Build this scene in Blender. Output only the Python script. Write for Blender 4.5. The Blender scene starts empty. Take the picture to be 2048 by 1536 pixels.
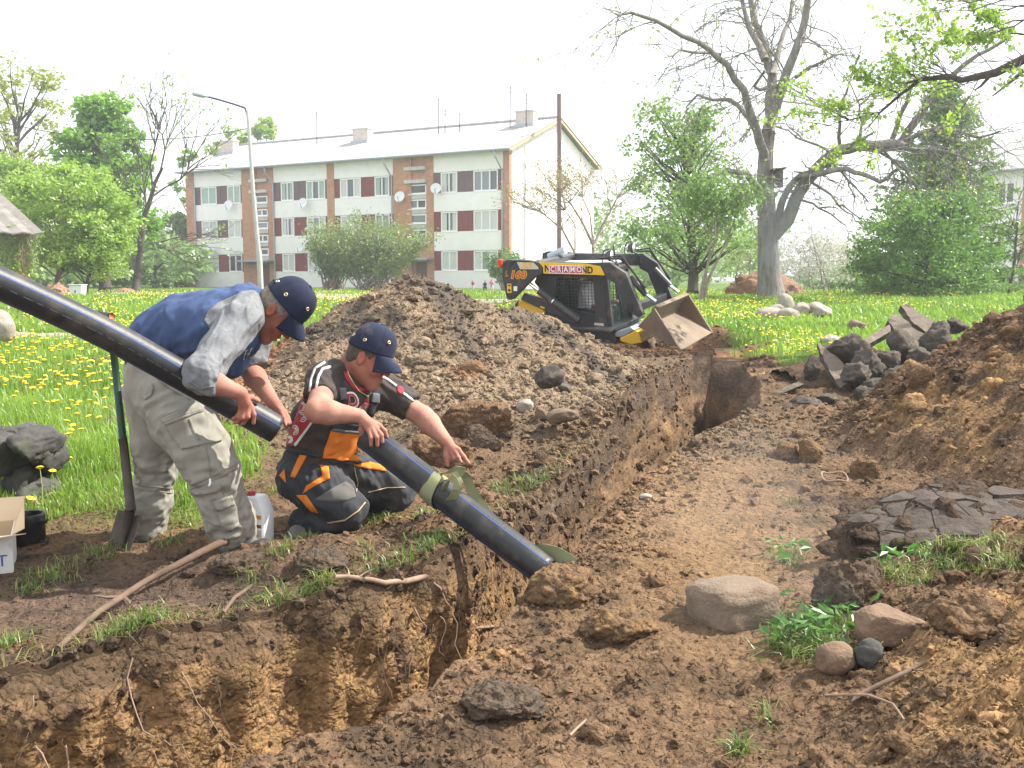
import bpy, bmesh, math, random
import numpy as np
from mathutils import Vector, Matrix, Euler, geometry
from mathutils.bvhtree import BVHTree

# ------------------------------------------------------------------ camera, world, sun, exposure
SC = bpy.context.scene
COL = SC.collection
CZ = 1.25                                   # eye height over the bank where the men work
F = 2000.0                                  # focal length in pixels of the 2048 px wide photograph
TH = math.atan(208 / F)                     # camera looks down a little
CT, ST = math.cos(TH), math.sin(TH)
cam = bpy.data.objects.new('camera', bpy.data.cameras.new('camera'))
COL.objects.link(cam)
cam.location = (0, 0, CZ)
cam.rotation_euler = (math.pi / 2 - TH, 0, 0)
cam.data.sensor_width = 36
cam.data.lens = 36 * F / 2048
cam.data.clip_start = 0.05
cam.data.clip_end = 3000
SC.camera = cam

SUN_EL, SUN_AZ = math.radians(47), math.radians(76)     # azimuth clockwise from +Y (the view direction)
W = bpy.data.worlds.new('World'); SC.world = W; W.use_nodes = True
nt = W.node_tree
sky = nt.nodes.new('ShaderNodeTexSky'); sky.sky_type = 'NISHITA'; sky.sun_disc = False
sky.sun_elevation = SUN_EL; sky.sun_rotation = SUN_AZ
sky.air_density = 1.0; sky.dust_density = 1.0; sky.ozone_density = 0.6
# thin white cloud over the whole sky: the clear sky mixed with an even white
veil = nt.nodes.new('ShaderNodeMix'); veil.data_type = 'RGBA'; veil.inputs[0].default_value = .82
veil.inputs[7].default_value = (5.4, 5.5, 5.6, 1)
nt.links.new(sky.outputs[0], veil.inputs[6])
nt.nodes['Background'].inputs['Strength'].default_value = 0.15
nt.links.new(veil.outputs[2], nt.nodes['Background'].inputs['Color'])
sl = bpy.data.lights.new('sun', 'SUN'); sl.energy = 5.0; sl.angle = math.radians(0.6); sl.color = (1, .95, .86)
sun = bpy.data.objects.new('sun', sl); COL.objects.link(sun)
sd = Vector((math.sin(SUN_AZ) * math.cos(SUN_EL), math.cos(SUN_AZ) * math.cos(SUN_EL), math.sin(SUN_EL)))
sun.rotation_euler = sd.to_track_quat('Z', 'Y').to_euler(); sun.location = sd * 60
SC.view_settings.view_transform = 'Standard'; SC.view_settings.look = 'None'
SC.view_settings.gamma = 1; SC.view_settings.exposure = 1.12; SC.view_settings.use_curve_mapping = False
SC.cycles.max_bounces = 6; SC.cycles.transparent_max_bounces = 8; SC.cycles.volume_bounces = 0

# ------------------------------------------------------------------ helpers
def at(px, py, Y):
    """World point seen at photograph pixel (px, py) at world depth Y."""
    d = ray(px, py)
    return Vector((0, 0, CZ)) + d * (Y / d.y)

def ray(px, py):
    x = (px - 1024) / F; v = (768 - py) / F
    return Vector((x, CT + v * ST, -ST + v * CT))

def atz(px, py, z):
    d = ray(px, py)
    return Vector((0, 0, CZ)) + d * ((z - CZ) / d.z)

def topx(p):
    q = Vector(p) - Vector((0, 0, CZ))
    dep = q.y * CT - q.z * ST; up = q.y * ST + q.z * CT
    return 1024 + F * q.x / dep, 768 - F * up / dep

def sstep(a, b, x):
    t = np.clip((x - a) / (b - a), 0, 1)
    return t * t * (3 - 2 * t)

# vectorised gradient noise
_prng = np.random.RandomState(7)
_perm = _prng.permutation(256).astype(np.int32)
_perm = np.concatenate([_perm, _perm, _perm])
_g3 = _prng.normal(size=(256, 3)); _g3 /= np.linalg.norm(_g3, axis=1)[:, None]; _g3 = _g3.astype(np.float32)
def pn(x, y, z):
    x, y, z = np.broadcast_arrays(np.asarray(x, np.float32), np.asarray(y, np.float32), np.asarray(z, np.float32))
    xi = np.floor(x); yi = np.floor(y); zi = np.floor(z)
    fx, fy, fz = x - xi, y - yi, z - zi
    xi = xi.astype(np.int32) & 255; yi = yi.astype(np.int32) & 255; zi = zi.astype(np.int32) & 255
    u = fx * fx * fx * (fx * (fx * 6 - 15) + 10); v = fy * fy * fy * (fy * (fy * 6 - 15) + 10); w = fz * fz * fz * (fz * (fz * 6 - 15) + 10)
    def g(i, j, k):
        h = _perm[_perm[_perm[xi + i] + yi + j] + zi + k]
        gr = _g3[h]
        return gr[..., 0] * (fx - i) + gr[..., 1] * (fy - j) + gr[..., 2] * (fz - k)
    x00 = g(0, 0, 0) * (1 - u) + g(1, 0, 0) * u; x10 = g(0, 1, 0) * (1 - u) + g(1, 1, 0) * u
    x01 = g(0, 0, 1) * (1 - u) + g(1, 0, 1) * u; x11 = g(0, 1, 1) * (1 - u) + g(1, 1, 1) * u
    return ((x00 * (1 - v) + x10 * v) * (1 - w) + (x01 * (1 - v) + x11 * v) * w) * 1.4
def fbm(x, y, z, o=4, gain=.5):
    s = 0; a = 1.0; f = 1.0
    for i in range(o):
        s = s + a * pn(x * f + 13.7 * i, y * f + 7.1 * i, z * f + 3.3 * i); a *= gain; f *= 2.03
    return s
def clumps(x, y, z, o=3):
    """Rounded lumps with sharp joints between them (billowed noise)."""
    s = 0; a = 1.0; f = 1.0
    for i in range(o):
        s = s + a * (np.abs(pn(x * f + 5.2 * i, y * f + 9.1 * i, z * f)) * 2 - .5); a *= .5; f *= 2.1
    return s

def tag(o, label=None, cat=None, group=None, kind=None):
    if label: o['label'] = label
    if cat: o['category'] = cat
    if group: o['group'] = group
    if kind: o['kind'] = kind
    return o

def empty(name, loc=(0, 0, 0), label=None, cat=None, group=None, rz=0):
    o = bpy.data.objects.new(name, None); COL.objects.link(o)
    o.location = loc; o.rotation_euler = (0, 0, rz); o.empty_display_size = .1
    return tag(o, label, cat, group)

def link(name, me, parent=None, world=False):
    o = bpy.data.objects.new(name, me); COL.objects.link(o)
    if parent:
        o.parent = parent
        if world:                       # mesh data in world coordinates under a placed Empty
            o.matrix_parent_inverse = mat_of(parent).inverted()
    return o

def mat_of(o):
    m = Matrix.LocRotScale(o.location, o.rotation_euler, o.scale)
    if o.parent: m = mat_of(o.parent) @ o.matrix_parent_inverse @ m
    return m

def npmesh(name, V, Fc, mats, mi=None, smooth=True):
    """Fast mesh from numpy arrays; Fc is (n,3) or (n,4)."""
    V = np.asarray(V, np.float32); Fc = np.asarray(Fc, np.int32)
    me = bpy.data.meshes.new(name)
    n, k = Fc.shape
    me.vertices.add(len(V)); me.vertices.foreach_set('co', V.ravel())
    me.loops.add(n * k); me.loops.foreach_set('vertex_index', Fc.ravel())
    me.polygons.add(n); me.polygons.foreach_set('loop_start', np.arange(0, n * k, k, dtype=np.int32))
    if mi is not None: me.polygons.foreach_set('material_index', np.asarray(mi, np.int32))
    me.polygons.foreach_set('use_smooth', np.full(n, smooth))
    for m in (mats if isinstance(mats, (list, tuple)) else [mats]): me.materials.append(m)
    me.update(calc_edges=True)
    return me

def setcol(me, C, name='Col'):
    a = me.color_attributes.new(name, 'FLOAT_COLOR', 'POINT')
    C = np.asarray(C, np.float32)
    if C.shape[1] == 3: C = np.concatenate([C, np.ones((len(C), 1), np.float32)], 1)
    a.data.foreach_set('color', C.ravel())

class MB:
    """Collects shapes and links them as ONE mesh object."""
    def __init__(s): s.v = []; s.f = []; s.m = []
    def add(s, V, Fs, m=0):
        b = len(s.v); s.v += [tuple(p) for p in V]
        for f in Fs: s.f.append(tuple(b + i for i in f)); s.m.append(m)
        return s
    def box(s, lo, hi, m=0, M=None):
        x0, y0, z0 = lo; x1, y1, z1 = hi
        V = [Vector(p) for p in ((x0,y0,z0),(x1,y0,z0),(x1,y1,z0),(x0,y1,z0),(x0,y0,z1),(x1,y0,z1),(x1,y1,z1),(x0,y1,z1))]
        if M: V = [M @ p for p in V]
        return s.add(V, [(0,3,2,1),(4,5,6,7),(0,1,5,4),(1,2,6,5),(2,3,7,6),(3,0,4,7)], m)
    def tube(s, pts, rad, n=8, m=0, cap=True, flat=1, up=None):
        pts = [Vector(p) for p in pts]
        if not isinstance(rad, (list, tuple)): rad = [rad] * len(pts)
        V = []; t0 = (pts[1] - pts[0]).normalized()
        ref = Vector(up) if up else (Vector((0, 0, 1)) if abs(t0.z) < .9 else Vector((1, 0, 0)))
        for i, p in enumerate(pts):
            t = (pts[min(i + 1, len(pts) - 1)] - pts[max(i - 1, 0)]).normalized()
            a = t.cross(ref)
            if a.length < 1e-4: a = t.orthogonal()
            a.normalize(); b = a.cross(t).normalized()
            if not up: ref = b
            for k in range(n):
                q = 2 * math.pi * k / n
                V.append(p + a * (rad[i] * math.cos(q)) + b * (rad[i] * flat * math.sin(q)))
        Fs = []
        for i in range(len(pts) - 1):
            for k in range(n):
                k2 = (k + 1) % n
                Fs.append((i*n+k, i*n+k2, (i+1)*n+k2, (i+1)*n+k))
        if cap:
            Fs.append(tuple(range(n))); Fs.append(tuple((len(pts)-1)*n + k for k in reversed(range(n))))
        return s.add(V, Fs, m)
    def cyl(s, a, b, r, n=12, m=0, r2=None): return s.tube([a, b], [r, r if r2 is None else r2], n, m)
    def prism(s, poly, O, U, Vv, Wv, m=0):
        """Polygon in (U,V) at O, extruded by vector Wv."""
        O, U, Vv, Wv = map(Vector, (O, U, Vv, Wv)); n = len(poly)
        A = [O + U * p[0] + Vv * p[1] for p in poly]
        return s.add(A + [p + Wv for p in A], [tuple(reversed(range(n))), tuple(range(n, 2*n))] + [(i, (i+1) % n, n + (i+1) % n, n + i) for i in range(n)], m)
    def ell(s, c, r, m=0, nu=12, nv=8, M=None):
        V = []; c = Vector(c)
        for j in range(nv + 1):
            ph = math.pi * j / nv
            for i in range(nu):
                th = 2 * math.pi * i / nu
                p = Vector((r[0]*math.sin(ph)*math.cos(th), r[1]*math.sin(ph)*math.sin(th), r[2]*math.cos(ph)))
                V.append(c + (M @ p if M else p))
        Fs = []
        for j in range(nv):
            for i in range(nu):
                Fs.append((j*nu+i, (j+1)*nu+i, (j+1)*nu+(i+1) % nu, j*nu+(i+1) % nu))
        return s.add(V, Fs, m)
    def lathe(s, prof, c=(0,0,0), n=24, m=0, M=None):
        V = []; c = Vector(c)
        for r, z in prof:
            for i in range(n):
                th = 2 * math.pi * i / n; p = Vector((r*math.cos(th), r*math.sin(th), z))
                V.append(c + (M @ p if M else p))
        Fs = []
        for j in range(len(prof) - 1):
            for i in range(n): Fs.append((j*n+i, j*n+(i+1) % n, (j+1)*n+(i+1) % n, (j+1)*n+i))
        return s.add(V, Fs, m)
    def mesh(s, name, mats, smooth=False, bevel=0):
        me = bpy.data.meshes.new(name); me.from_pydata(s.v, [], s.f)
        for m in (mats if isinstance(mats, (list, tuple)) else [mats]): me.materials.append(m)
        me.polygons.foreach_set('material_index', s.m)
        if bevel or smooth:
            bm = bmesh.new(); bm.from_mesh(me)
            if bevel:
                bmesh.ops.recalc_face_normals(bm, faces=bm.faces)
                es = [e for e in bm.edges if len(e.link_faces) == 2 and e.calc_face_angle(0) > .5]
                bmesh.ops.bevel(bm, geom=es, offset=bevel, segments=2, profile=.5, affect='EDGES', clamp_overlap=True)
            bm.to_mesh(me); bm.free()
        if smooth: me.polygons.foreach_set('use_smooth', [True] * len(me.polygons))
        me.update()
        return me
    def build(s, name, mats, parent=None, smooth=False, bevel=0, world=False):
        return link(name, s.mesh(name, mats, smooth, bevel), parent, world)

# ------------------------------------------------------------------ materials
def mat(name, col, rough=.6, col2=None, scale=8, detail=5, bump=0, bscale=60, metal=0, spec=.35, attr=None, wear=None, wscale=6, wlo=.55, whi=.7, aniso=None, coat=0, sub=0, bdist=.01, wrinkle=0, wrs=16):
    m = bpy.data.materials.new(name); m.use_nodes = True; n = m.node_tree.nodes; l = m.node_tree.links
    b = n['Principled BSDF']
    b.inputs['Roughness'].default_value = rough; b.inputs['Metallic'].default_value = metal
    b.inputs['Specular IOR Level'].default_value = spec
    b.inputs['Coat Weight'].default_value = coat
    if sub:
        b.inputs['Subsurface Weight'].default_value = sub; b.inputs['Subsurface Radius'].default_value = (.012, .004, .002); b.inputs['Subsurface Scale'].default_value = 1
    tc = n.new('ShaderNodeTexCoord'); co = tc.outputs['Object']
    if aniso:
        mp = n.new('ShaderNodeMapping'); mp.inputs['Scale'].default_value = aniso; l.new(co, mp.inputs['Vector']); co = mp.outputs[0]
    def noise(s, d=detail, r=.6):
        x = n.new('ShaderNodeTexNoise'); x.inputs['Scale'].default_value = s; x.inputs['Detail'].default_value = d; x.inputs['Roughness'].default_value = r
        l.new(co, x.inputs['Vector']); return x.outputs['Fac']
    def ramp(src, lo, hi, a, c):
        r = n.new('ShaderNodeValToRGB'); e = r.color_ramp.elements
        e[0].position = lo; e[1].position = hi; e[0].color = (*a, 1); e[1].color = (*c, 1); l.new(src, r.inputs[0]); return r.outputs[0]
    out = None
    if attr:
        at_ = n.new('ShaderNodeAttribute'); at_.attribute_name = attr; out = at_.outputs['Color']
        if col2:
            mx = n.new('ShaderNodeMix'); mx.data_type = 'RGBA'; mx.blend_type = 'MULTIPLY'; mx.inputs[0].default_value = 1
            l.new(out, mx.inputs[6]); l.new(ramp(noise(scale), .3, .7, col, col2), mx.inputs[7]); out = mx.outputs[2]
    elif col2:
        out = ramp(noise(scale), .32, .68, col, col2)
    if wear:
        mx = n.new('ShaderNodeMix'); mx.data_type = 'RGBA'
        l.new(ramp(noise(wscale, 6, .65), wlo, whi, (0, 0, 0), (1, 1, 1)), mx.inputs[0])
        if out: l.new(out, mx.inputs[6])
        else: mx.inputs[6].default_value = (*col, 1)
        mx.inputs[7].default_value = (*wear, 1); out = mx.outputs[2]
    if out: l.new(out, b.inputs['Base Color'])
    else: b.inputs['Base Color'].default_value = (*col, 1)
    if bump:
        bp = n.new('ShaderNodeBump'); bp.inputs['Strength'].default_value = bump; bp.inputs['Distance'].default_value = bdist
        l.new(noise(bscale, 4), bp.inputs['Height']); l.new(bp.outputs[0], b.inputs['Normal'])
        if wrinkle:
            mp2 = n.new('ShaderNodeMapping'); mp2.inputs['Scale'].default_value = (1.0, 1.0, .45); mp2.inputs['Rotation'].default_value = (.3, .5, .2); l.new(tc.outputs['Object'], mp2.inputs['Vector'])
            wn = n.new('ShaderNodeTexNoise'); wn.noise_type = 'RIDGED_MULTIFRACTAL'; wn.inputs['Scale'].default_value = wrs; wn.inputs['Detail'].default_value = 2; wn.inputs['Distortion'].default_value = .6
            l.new(mp2.outputs[0], wn.inputs['Vector']); b2 = n.new('ShaderNodeBump'); b2.inputs['Strength'].default_value = 1; b2.inputs['Distance'].default_value = wrinkle
            l.new(wn.outputs['Fac'], b2.inputs['Height']); l.new(b2.outputs[0], bp.inputs['Normal'])
    return m

def leafmat(name, a, b, trans=.45, scale=1.2):
    """Leaf: diffuse + translucent, colour varied by where it stands."""
    m = bpy.data.materials.new(name); m.use_nodes = True; n = m.node_tree.nodes; l = m.node_tree.links
    n.remove(n['Principled BSDF'])
    df = n.new('ShaderNodeBsdfDiffuse'); tr = n.new('ShaderNodeBsdfTranslucent'); mx = n.new('ShaderNodeMixShader')
    gl = n.new('ShaderNodeBsdfGlossy'); gl.inputs['Roughness'].default_value = .45; gl.inputs['Color'].default_value = (.9, .95, .9, 1)
    m2 = n.new('ShaderNodeMixShader'); m2.inputs[0].default_value = .05
    tc = n.new('ShaderNodeTexCoord'); nz = n.new('ShaderNodeTexNoise'); nz.inputs['Scale'].default_value = scale; nz.inputs['Detail'].default_value = 3
    l.new(tc.outputs['Object'], nz.inputs['Vector'])
    at_ = n.new('ShaderNodeAttribute'); at_.attribute_name = 'rnd'
    ad = n.new('ShaderNodeMath'); ad.operation = 'MULTIPLY_ADD'; ad.inputs[1].default_value = .5; l.new(at_.outputs['Fac'], ad.inputs[0])
    sb = n.new('ShaderNodeMath'); sb.operation = 'MULTIPLY_ADD'; sb.inputs[1].default_value = 1.4; sb.inputs[2].default_value = -.45; l.new(nz.outputs['Fac'], sb.inputs[0])
    l.new(sb.outputs[0], ad.inputs[2])
    r = n.new('ShaderNodeValToRGB'); e = r.color_ramp.elements; e[0].color = (*a, 1); e[1].color = (*b, 1); e[0].position = .1; e[1].position = .9
    l.new(ad.outputs[0], r.inputs[0]); l.new(r.outputs[0], df.inputs[0]); l.new(r.outputs[0], tr.inputs[0])
    mx.inputs[0].default_value = trans
    l.new(df.outputs[0], mx.inputs[1]); l.new(tr.outputs[0], mx.inputs[2])
    l.new(mx.outputs[0], m2.inputs[1]); l.new(gl.outputs[0], m2.inputs[2])
    l.new(m2.outputs[0], n['Material Output'].inputs[0])
    return m

def setrnd(me, vals):
    a = me.attributes.new('rnd', 'FLOAT', 'POINT'); a.data.foreach_set('value', np.asarray(vals, np.float32))

def text_mesh(body, size=1, bold=0, shear=0, sx=1):
    cu = bpy.data.curves.new('txt', 'FONT'); cu.body = body; cu.size = size; cu.offset = bold; cu.shear = shear
    cu.align_x = 'CENTER'; cu.align_y = 'CENTER'; cu.resolution_u = 3
    o = bpy.data.objects.new('txt', cu); COL.objects.link(o)
    dg = bpy.context.evaluated_depsgraph_get()
    me = bpy.data.meshes.new_from_object(o.evaluated_get(dg))
    V = [(v.co.x * sx, v.co.y) for v in me.vertices]; Fs = [tuple(p.vertices) for p in me.polygons]
    bpy.data.objects.remove(o); bpy.data.curves.remove(cu); bpy.data.meshes.remove(me)
    return V, Fs

M = {}
# ------------------------------------------------------------------ the ground with the trench in it
YK = np.array([-4, 1.2, 2.0, 2.6, 3.3, 3.75, 4.2, 5.0, 6.25, 7.8, 10, 12, 13.5, 15, 700.])
XLk = np.array([-9, -4.4, -3.2, -2.5, -1.5, -.9, -.34, -.10, .28, .73, 1.37, 1.96, 2.4, 2.9, 3.5])
YR = np.array([-4, 1.2, 2.0, 2.66, 3.1, 3.6, 4.2, 5.3, 6.6, 7.8, 8.6, 10, 12, 13.5, 15, 700.])
XRk = np.array([-6, -1.9, -1.0, -.43, -.2, -.03, .17, .49, .92, 1.41, 1.90, 2.5, 3.0, 3.15, 3.4, 4.])
def smooth_interp(y, a, b):
    y = np.asarray(y, float)
    return (np.interp(y - .12, a, b) + np.interp(y, a, b) + np.interp(y + .12, a, b)) / 3
def trench_l(Y): return smooth_interp(Y, YK, XLk)
def trench_r(Y): return np.maximum(smooth_interp(Y, YR, XRk), trench_l(Y) + .3)
def trench_d(Y):
    Y = np.asarray(Y, float)
    return 1.35 * sstep(14.3, 13.2, Y) * sstep(-3, -1, Y)
MX = np.array([-3.6, -3.0, -2.5, -2.0, -1.62, -1.36, -1.0, -.64, -.14, .38, .9, 1.5, 2.1])
MZ = np.array([0, .25, .48, .74, 1.02, 1.18, 1.27, 1.18, .95, .74, .42, .15, 0])
def mound_c(X, Y):
    cr = np.interp(X, MX, MZ)
    f = np.where(Y < 10.3, np.clip((Y - 7.5) / 2.8, 0, 1), np.clip(1 - (Y - 10.3) / 2.6, 0, 1))
    return cr * np.power(np.clip(f, 0, 1), .9)
def mound_r(X, Y):
    # the big heap beyond the right edge, and its lower near end
    d1 = np.hypot((X - 4.98), (Y - 7.3) * .9)
    h1 = np.clip(1.80 * (1 - d1 / 2.55), 0, None)
    d2 = np.hypot(X - 2.75, (Y - 2.5) * .8)
    h2 = np.clip(.8 * (1 - d2 / 2.05), 0, None)
    return np.maximum(h1, h2) + .15 * np.minimum(h1, h2)
def hbase(X, Y):
    """Smooth lie of the land."""
    h = .62 * sstep(8.5, 30, Y)
    h = h + .10 * sstep(13.2, 14.6, Y) * sstep(3.0, 4.2, X)
    # pit that the loader stands in
    h = h - 1.0 * sstep(2.3, 1.4, np.hypot((X - 1.2) * .72, Y - 17.0))
    # hump along the near lip of the bank, and the muddy hollow behind it
    h = h + .10 * np.exp(-(((X + .85) / .5) ** 2 + ((Y - 4.35) / .28) ** 2))
    h = h + .07 * np.exp(-(((X + .35) / .35) ** 2 + ((Y - 5.0) / .5) ** 2))
    h = h - .06 * np.exp(-(((X + 1.7) / .6) ** 2 + ((Y - 4.1) / .3) ** 2))
    h = h - .05 * np.exp(-(((X + 1.1) / .5) ** 2 + ((Y - 4.75) / .2) ** 2))
    # bank step on the left behind the grass edge
    h = h + .06 * sstep(4.95, 5.3, Y) * sstep(-1.4, -1.8, X)
    # the trodden right bank
    h = h + .05 * np.exp(-(((X - .62) / .3) ** 2 + ((Y - 4.0) / .6) ** 2)) - .04 * np.exp(-(((X - 1.05) / .4) ** 2 + ((Y - 5.3) / 1.6) ** 2))
    h = h + .09 * np.exp(-(((X - 1.35) / .35) ** 2 + ((Y - 6.2) / .5) ** 2))
    # plateau between the heap and the trench
    h = h + .12 * sstep(6.0, 8.5, Y) * sstep(16, 13.6, Y) * sstep(-.3, .6, X - trench_l(Y) + 1.6) * sstep(.6, .1, X - trench_l(Y))
    h = h + .08 * np.exp(-(((X - 1.2) / .9) ** 2 + ((Y - 14.6) / .6) ** 2))
    return h
def grass_mask(X, Y):
    n = fbm(X * 1.7, Y * 1.7, 3.1, 4)
    left = np.minimum(sstep(4.9, 5.25, Y + .25 * n), sstep(-1.42, -1.72, X + .16 * n + .10 * np.clip(Y - 5, 0, 4)))
    toe = sstep(.1, -.1, mound_c(X, Y) - .02 + .05 * n)
    left = left * toe * sstep(-2.6, -3.3, X + .4 * n) ** (sstep(8.6, 10.2, Y))
    far = sstep(14.0, 15.5, Y + 1.2 * n) * (1 - sstep(2.9, 2.2, np.hypot((X - 1.2) * .62, Y - 17.0) + .25 * n))
    right = sstep(13.2, 13.9, Y + .5 * n) * sstep(3.6, 4.2, X + .4 * n)
    bare = sstep(.9, .3, np.hypot((X + 3.3) * .5, Y - 12.6) + .3 * n) + sstep(1.8, .9, np.hypot((X + 2.9) * .6, Y - 14.6) + .5 * n)
    g = np.maximum(np.maximum(left, far), right)
    g = np.where((X > -3.2) & (X < 3.2) & (Y < 20), np.minimum(g, sstep(17.5, 19.8, Y + n) + left + right), g)
    return np.clip(g - bare, 0, 1)
def soil_amt(X, Y):
    return 1 - grass_mask(X, Y)
def hfine(X, Y, soil=None):
    """Lumps of the dug soil."""
    if soil is None: soil = soil_amt(X, Y)
    mud = np.exp(-(((X + 1.75) / .75) ** 2 + ((Y - 4.0) / .5) ** 4))
    trod = np.exp(-(((X - .95 - .1 * (Y - 5)) / .5) ** 2 + ((Y - 5.0) / 2.3) ** 4))
    heap = np.clip(mound_c(X, Y) * 1.6 + mound_r(X, Y) * 2.2, 0, 1)
    rough = (1 - .6 * trod - .45 * mud) * (.75 + .8 * heap)
    h = .055 * fbm(X * .9, Y * .9, 1.3, 3) + soil * rough * (.030 * clumps(X * 2.6, Y * 2.6, .7, 3) + (.028 * clumps(X * 7, Y * 7, 2.2, 3) + .016 * clumps(X * 17, Y * 17, 5.2, 2)) + .045 * fbm(X * 1.8, Y * 1.8, 8.1, 3))
    h = h + soil * mud * .025 * np.abs(pn(X * 3 + Y * 2.2, Y * 6 - X * 1.2, 4.4)) * 2
    return h * sstep(60, 25, Y) + .3 * fbm(X * .03, Y * .03, 0, 2) * sstep(60, 200, Y)
def hground(X, Y):
    X = np.asarray(X, float); Y = np.asarray(Y, float)
    return hbase(X, Y) + mound_c(X, Y) + mound_r(X, Y) + hfine(X, Y)
def hg(x, y):
    return float(hground(np.array([x]), np.array([y]))[0])

DARK = np.array((.056, .040, .029)); BROWN = np.array((.140, .091, .056)); SAND = np.array((.30, .187, .092)); TAN = np.array((.205, .155, .107)); GREY = np.array((.105, .086, .068)); RED = np.array((.23, .118, .060))
TURF = np.array((.11, .18, .03)); MUD = np.array((.095, .068, .054))
def lerp(a, b, t): return a + (b - a) * t[..., None]
def soil_col(X, Y):
    n1 = fbm(X * 1.1, Y * 1.1, 11, 4); n2 = fbm(X * 3.2, Y * 3.2, 21, 4); n3 = fbm(X * 9, Y * 9, 31, 3)
    c = np.broadcast_to(BROWN, X.shape + (3,)).copy()
    c = lerp(c, DARK, sstep(-.1, .5, n2 + .3 * n3))
    c = lerp(c, SAND, sstep(.25, .8, n1 + .5 * n2 - .2))
    # trodden sandy strip on the right bank
    trod = np.exp(-(((X - 1.0 - .1 * (Y - 5)) / .5) ** 2 + ((Y - 5.3) / 2.2) ** 4))
    c = lerp(c, BROWN * .45 + SAND * .5, trod * .8)
    # mud hollow on the near left bank
    mud = np.exp(-(((X + 1.75) / .8) ** 2 + ((Y - 4.0) / .5) ** 4))
    c = lerp(c, MUD, mud * .8)
    # the middle heap is grey-tan clay with darker bands and an orange skirt at the back
    m = sstep(.03, .2, mound_c(X, Y))
    band = sstep(-.15, .45, fbm(X * 2.4 + Y * .7, Y * 1.0 - X * .5, 41, 4))
    hc = lerp(np.broadcast_to(TAN, X.shape + (3,)), GREY, band)
    hc = lerp(hc, TAN * 1.12, sstep(9.3, 8.3, Y + .5 * n1) * .8)
    hc = lerp(hc, RED, sstep(.3, .8, fbm(X * 1.3, Y * 1.3, 51, 3) + .9 * sstep(-1.4, -2.4, X) + .55 * sstep(.6, 1.3, X) - .25) * .8)
    c = lerp(c, hc, m)
    c = lerp(c, TAN * .8, sstep(6.4, 7.6, Y + .3 * n1) * sstep(14, 13, Y) * sstep(3.0, 2.0, X) * .7 * (1 - m) * sstep(-.6, .3, n2))
    r = sstep(.02, .2, mound_r(X, Y))
    rc = lerp(np.broadcast_to(BROWN * .95, X.shape + (3,)), SAND * .8, sstep(-.1, .5, n1 + .4 * n3))
    rc = lerp(rc, DARK * 1.1, sstep(.15, .6, n2))
    c = lerp(c, rc, r)
    c = lerp(c, RED * .9 + SAND * .1, sstep(13.4, 14.5, Y) * sstep(21, 17, Y) * sstep(-.3, .4, n1) * .8)
    return c * (1 + .22 * n3[..., None])

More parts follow.
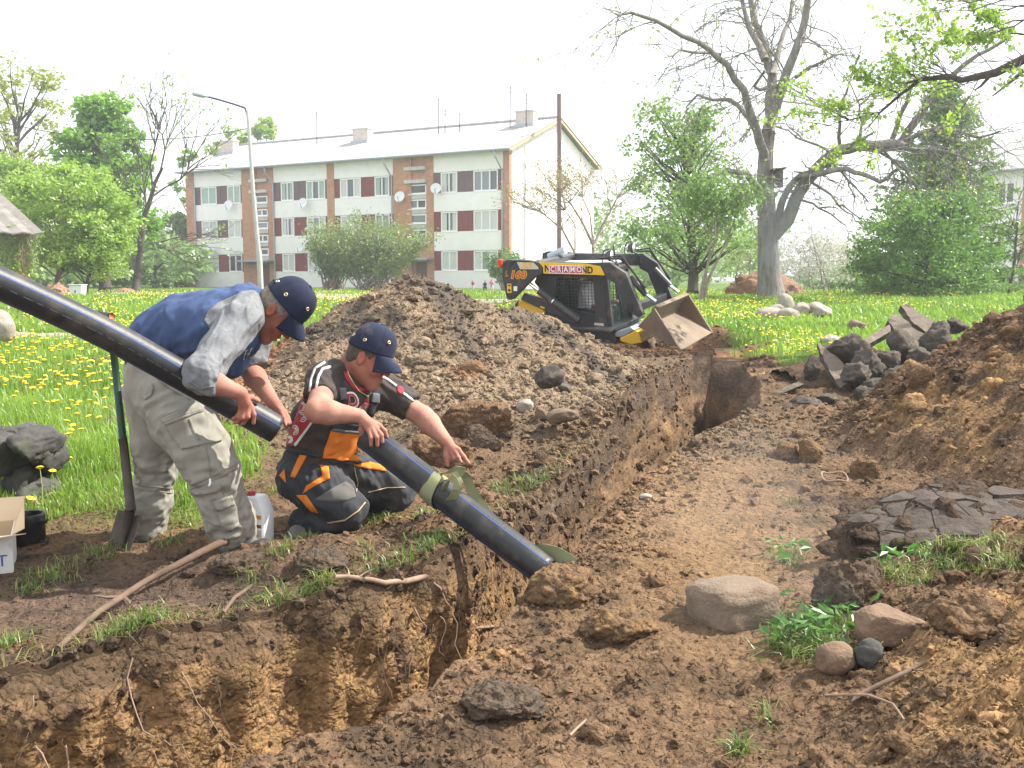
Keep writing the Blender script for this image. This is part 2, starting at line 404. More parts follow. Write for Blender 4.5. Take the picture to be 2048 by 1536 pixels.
def make_ground():
    ys = [-4, -2, -.5, .6]
    y = 1.2
    while y < 30: ys.append(y); y += max(.012, (.0068 if y < 4 or y > 14.5 else .0043) * y)
    while y < 900: ys.append(y); y *= 1.05
    ys = np.array(ys); nr = len(ys)
    xl, xr, dep = trench_l(ys), trench_r(ys), trench_d(ys)
    NL, NW, NF, NR = 175, 44, 12, 175
    tl = np.linspace(1, 0, NL) ** 1.25; tr = np.linspace(0, 1, NR) ** 1.25
    ext = .58 * np.abs(ys) + 3.0
    nr_ = sstep(5.6, 4.0, ys)                     # the far cut is straighter than the slumped near end
    nl = .05 * fbm(ys * 1.6, 0, 5, 2) + nr_ * (.02 * fbm(ys * 5, 0, 5, 2) + .03 * fbm(ys * 6, 0, 6, 2)); nrr = .05 * fbm(ys * 1.6, 9, 5, 2) + nr_ * .03 * fbm(ys * 6, 9, 6, 2)
    k = sstep(.02, .4, dep)
    xl = xl + nl * k; xr = np.maximum(xr + nrr * k, xl + .25)
    bl = np.interp(ys, [1, 2.5, 3.3, 4.2, 5, 9, 14], [.5, .45, .32, .16, .14, .16, .2]); br = np.interp(ys, [1, 3, 5, 7.5, 8.5, 10, 12], [.05, .06, .05, .08, .5, .8, .7])
    wd = xr - xl; bl = np.minimum(bl, wd * .42); br = np.minimum(br, wd * .68)
    X = np.zeros((nr, NL + NW + NF + NW + NR)); Yg = np.repeat(ys[:, None], X.shape[1], 1); wall = np.zeros_like(X)
    X[:, :NL] = xl[:, None] - tl[None] * ext[:, None]
    t = np.linspace(0, 1, NW + 2)[1:-1]
    X[:, NL:NL + NW] = xl[:, None] + (t ** .8)[None] * bl[:, None]; wall[:, NL:NL + NW] = t
    a, b = xl + bl, xr - br
    X[:, NL + NW:NL + NW + NF] = a[:, None] + np.linspace(0, 1, NF)[None] * (b - a)[:, None]; wall[:, NL + NW:NL + NW + NF] = 1
    X[:, NL + NW + NF:NL + NW + NF + NW] = xr[:, None] - (t[::-1] ** .8)[None] * br[:, None]; wall[:, NL + NW + NF:NL + 2 * NW + NF] = t[::-1]
    X[:, NL + 2 * NW + NF:] = xr[:, None] + tr[None] * ext[:, None]
    g = grass_mask(X, Yg); soil = 1 - g
    Z = hbase(X, Yg) + mound_c(X, Yg) + mound_r(X, Yg) + hfine(X, Yg, soil)
    ZL = Z[:, NL - 1:NL]; ZR = Z[:, NL + 2 * NW + NF:NL + 2 * NW + NF + 1]
    D = dep[:, None]
    ww = wall * k[:, None]
    inL = np.zeros_like(X, bool); inL[:, NL:NL + NW] = True
    inR = np.zeros_like(X, bool); inR[:, NL + NW + NF:NL + NW + NF + NW] = True
    fl = np.zeros_like(X, bool); fl[:, NL + NW:NL + NW + NF] = True
    zf = -D + .05 * fbm(X * 4, Yg * 4, 77, 3)
    Z = np.where(inL, ZL + (zf - ZL) * wall * k[:, None] , Z)
    Z = np.where(inR, ZR + (zf - ZR) * wall * k[:, None], Z)
    Z = np.where(fl, np.where(k[:, None] > .01, zf * k[:, None] + (1 - k[:, None]) * Z, Z), Z)
    # rough wall faces: vertical streaks, pockets, an overhanging rooty lip
    amp = np.sin(np.clip(wall, 0, 1) * math.pi) ** .6 * k[:, None]
    s = Yg * 1.0 + X * .6
    nearw = sstep(5.6, 4.0, Yg)
    dn = .060 * fbm(s * 3.2, Z * .9, 3, 4) + .034 * clumps(s * 8, Z * 1.6, 6, 3) + .012 * clumps(s * 24, Z * 10, 9, 2)
    df = .055 * fbm(s * 1.1, Z * 1.8, 3, 3) + .045 * clumps(s * 1.9, Z * 4.0, 6, 2) + .012 * pn(s * 5, Z * 9, 9)
    disp = dn * nearw + df * (1 - nearw)
    lip = .09 * np.exp(-((wall - .12) / .09) ** 2) * (.4 + fbm(s * np.where(Yg < 5, 2.5, .9), 0, 8, 2)) * k[:, None] * (.35 + .65 * nearw)
    push = disp * amp + lip
    lean = np.gradient(xl, ys)[:, None]; nn = np.sqrt(1 + lean ** 2)
    X = X + np.where(inL, push, np.where(inR, -push, 0)) / nn
    Yg = Yg - np.where(inL, push * lean, np.where(inR, -push * lean, 0)) / nn * sstep(1, 0, np.abs(lean) - 1.6)
    # colour of the earth
    C = soil_col(X, Yg)
    n2 = fbm(s * 2.2, Z * 3, 61, 4); n3 = np.where(Yg < 5, fbm(s * 12, Z * 9, 71, 3), fbm(s * 4, Z * 5, 71, 2)); n4 = fbm(s * 5, Z * .8, 81, 4)
    depth = np.where(wall > 0, np.maximum(ZL * inL + ZR * inR + 0 * fl, 0) * 0 + wall * D, 0)
    wc = lerp(np.broadcast_to(SAND * 1.02, X.shape + (3,)), BROWN * 1.15, sstep(.1, .75, n2 + .5 * n4))
    wc = lerp(wc, DARK * 1.5, sstep(.45, .95, n4 + .4 * n3) * .8)
    wc = lerp(wc, DARK * 1.25, sstep(.26, .06, depth + .16 * n2 + .05 * n3 + .06 * n4) * .85)
    fa = sstep(4.6, 6.2, Yg)
    wc = lerp(wc, BROWN * (.95 + .35 * fbm(s * .9, Z * 2.6, 13, 3))[..., None], fa * .85)
    wc = lerp(wc, SAND * .85, fa * sstep(.1, .6, fbm(s * 1.0, Z * 1.7, 27, 3)) * .7)
    wc = lerp(wc, DARK * 1.5, fa * sstep(.52, .18, depth + .3 * fbm(s * 1.3, Z * 2, 33, 3)) * .85)
    wc = lerp(wc, GREY * .9, fa * sstep(.25, .6, fbm(s * 1.4, Z * 3.2, 43, 3)) * .6)
    wc = wc * (1 + .14 * n3[..., None] + .16 * np.where(Yg < 5, fbm(s * 9, Z * .5, 17, 3), 1.0 * fbm(s * 2.4, Z * 6, 17, 2))[..., None])
    iw = (inL | inR | fl) & (k[:, None] > .05)
    C = np.where(iw[..., None], wc, C)
    gt = np.where(iw, 0, g)
    gn = fbm(X * .8, Yg * .8, 91, 3)[..., None]
    C = lerp(C, np.clip(TURF * (1 + .35 * gn), 0, 1), gt)
    nc = X.shape[1]
    V = np.stack([X, Yg, Z], -1).reshape(-1, 3)
    i = np.arange(nr - 1)[:, None] * nc + np.arange(nc - 1)[None]
    Fc = np.stack([i, i + 1, i + nc + 1, i + nc], -1).reshape(-1, 4)
    m = mat('soil', (.60, .58, .56), .93, (1.28, 1.24, 1.2), 38, 6, bump=1, bscale=110, spec=.10, attr='Col', bdist=.008)
    n_, l_ = m.node_tree.nodes, m.node_tree.links; tc_ = [x for x in n_ if x.type == 'TEX_COORD'][0]; last = [x for x in n_ if x.type == 'BUMP'][0]
    wv = n_.new('ShaderNodeTexNoise'); wv.inputs['Scale'].default_value = 14; wv.inputs['Detail'].default_value = 3; l_.new(tc_.outputs['Object'], wv.inputs['Vector'])
    ad = n_.new('ShaderNodeVectorMath'); ad.operation = 'MULTIPLY_ADD'; ad.inputs[1].default_value = (.06, .06, .06); l_.new(wv.outputs['Color'], ad.inputs[0]); l_.new(tc_.outputs['Object'], ad.inputs[2])
    sm_ = n_.new('ShaderNodeAttribute'); sm_.attribute_name = 'smear'; stn = n_.new('ShaderNodeMath'); stn.operation = 'MULTIPLY_ADD'; stn.inputs[1].default_value = -.30; stn.inputs[2].default_value = .8; l_.new(sm_.outputs['Fac'], stn.inputs[0]); l_.new(stn.outputs[0], last.inputs['Strength'])
    for sc_, ds_ in ((22, .020), (55, .011)):
        vo = n_.new('ShaderNodeTexVoronoi'); vo.inputs['Scale'].default_value = sc_; vo.inputs['Randomness'].default_value = 1; l_.new(ad.outputs[0], vo.inputs['Vector'])
        bp = n_.new('ShaderNodeBump'); bp.invert = True; l_.new(stn.outputs[0], bp.inputs['Strength']); bp.inputs['Distance'].default_value = ds_; l_.new(vo.outputs['Distance'], bp.inputs['Height']); l_.new(bp.outputs[0], last.inputs['Normal']); last = bp
    # scrape marks drag the grain out lengthwise on the cut faces
    sc1 = n_.new('ShaderNodeMath'); sc1.operation = 'MULTIPLY_ADD'; sc1.inputs[1].default_value = -.76; sc1.inputs[2].default_value = 1; l_.new(sm_.outputs['Fac'], sc1.inputs[0])
    cbx = n_.new('ShaderNodeCombineXYZ'); cbx.inputs[0].default_value = 1; cbx.inputs[2].default_value = 1; l_.new(sc1.outputs[0], cbx.inputs[1])
    vm_ = n_.new('ShaderNodeVectorMath'); vm_.operation = 'MULTIPLY'; dest = [k.to_socket for k in tc_.outputs['Object'].links]
    l_.new(tc_.outputs['Object'], vm_.inputs[0]); l_.new(cbx.outputs[0], vm_.inputs[1])
    for ds in dest: l_.new(vm_.outputs[0], ds)
    me = npmesh('ground', V, Fc, m)
    setcol(me, np.clip(C.reshape(-1, 3), .01, 1))
    sa = me.attributes.new('smear', 'FLOAT', 'POINT'); sa.data.foreach_set('value', np.where(iw, .3 + .7 * sstep(4.4, 5.6, Yg), 0).astype(np.float32).ravel())      # cut faces are smeared smooth by the bucket
    o = link('ground', me); tag(o, kind='structure')
    return o, V, Fc
GROUND, GV, GF = make_ground()
GBVH = None
def drop(x, y, z=5):
    """Height of the built ground under a point."""
    return hg(x, y)

# far hills / strip of hazy woodland floor is simply the ground going on to the horizon
def sheet(name, pts, w, m, lift=.03):
    """A worn path following the lie of the land."""
    pts = [Vector((*p, 0)) for p in pts]; V = []; Fs = []
    P = []
    for i in range(len(pts) - 1):
        for k in range(12): P.append(pts[i].lerp(pts[i + 1], k / 12))
    P.append(pts[-1])
    n = 7
    for i, p in enumerate(P):
        t = (P[min(i + 1, len(P) - 1)] - P[max(i - 1, 0)]).normalized(); a = Vector((-t.y, t.x, 0))
        ww = w * (1 + .25 * float(pn(i * .37, 2.2, 0)))
        for k in range(n):
            u = (k / (n - 1) - .5); q = p + a * (u * ww + .12 * w * float(pn(i * .5, 0, 3.3)))
            V.append((q.x, q.y, hg(q.x, q.y) + lift - (.06 if k in (0, n - 1) else 0)))
    for i in range(len(P) - 1):
        for k in range(n - 1):
            b = i * n + k; Fs.append((b, b + 1, b + n + 1, b + n))
    o = link(name, npmesh(name, V, Fs, m)); return tag(o, kind='structure')
M['path'] = mat('sandy_path', (.22, .18, .14), .95, (.32, .27, .21), 3, bump=.4, bscale=30)
sheet('path', [(-9.5, 17.2), (-7.3, 17.0), (-5.6, 17.2), (-4.2, 17.6), (-3.0, 18.5)], 1.3, M['path'])
sheet('path', [(-24, 40), (-16, 41), (-11, 40), (-7.5, 37), (-4.5, 34.5)], 2.2, M['path'], .05)
sheet('path', [(-9.0, 33), (-5.5, 31.5), (-3.2, 30.0), (0, 29)], 3.2, M['path'], .05)
# ------------------------------------------------------------------ the three-storey apartment block
def brickmat(name, c1, c2, mortar, sx=1):
    m = mat(name, c1, .9); n = m.node_tree.nodes; l = m.node_tree.links
    tc = n.new('ShaderNodeTexCoord'); sp = n.new('ShaderNodeSeparateXYZ'); cb = n.new('ShaderNodeCombineXYZ'); ad = n.new('ShaderNodeMath')
    l.new(tc.outputs['Object'], sp.inputs[0]); l.new(sp.outputs[0], ad.inputs[0]); l.new(sp.outputs[1], ad.inputs[1])
    l.new(ad.outputs[0], cb.inputs[0]); l.new(sp.outputs[2], cb.inputs[1])
    b = n.new('ShaderNodeTexBrick'); b.inputs['Color1'].default_value = (*c1, 1); b.inputs['Color2'].default_value = (*c2, 1); b.inputs['Mortar'].default_value = (*mortar, 1)
    b.inputs['Scale'].default_value = 1; b.inputs['Brick Width'].default_value = .26; b.inputs['Row Height'].default_value = .085; b.inputs['Mortar Size'].default_value = .008
    l.new(cb.outputs[0], b.inputs['Vector'])
    nz = n.new('ShaderNodeTexNoise'); nz.inputs['Scale'].default_value = 2.2; nz.inputs['Detail'].default_value = 6; l.new(tc.outputs['Object'], nz.inputs['Vector'])
    mr = n.new('ShaderNodeMapRange'); mr.inputs[1].default_value = .3; mr.inputs[2].default_value = .7; mr.inputs[3].default_value = .88; mr.inputs[4].default_value = 1.08; l.new(nz.outputs['Fac'], mr.inputs[0])
    mx = n.new('ShaderNodeVectorMath'); mx.operation = 'SCALE'; l.new(b.outputs['Color'], mx.inputs[0]); l.new(mr.outputs[0], mx.inputs['Scale'])
    l.new(mx.outputs[0], n['Principled BSDF'].inputs['Base Color'])
    bp = n.new('ShaderNodeBump'); bp.inputs['Strength'].default_value = .5; bp.inputs['Distance'].default_value = .01; bp.invert = True
    l.new(b.outputs['Fac'], bp.inputs['Height']); l.new(bp.outputs[0], n['Principled BSDF'].inputs['Normal'])
    return m
M['brick'] = brickmat('orange_brick', (.50, .235, .12), (.40, .165, .085), (.46, .36, .27))
M['palebrick'] = brickmat('pale_brick', (.62, .52, .45), (.5, .42, .37), (.6, .57, .53))
M['gablebrick'] = brickmat('silicate_brick', (.86, .82, .79), (.84, .78, .74), (.84, .81, .79))
M['plaster'] = mat('white_render', (.80, .78, .76), .9, (.86, .84, .82), 1.3, 6, bump=.2, bscale=20, wear=(.56, .52, .48), wscale=.9, wlo=.62, whi=.8)
M['redboard'] = mat('red_boards', (.17, .03, .028), .75, (.22, .045, .04), 1.5, 5, bump=.6, bscale=9, aniso=(6, 6, .3), bdist=.02)
M['oldboard'] = mat('weathered_boards', (.11, .055, .06), .9, (.19, .13, .14), 3, 6, bump=.8, bscale=9, aniso=(6, 6, .3), bdist=.02)
M['frame'] = mat('white_frame', (.8, .8, .8), .4)
M['concrete'] = mat('grey_concrete', (.42, .41, .38), .9, (.55, .53, .5), 3, 5)
M['slate'] = mat('corrugated_sheet', (.29, .285, .28), .9, (.40, .395, .385), 1.2, 7, bump=.2, bscale=8, wear=(.20, .20, .185), wscale=1.4, wlo=.56, whi=.8)
M['zinc'] = mat('zinc', (.34, .37, .42), .45, metal=.4)
M['dish'] = mat('dish_white', (.72, .73, .75), .45)
M['darkmetal'] = mat('dark_metal', (.05, .05, .055), .5, metal=.5)
M['rust'] = mat('rusty_tube', (.10, .06, .06), .8, (.17, .09, .08), 4)
M['wooddoor'] = mat('door_wood', (.12, .06, .045), .7, (.16, .09, .06), 5)
M['timber'] = mat('fascia_timber', (.45, .3, .16), .8, (.55, .4, .24), 3)
def glassmat(name, c, r=.05):
    return mat(name, c, r, spec=.8)
M['pane'] = glassmat('window_glass', (.05, .06, .065))
M['pane2'] = glassmat('window_glass_sky', (.16, .19, .21))
M['curtain'] = mat('net_curtain', (.5, .52, .5), .8, (.62, .63, .6), 6, 2, aniso=(9, 9, .2))
M['greencurtain'] = mat('green_curtain', (.28, .38, .34), .8, (.42, .5, .45), 6, 2, aniso=(9, 9, .2))
M['amber'] = mat('amber_curtain', (.45, .3, .22), .8, (.55, .42, .34), 6, 2, aniso=(9, 9, .2))

A0 = at(381, 580, 85.0); B0 = at(1018.5, 580, 70.0)
ux, uy = (B0.x - A0.x), (B0.y - A0.y); LEN = math.hypot(ux, uy); ux /= LEN; uy /= LEN
GZ = .55
bld = empty('apartment_building', (A0.x, A0.y, GZ), 'long three storey apartment block with white bands and brick stair bays', 'building', rz=math.atan2(uy, ux))
BM = mat_of(bld); BI = BM.inverted()
bu = (BI.to_3x3() @ Vector((0, 1, 0)))
def fac(px, py):
    """Point of the facade plane under a pixel: (along, up) in the block's own frame."""
    d = ray(px, py); o = Vector((0, 0, CZ)); n = Vector((-uy, ux, 0))
    t = (Vector((A0.x, A0.y, 0)) - o).dot(n) / d.dot(n)
    q = BI @ (o + d * t)
    return q.x, q.z
DEP = 14.0
EV = 9.63                                         # wall top
def brow(px, ys):                                 # average row heights from photo
    return [fac(px, y)[1] for y in ys]
rows = brow(945, [341, 383, 421, 462, 501, 541])  # window head / sill for the 2nd, 1st, ground floor
W3t, W3b, W2t, W2b, W1t, W1b = rows
# core walls
w = MB(); w.box((0.02, .35, 0), (LEN - .02, DEP, EV)); core = w.build('wall', M['plaster'], bld)
g = MB()
apex = 2.95
g.prism([(0.0, 0), (DEP, 0), (DEP, EV), (DEP / 2, EV + apex - .1), (0.0, EV)], (LEN - .35, 0.0, 0), (0, 1, 0), (0, 0, 1), (.38, 0, 0)); g.build('gable_wall', M['gablebrick'], bld)
g = MB(); g.prism([(0.3, 0), (DEP, 0), (DEP, EV), (DEP / 2, EV + apex - .1), (0.3, EV)], (-.03, 0, 0), (0, 1, 0), (0, 0, 1), (.38, 0, 0)); g.build('gable_wall', M['gablebrick'], bld)
# pilasters
def pil(x0, x1, y0=-.06, y1=.3, z0=0, z1=EV - .05, m='brick', name='brick_pier'):
    p = MB(); p.box((x0, y0, z0), (x1, y1, z1)); return p.build(name, M[m], bld)
X = lambda px: fac(px, 450)[0]
pil(-.12, X(391)); pil(X(656), X(670)); pil(X(1007), LEN + .05)
# stair bays: side piers and a set-back middle
bays = [(486, 513, 538, 549), (788, 824, 854, 868)]
for (a, b, c, d) in bays:
    pil(X(a), X(b)); pil(X(c), X(d))
    pil(X(b), X(c), .1, .34, 2.3, EV - .05, name='stair_wall')
    z = [fac((b + c) / 2, y)[1] for y in ((355, 363) if a > 600 else (365, 372))]
    for (yy0, yy1) in (((341, 351), (366, 372)) if a < 600 else ((316, 322), (338, 343))):
        p = MB(); z1, z0 = fac(b, yy0 + 20 if a < 600 else yy0 + 20)[1], 0
        zt = fac((b + c) / 2, (361 if yy0 == 341 else 383) if a < 600 else (337 if yy0 == 316 else 363))[1]
        p.box((X(b) - .5, -.28, zt - .12), (X(c) + .02, .1, zt + .12)); p.build('concrete_lintel', M['concrete'], bld)
# white bands and window rows
white = [(391, 486), (549, 656), (670, 788), (868, 1007)]
wins = {0: ((403, 434.5, 2), (456, 482, 2)), 1: ((563, 588, 2), (613.5, 651, 3)), 2: ((681, 722.5, 3), (750, 779, 2)), 3: ((882, 914.5, 2), (947, 995.5, 3))}
rng = random.Random(3)
def window(x0, x1, z0, z1, n, y=.04, curtain=None, parent=bld, fr=.085, name='window'):
    f = MB()
    f.box((x0, y - .03, z0), (x1, y + .09, z0 + fr)); f.box((x0, y - .03, z1 - fr), (x1, y + .09, z1))
    f.box((x0, y - .028, z0 + fr), (x0 + fr, y + .09, z1 - fr)); f.box((x1 - fr, y - .028, z0 + fr), (x1, y + .09, z1 - fr))
    for i in range(1, n):
        xm = x0 + (x1 - x0) * i / n; f.box((xm - fr * .55, y - .026, z0 + fr), (xm + fr * .55, y + .09, z1 - fr))
    f.box((x0 - .03, y - .09, z0 - .06), (x1 + .03, y + .02, z0 - .004))
    fo = f.build(name, M['frame'], parent)
    q = (x1 - x0) / n
    for i in range(n):
        p = MB(); p.box((x0 + q * i + fr * .5, y + .05, z0 + fr * .5), (x0 + q * (i + 1) - fr * .5, y + .056, z1 - fr * .5)); p.build('pane', M['pane' if rng.random() < .65 else 'pane2'], fo)
    if curtain:
        N = 24
        for side in ((0, .3), (.7, 1)) if rng.random() < .5 else ((0, 1),):
            V = []; Fs = []; b = 0
            for i in range(N + 1):
                xx = x0 + fr + (x1 - x0 - 2 * fr) * (side[0] + (side[1] - side[0]) * i / N)
                yy = y + .046 - .004 * math.sin(i * 1.9)
                V += [(xx, yy, z0 + fr), (xx, yy, z1 - fr)]
            for i in range(N): k = b + 2 * i; Fs.append((k, k + 2, k + 3, k + 1))
            c = MB(); c.add(V, Fs); c.build('curtain', M[curtain], fo)
    return fo
for s, (a, b) in enumerate(white):
    x0, x1 = X(a), X(b)
    for (z0, z1) in ((0, W1b), (W1t, W2b), (W2t, W3b), (W3t, EV - .05)):
        p = MB(); p.box((x0, -.02, z0), (x1, .34, z1)); p.build('white_panel', M['plaster'], bld, bevel=.02)
    for fl, (z0, z1) in enumerate(((W1b, W1t), (W2b, W2t), (W3b, W3t))):
        edges = [x0]
        for (wa, wb, n) in wins[s]:
            cu = rng.choice(['curtain', 'curtain', 'greencurtain', None, 'amber' if fl == 0 and s == 0 else 'curtain'])
            window(X(wa), X(wb), z0, z1 - .02, n, curtain=cu); edges += [X(wa), X(wb)]
        edges.append(x1)
        old = (fl == 2) or (fl == 1 and s == 0)
        if s == 2 and fl == 2: old = False
        for i in range(0, len(edges), 2):
            e0, e1 = edges[i], edges[i + 1]
            if e1 - e0 < .05: continue
            pnl = MB()
            nb = max(1, int((e1 - e0) / .14))
            for k in range(nb):
                q = (e1 - e0) / nb
                pnl.box((e0 + q * k + .008, .03 + .008 * rng.random(), z0), (e0 + q * (k + 1) - .008, .2, z1))
            po = pnl.build('board_panel', M['oldboard' if old else 'redboard'], bld)
# stair windows
for (a, b, c, d), ww in zip(bays, (((513.5, 536, [(392, 406), (418.5, 432), (444, 457.5), (470, 484), (497, 510.5)]),), ((818, 853, [(369, 388), (399, 417.5), (428.5, 447), (459, 478)]),))):
    for (wa, wb, ys) in ww:
        for i, (ya, yb) in enumerate(ys):
            z1, z0 = fac((wa + wb) / 2, ya)[1], fac((wa + wb) / 2, yb)[1]
            window(X(wa), X(wb), z0, z1, 1 if i % 2 == 0 else 2, y=.02, fr=.09, name='stair_window')
            zz = fac((wa + wb) / 2, yb + 5)[1]
            p = MB(); p.box((X(wa) - .3, -.03, z0 - .36), (X(wb) + .02, .1, z0 - .07)); p.build('sill_panel', M['concrete'], bld)
# entrances: canopy, recess, door
for (a, b, c, d) in bays:
    xa, xb = X(b) - .1, X(c) + .1
    zc = 2.15
    p = MB(); p.box((X(a) - .05, -1.0, zc), (X(d), .1, zc + .14)); p.build('entrance_canopy', M['zinc'], bld)
    dr = MB(); dr.box((xa + .35, .25, 0), (xb - .15, .31, 2.05)); do = dr.build('door', M['wooddoor'], bld)
    h = MB(); h.box((xb - .35, .2, 1.0), (xb - .31, .25, 1.18)); h.build('handle', M['darkmetal'], do)
    p = MB(); p.box((xa, .1, 0), (xa + .3, .34, 2.15)); p.build('entrance_wall', M['brick'], bld)
# roof: two slopes of corrugated sheets
rf = empty('roof'); rf.parent = bld
def slope(y0, z0, y1, z1, name):
    V = []; Fs = []; n = int((LEN + 1.0) / .075); th = .03
    for i in range(n + 1):
        x = -.5 + (LEN + 1.0) * i / n; dz = .03 * math.cos(i * math.pi / 2) + .004 * rng.random()
        V += [(x, y0, z0 + dz), (x, y1, z1 + dz), (x, y0, z0 + dz - th), (x, y1, z1 + dz - th)]
    for i in range(n):
        k = 4 * i; Fs += [(k, k + 4, k + 5, k + 1), (k + 2, k + 3, k + 7, k + 6), (k, k + 2, k + 6, k + 4), (k + 1, k + 5, k + 7, k + 3)]
    m = MB(); m.add(V, Fs); return m.build(name, M['slate'], rf)
slope(-.75, EV + .02, DEP / 2, EV + apex + .12, 'roof_slope'); slope(DEP + .75, EV + .02, DEP / 2 + .01, EV + apex + .13, 'roof_slope')
p = MB(); p.tube([(-.5, DEP / 2, EV + apex + .17), (LEN + .5, DEP / 2, EV + apex + .17)], .12, 6); p.build('ridge_cap', M['slate'], rf)
p = MB(); p.box((-.5, -.72, EV - .12), (LEN + .5, -.3, EV - .02)); p.build('eave_board', M['concrete'], rf)
for sgn, ye in ((1, -.75), (-1, DEP + .75)):
    p = MB(); p.prism([(ye, EV - .24), (DEP / 2, EV + apex - .14), (DEP / 2, EV + apex + .06), (ye, EV - .03)], (LEN + .4, 0, 0), (0, 1, 0), (0, 0, 1), (.06, 0, 0)); p.build('barge_board', M['timber'], rf)
p = MB(); p.tube([(-.5, -.82, EV - .06), (LEN + .5, -.82, EV - .06)], .075, 8); p.build('gutter', M['zinc'], bld)
for px in (393, 549.5, 786, 1006):
    x = X(px)
    p = MB(); p.tube([(x - .25, -.8, EV - .1), (x - .2, -.75, EV - .5), (x, -.12, EV - 1.4), (x, -.12, .3), (x, -.3, .15)], .06, 8); p.build('downpipe', M['zinc'], bld)
for px in (460, 726, 1053):
    yv = {460: 4.6, 726: 4.6, 1053: 5.6}[px]
    # where the stack passes through the slope
    d = ray(px, {460: 318, 726: 288, 1053: 258}[px]); o = Vector((0, 0, CZ)); n = Vector((-uy, ux, 0)); base = BM @ Vector((0, yv, 0))
    q = BI @ (o + d * ((base - o).dot(n) / d.dot(n)))
    zr = EV + (yv + .75) / (DEP / 2 + .75) * apex
    p = MB(); p.box((q.x - .75, yv - .35, zr - .5), (q.x + .75, yv + .35, zr + 1.0)); c = p.build('chimney', M['palebrick'], rf)
    p = MB(); p.box((q.x - .8, yv - .4, zr + 1.0), (q.x + .8, yv + .4, zr + 1.1)); p.build('chimney_cap', M['palebrick'], c); p = MB(); p.box((q.x - .8, yv - .55, zr - .42), (q.x + .8, yv - .36, zr + .1)); p.build('flashing', M['zinc'], c)
p = MB(); p.box((X(1007), -.09, 0), (LEN + .02, -.061, .001 + .4)); p.build('plinth', M['concrete'], bld)

def on_front(px, py, y=-.35):
    q = fac(px, py); return BM @ Vector((q[0], y, q[1]))
def dish(px, py, r, label):
    c = on_front(px, py, -.55)
    e = empty('satellite_dish', c, label, 'satellite dish', 'satellite dishes on the apartment block')
    ax = Vector((-.35, -.9, .3)).normalized()
    if px > 860: ax = Vector((-.15, -.95, .25)).normalized()
    Mx = ax.to_track_quat('Z', 'Y').to_matrix()
    d = MB(); d.lathe([(0.001, -.12 * r), (r * .35, -.1 * r), (r * .7, -.03 * r), (r, .09 * r), (r * 1.02, .09 * r), (r * .7, -.06 * r), (.001, -.16 * r)], n=24, M=Mx); d.build('reflector', M['dish'], e, smooth=True)
    a = MB(); a.tube([Mx @ Vector((0, r * .0 - r, 0.05)), Mx @ Vector((0, -r * .3, r * .9))], .02, 6); a.build('feed_arm', M['darkmetal'], e)
    l = MB(); l.ell(Mx @ Vector((0, -r * .28, r * .92)), (.06, .06, .08)); l.build('receiver', M['frame'], e)
    s = MB(); s.tube([Mx @ Vector((0, 0, -.1 * r)), (0, .3, -.1), (0, .55, -.1)], .03, 6); s.build('bracket', M['darkmetal'], e)
    for o in e.children:
        pass
dish(466, 411, .40, 'satellite dish under the top right window of the leftmost white bay')
dish(431.5, 499.5, .38, 'satellite dish low on the leftmost white bay above the ground floor windows')
dish(614.5, 407, .40, 'satellite dish under the wide green curtained top window left of the brick pier')
dish(608, 495, .37, 'satellite dish half behind the shrubs above a ground floor window')
dish(808, 394.5, .40, 'satellite dish beside the small stair windows of the right brick bay')
dish(880, 378, .38, 'satellite dish below the top window beside the right stair bay')
# television aerials on the roof
def aerial(px, ytop, ybot, label, bars):
    yv = 5.0; d = ray(px, ybot); o = Vector((0, 0, CZ)); n = Vector((-uy, ux, 0)); base = BM @ Vector((0, yv, 0))
    P = o + d * ((base - o).dot(n) / d.dot(n)); q = BI @ P
    zr = EV + (yv + .75) / (DEP / 2 + .75) * apex
    P = BM @ Vector((q.x, yv, zr)); h = (ybot - ytop) / F * P.y
    e = empty('roof_aerial', P, label, 'aerial', 'aerials on the block roof')
    m = MB(); m.tube([(0, 0, -.2), (.03, 0, h)], .035, 6); m.build('mast', M['darkmetal'], e)
    m = MB()
    for k in range(bars): z = h - .15 - .3 * k; m.tube([(-.4 + .06 * k, -.1, z), (.4 - .06 * k, .1, z)], .018, 4)
    m.build('crossbar', M['darkmetal'], e)
aerial(634, 235, 300, 'thin roof aerial left of the middle chimney', 1)
aerial(877, 208, 280, 'tall thin aerial right of the middle chimney', 1)
aerial(890, 225, 275, 'slightly leaning thin aerial right of the middle chimney', 2)
aerial(919, 238, 278, 'short aerial on the roof right of the two thin ones', 1)
aerial(1020, 175, 258, 'tallest roof aerial just left of the right chimney', 2)
aerial(1052, 195, 262, 'aerial standing behind the right chimney', 3)
# tall flue pipe by the gable
fp = at(1118, 590, 72.5); ht = (560 - 199) / F * 72.5 + CZ - .5
e = empty('flue_pipe', (fp.x, fp.y, .5), 'tall rusty brown flue pipe standing against the bright gable', 'flue pipe')
p = MB(); p.tube([(0, 0, 0), (-.02, 0, ht * .6), (-.06, 0, ht)], [.17, .165, .16], 10); p.build('pipe_body', M['rust'], e)
p = MB()
for z in (ht * .45, ht * .66, ht * .87): p.tube([(-.03, 0, z), (-.03, 0, z + .1)], .2, 10)
p.build('flange', M['rust'], e)

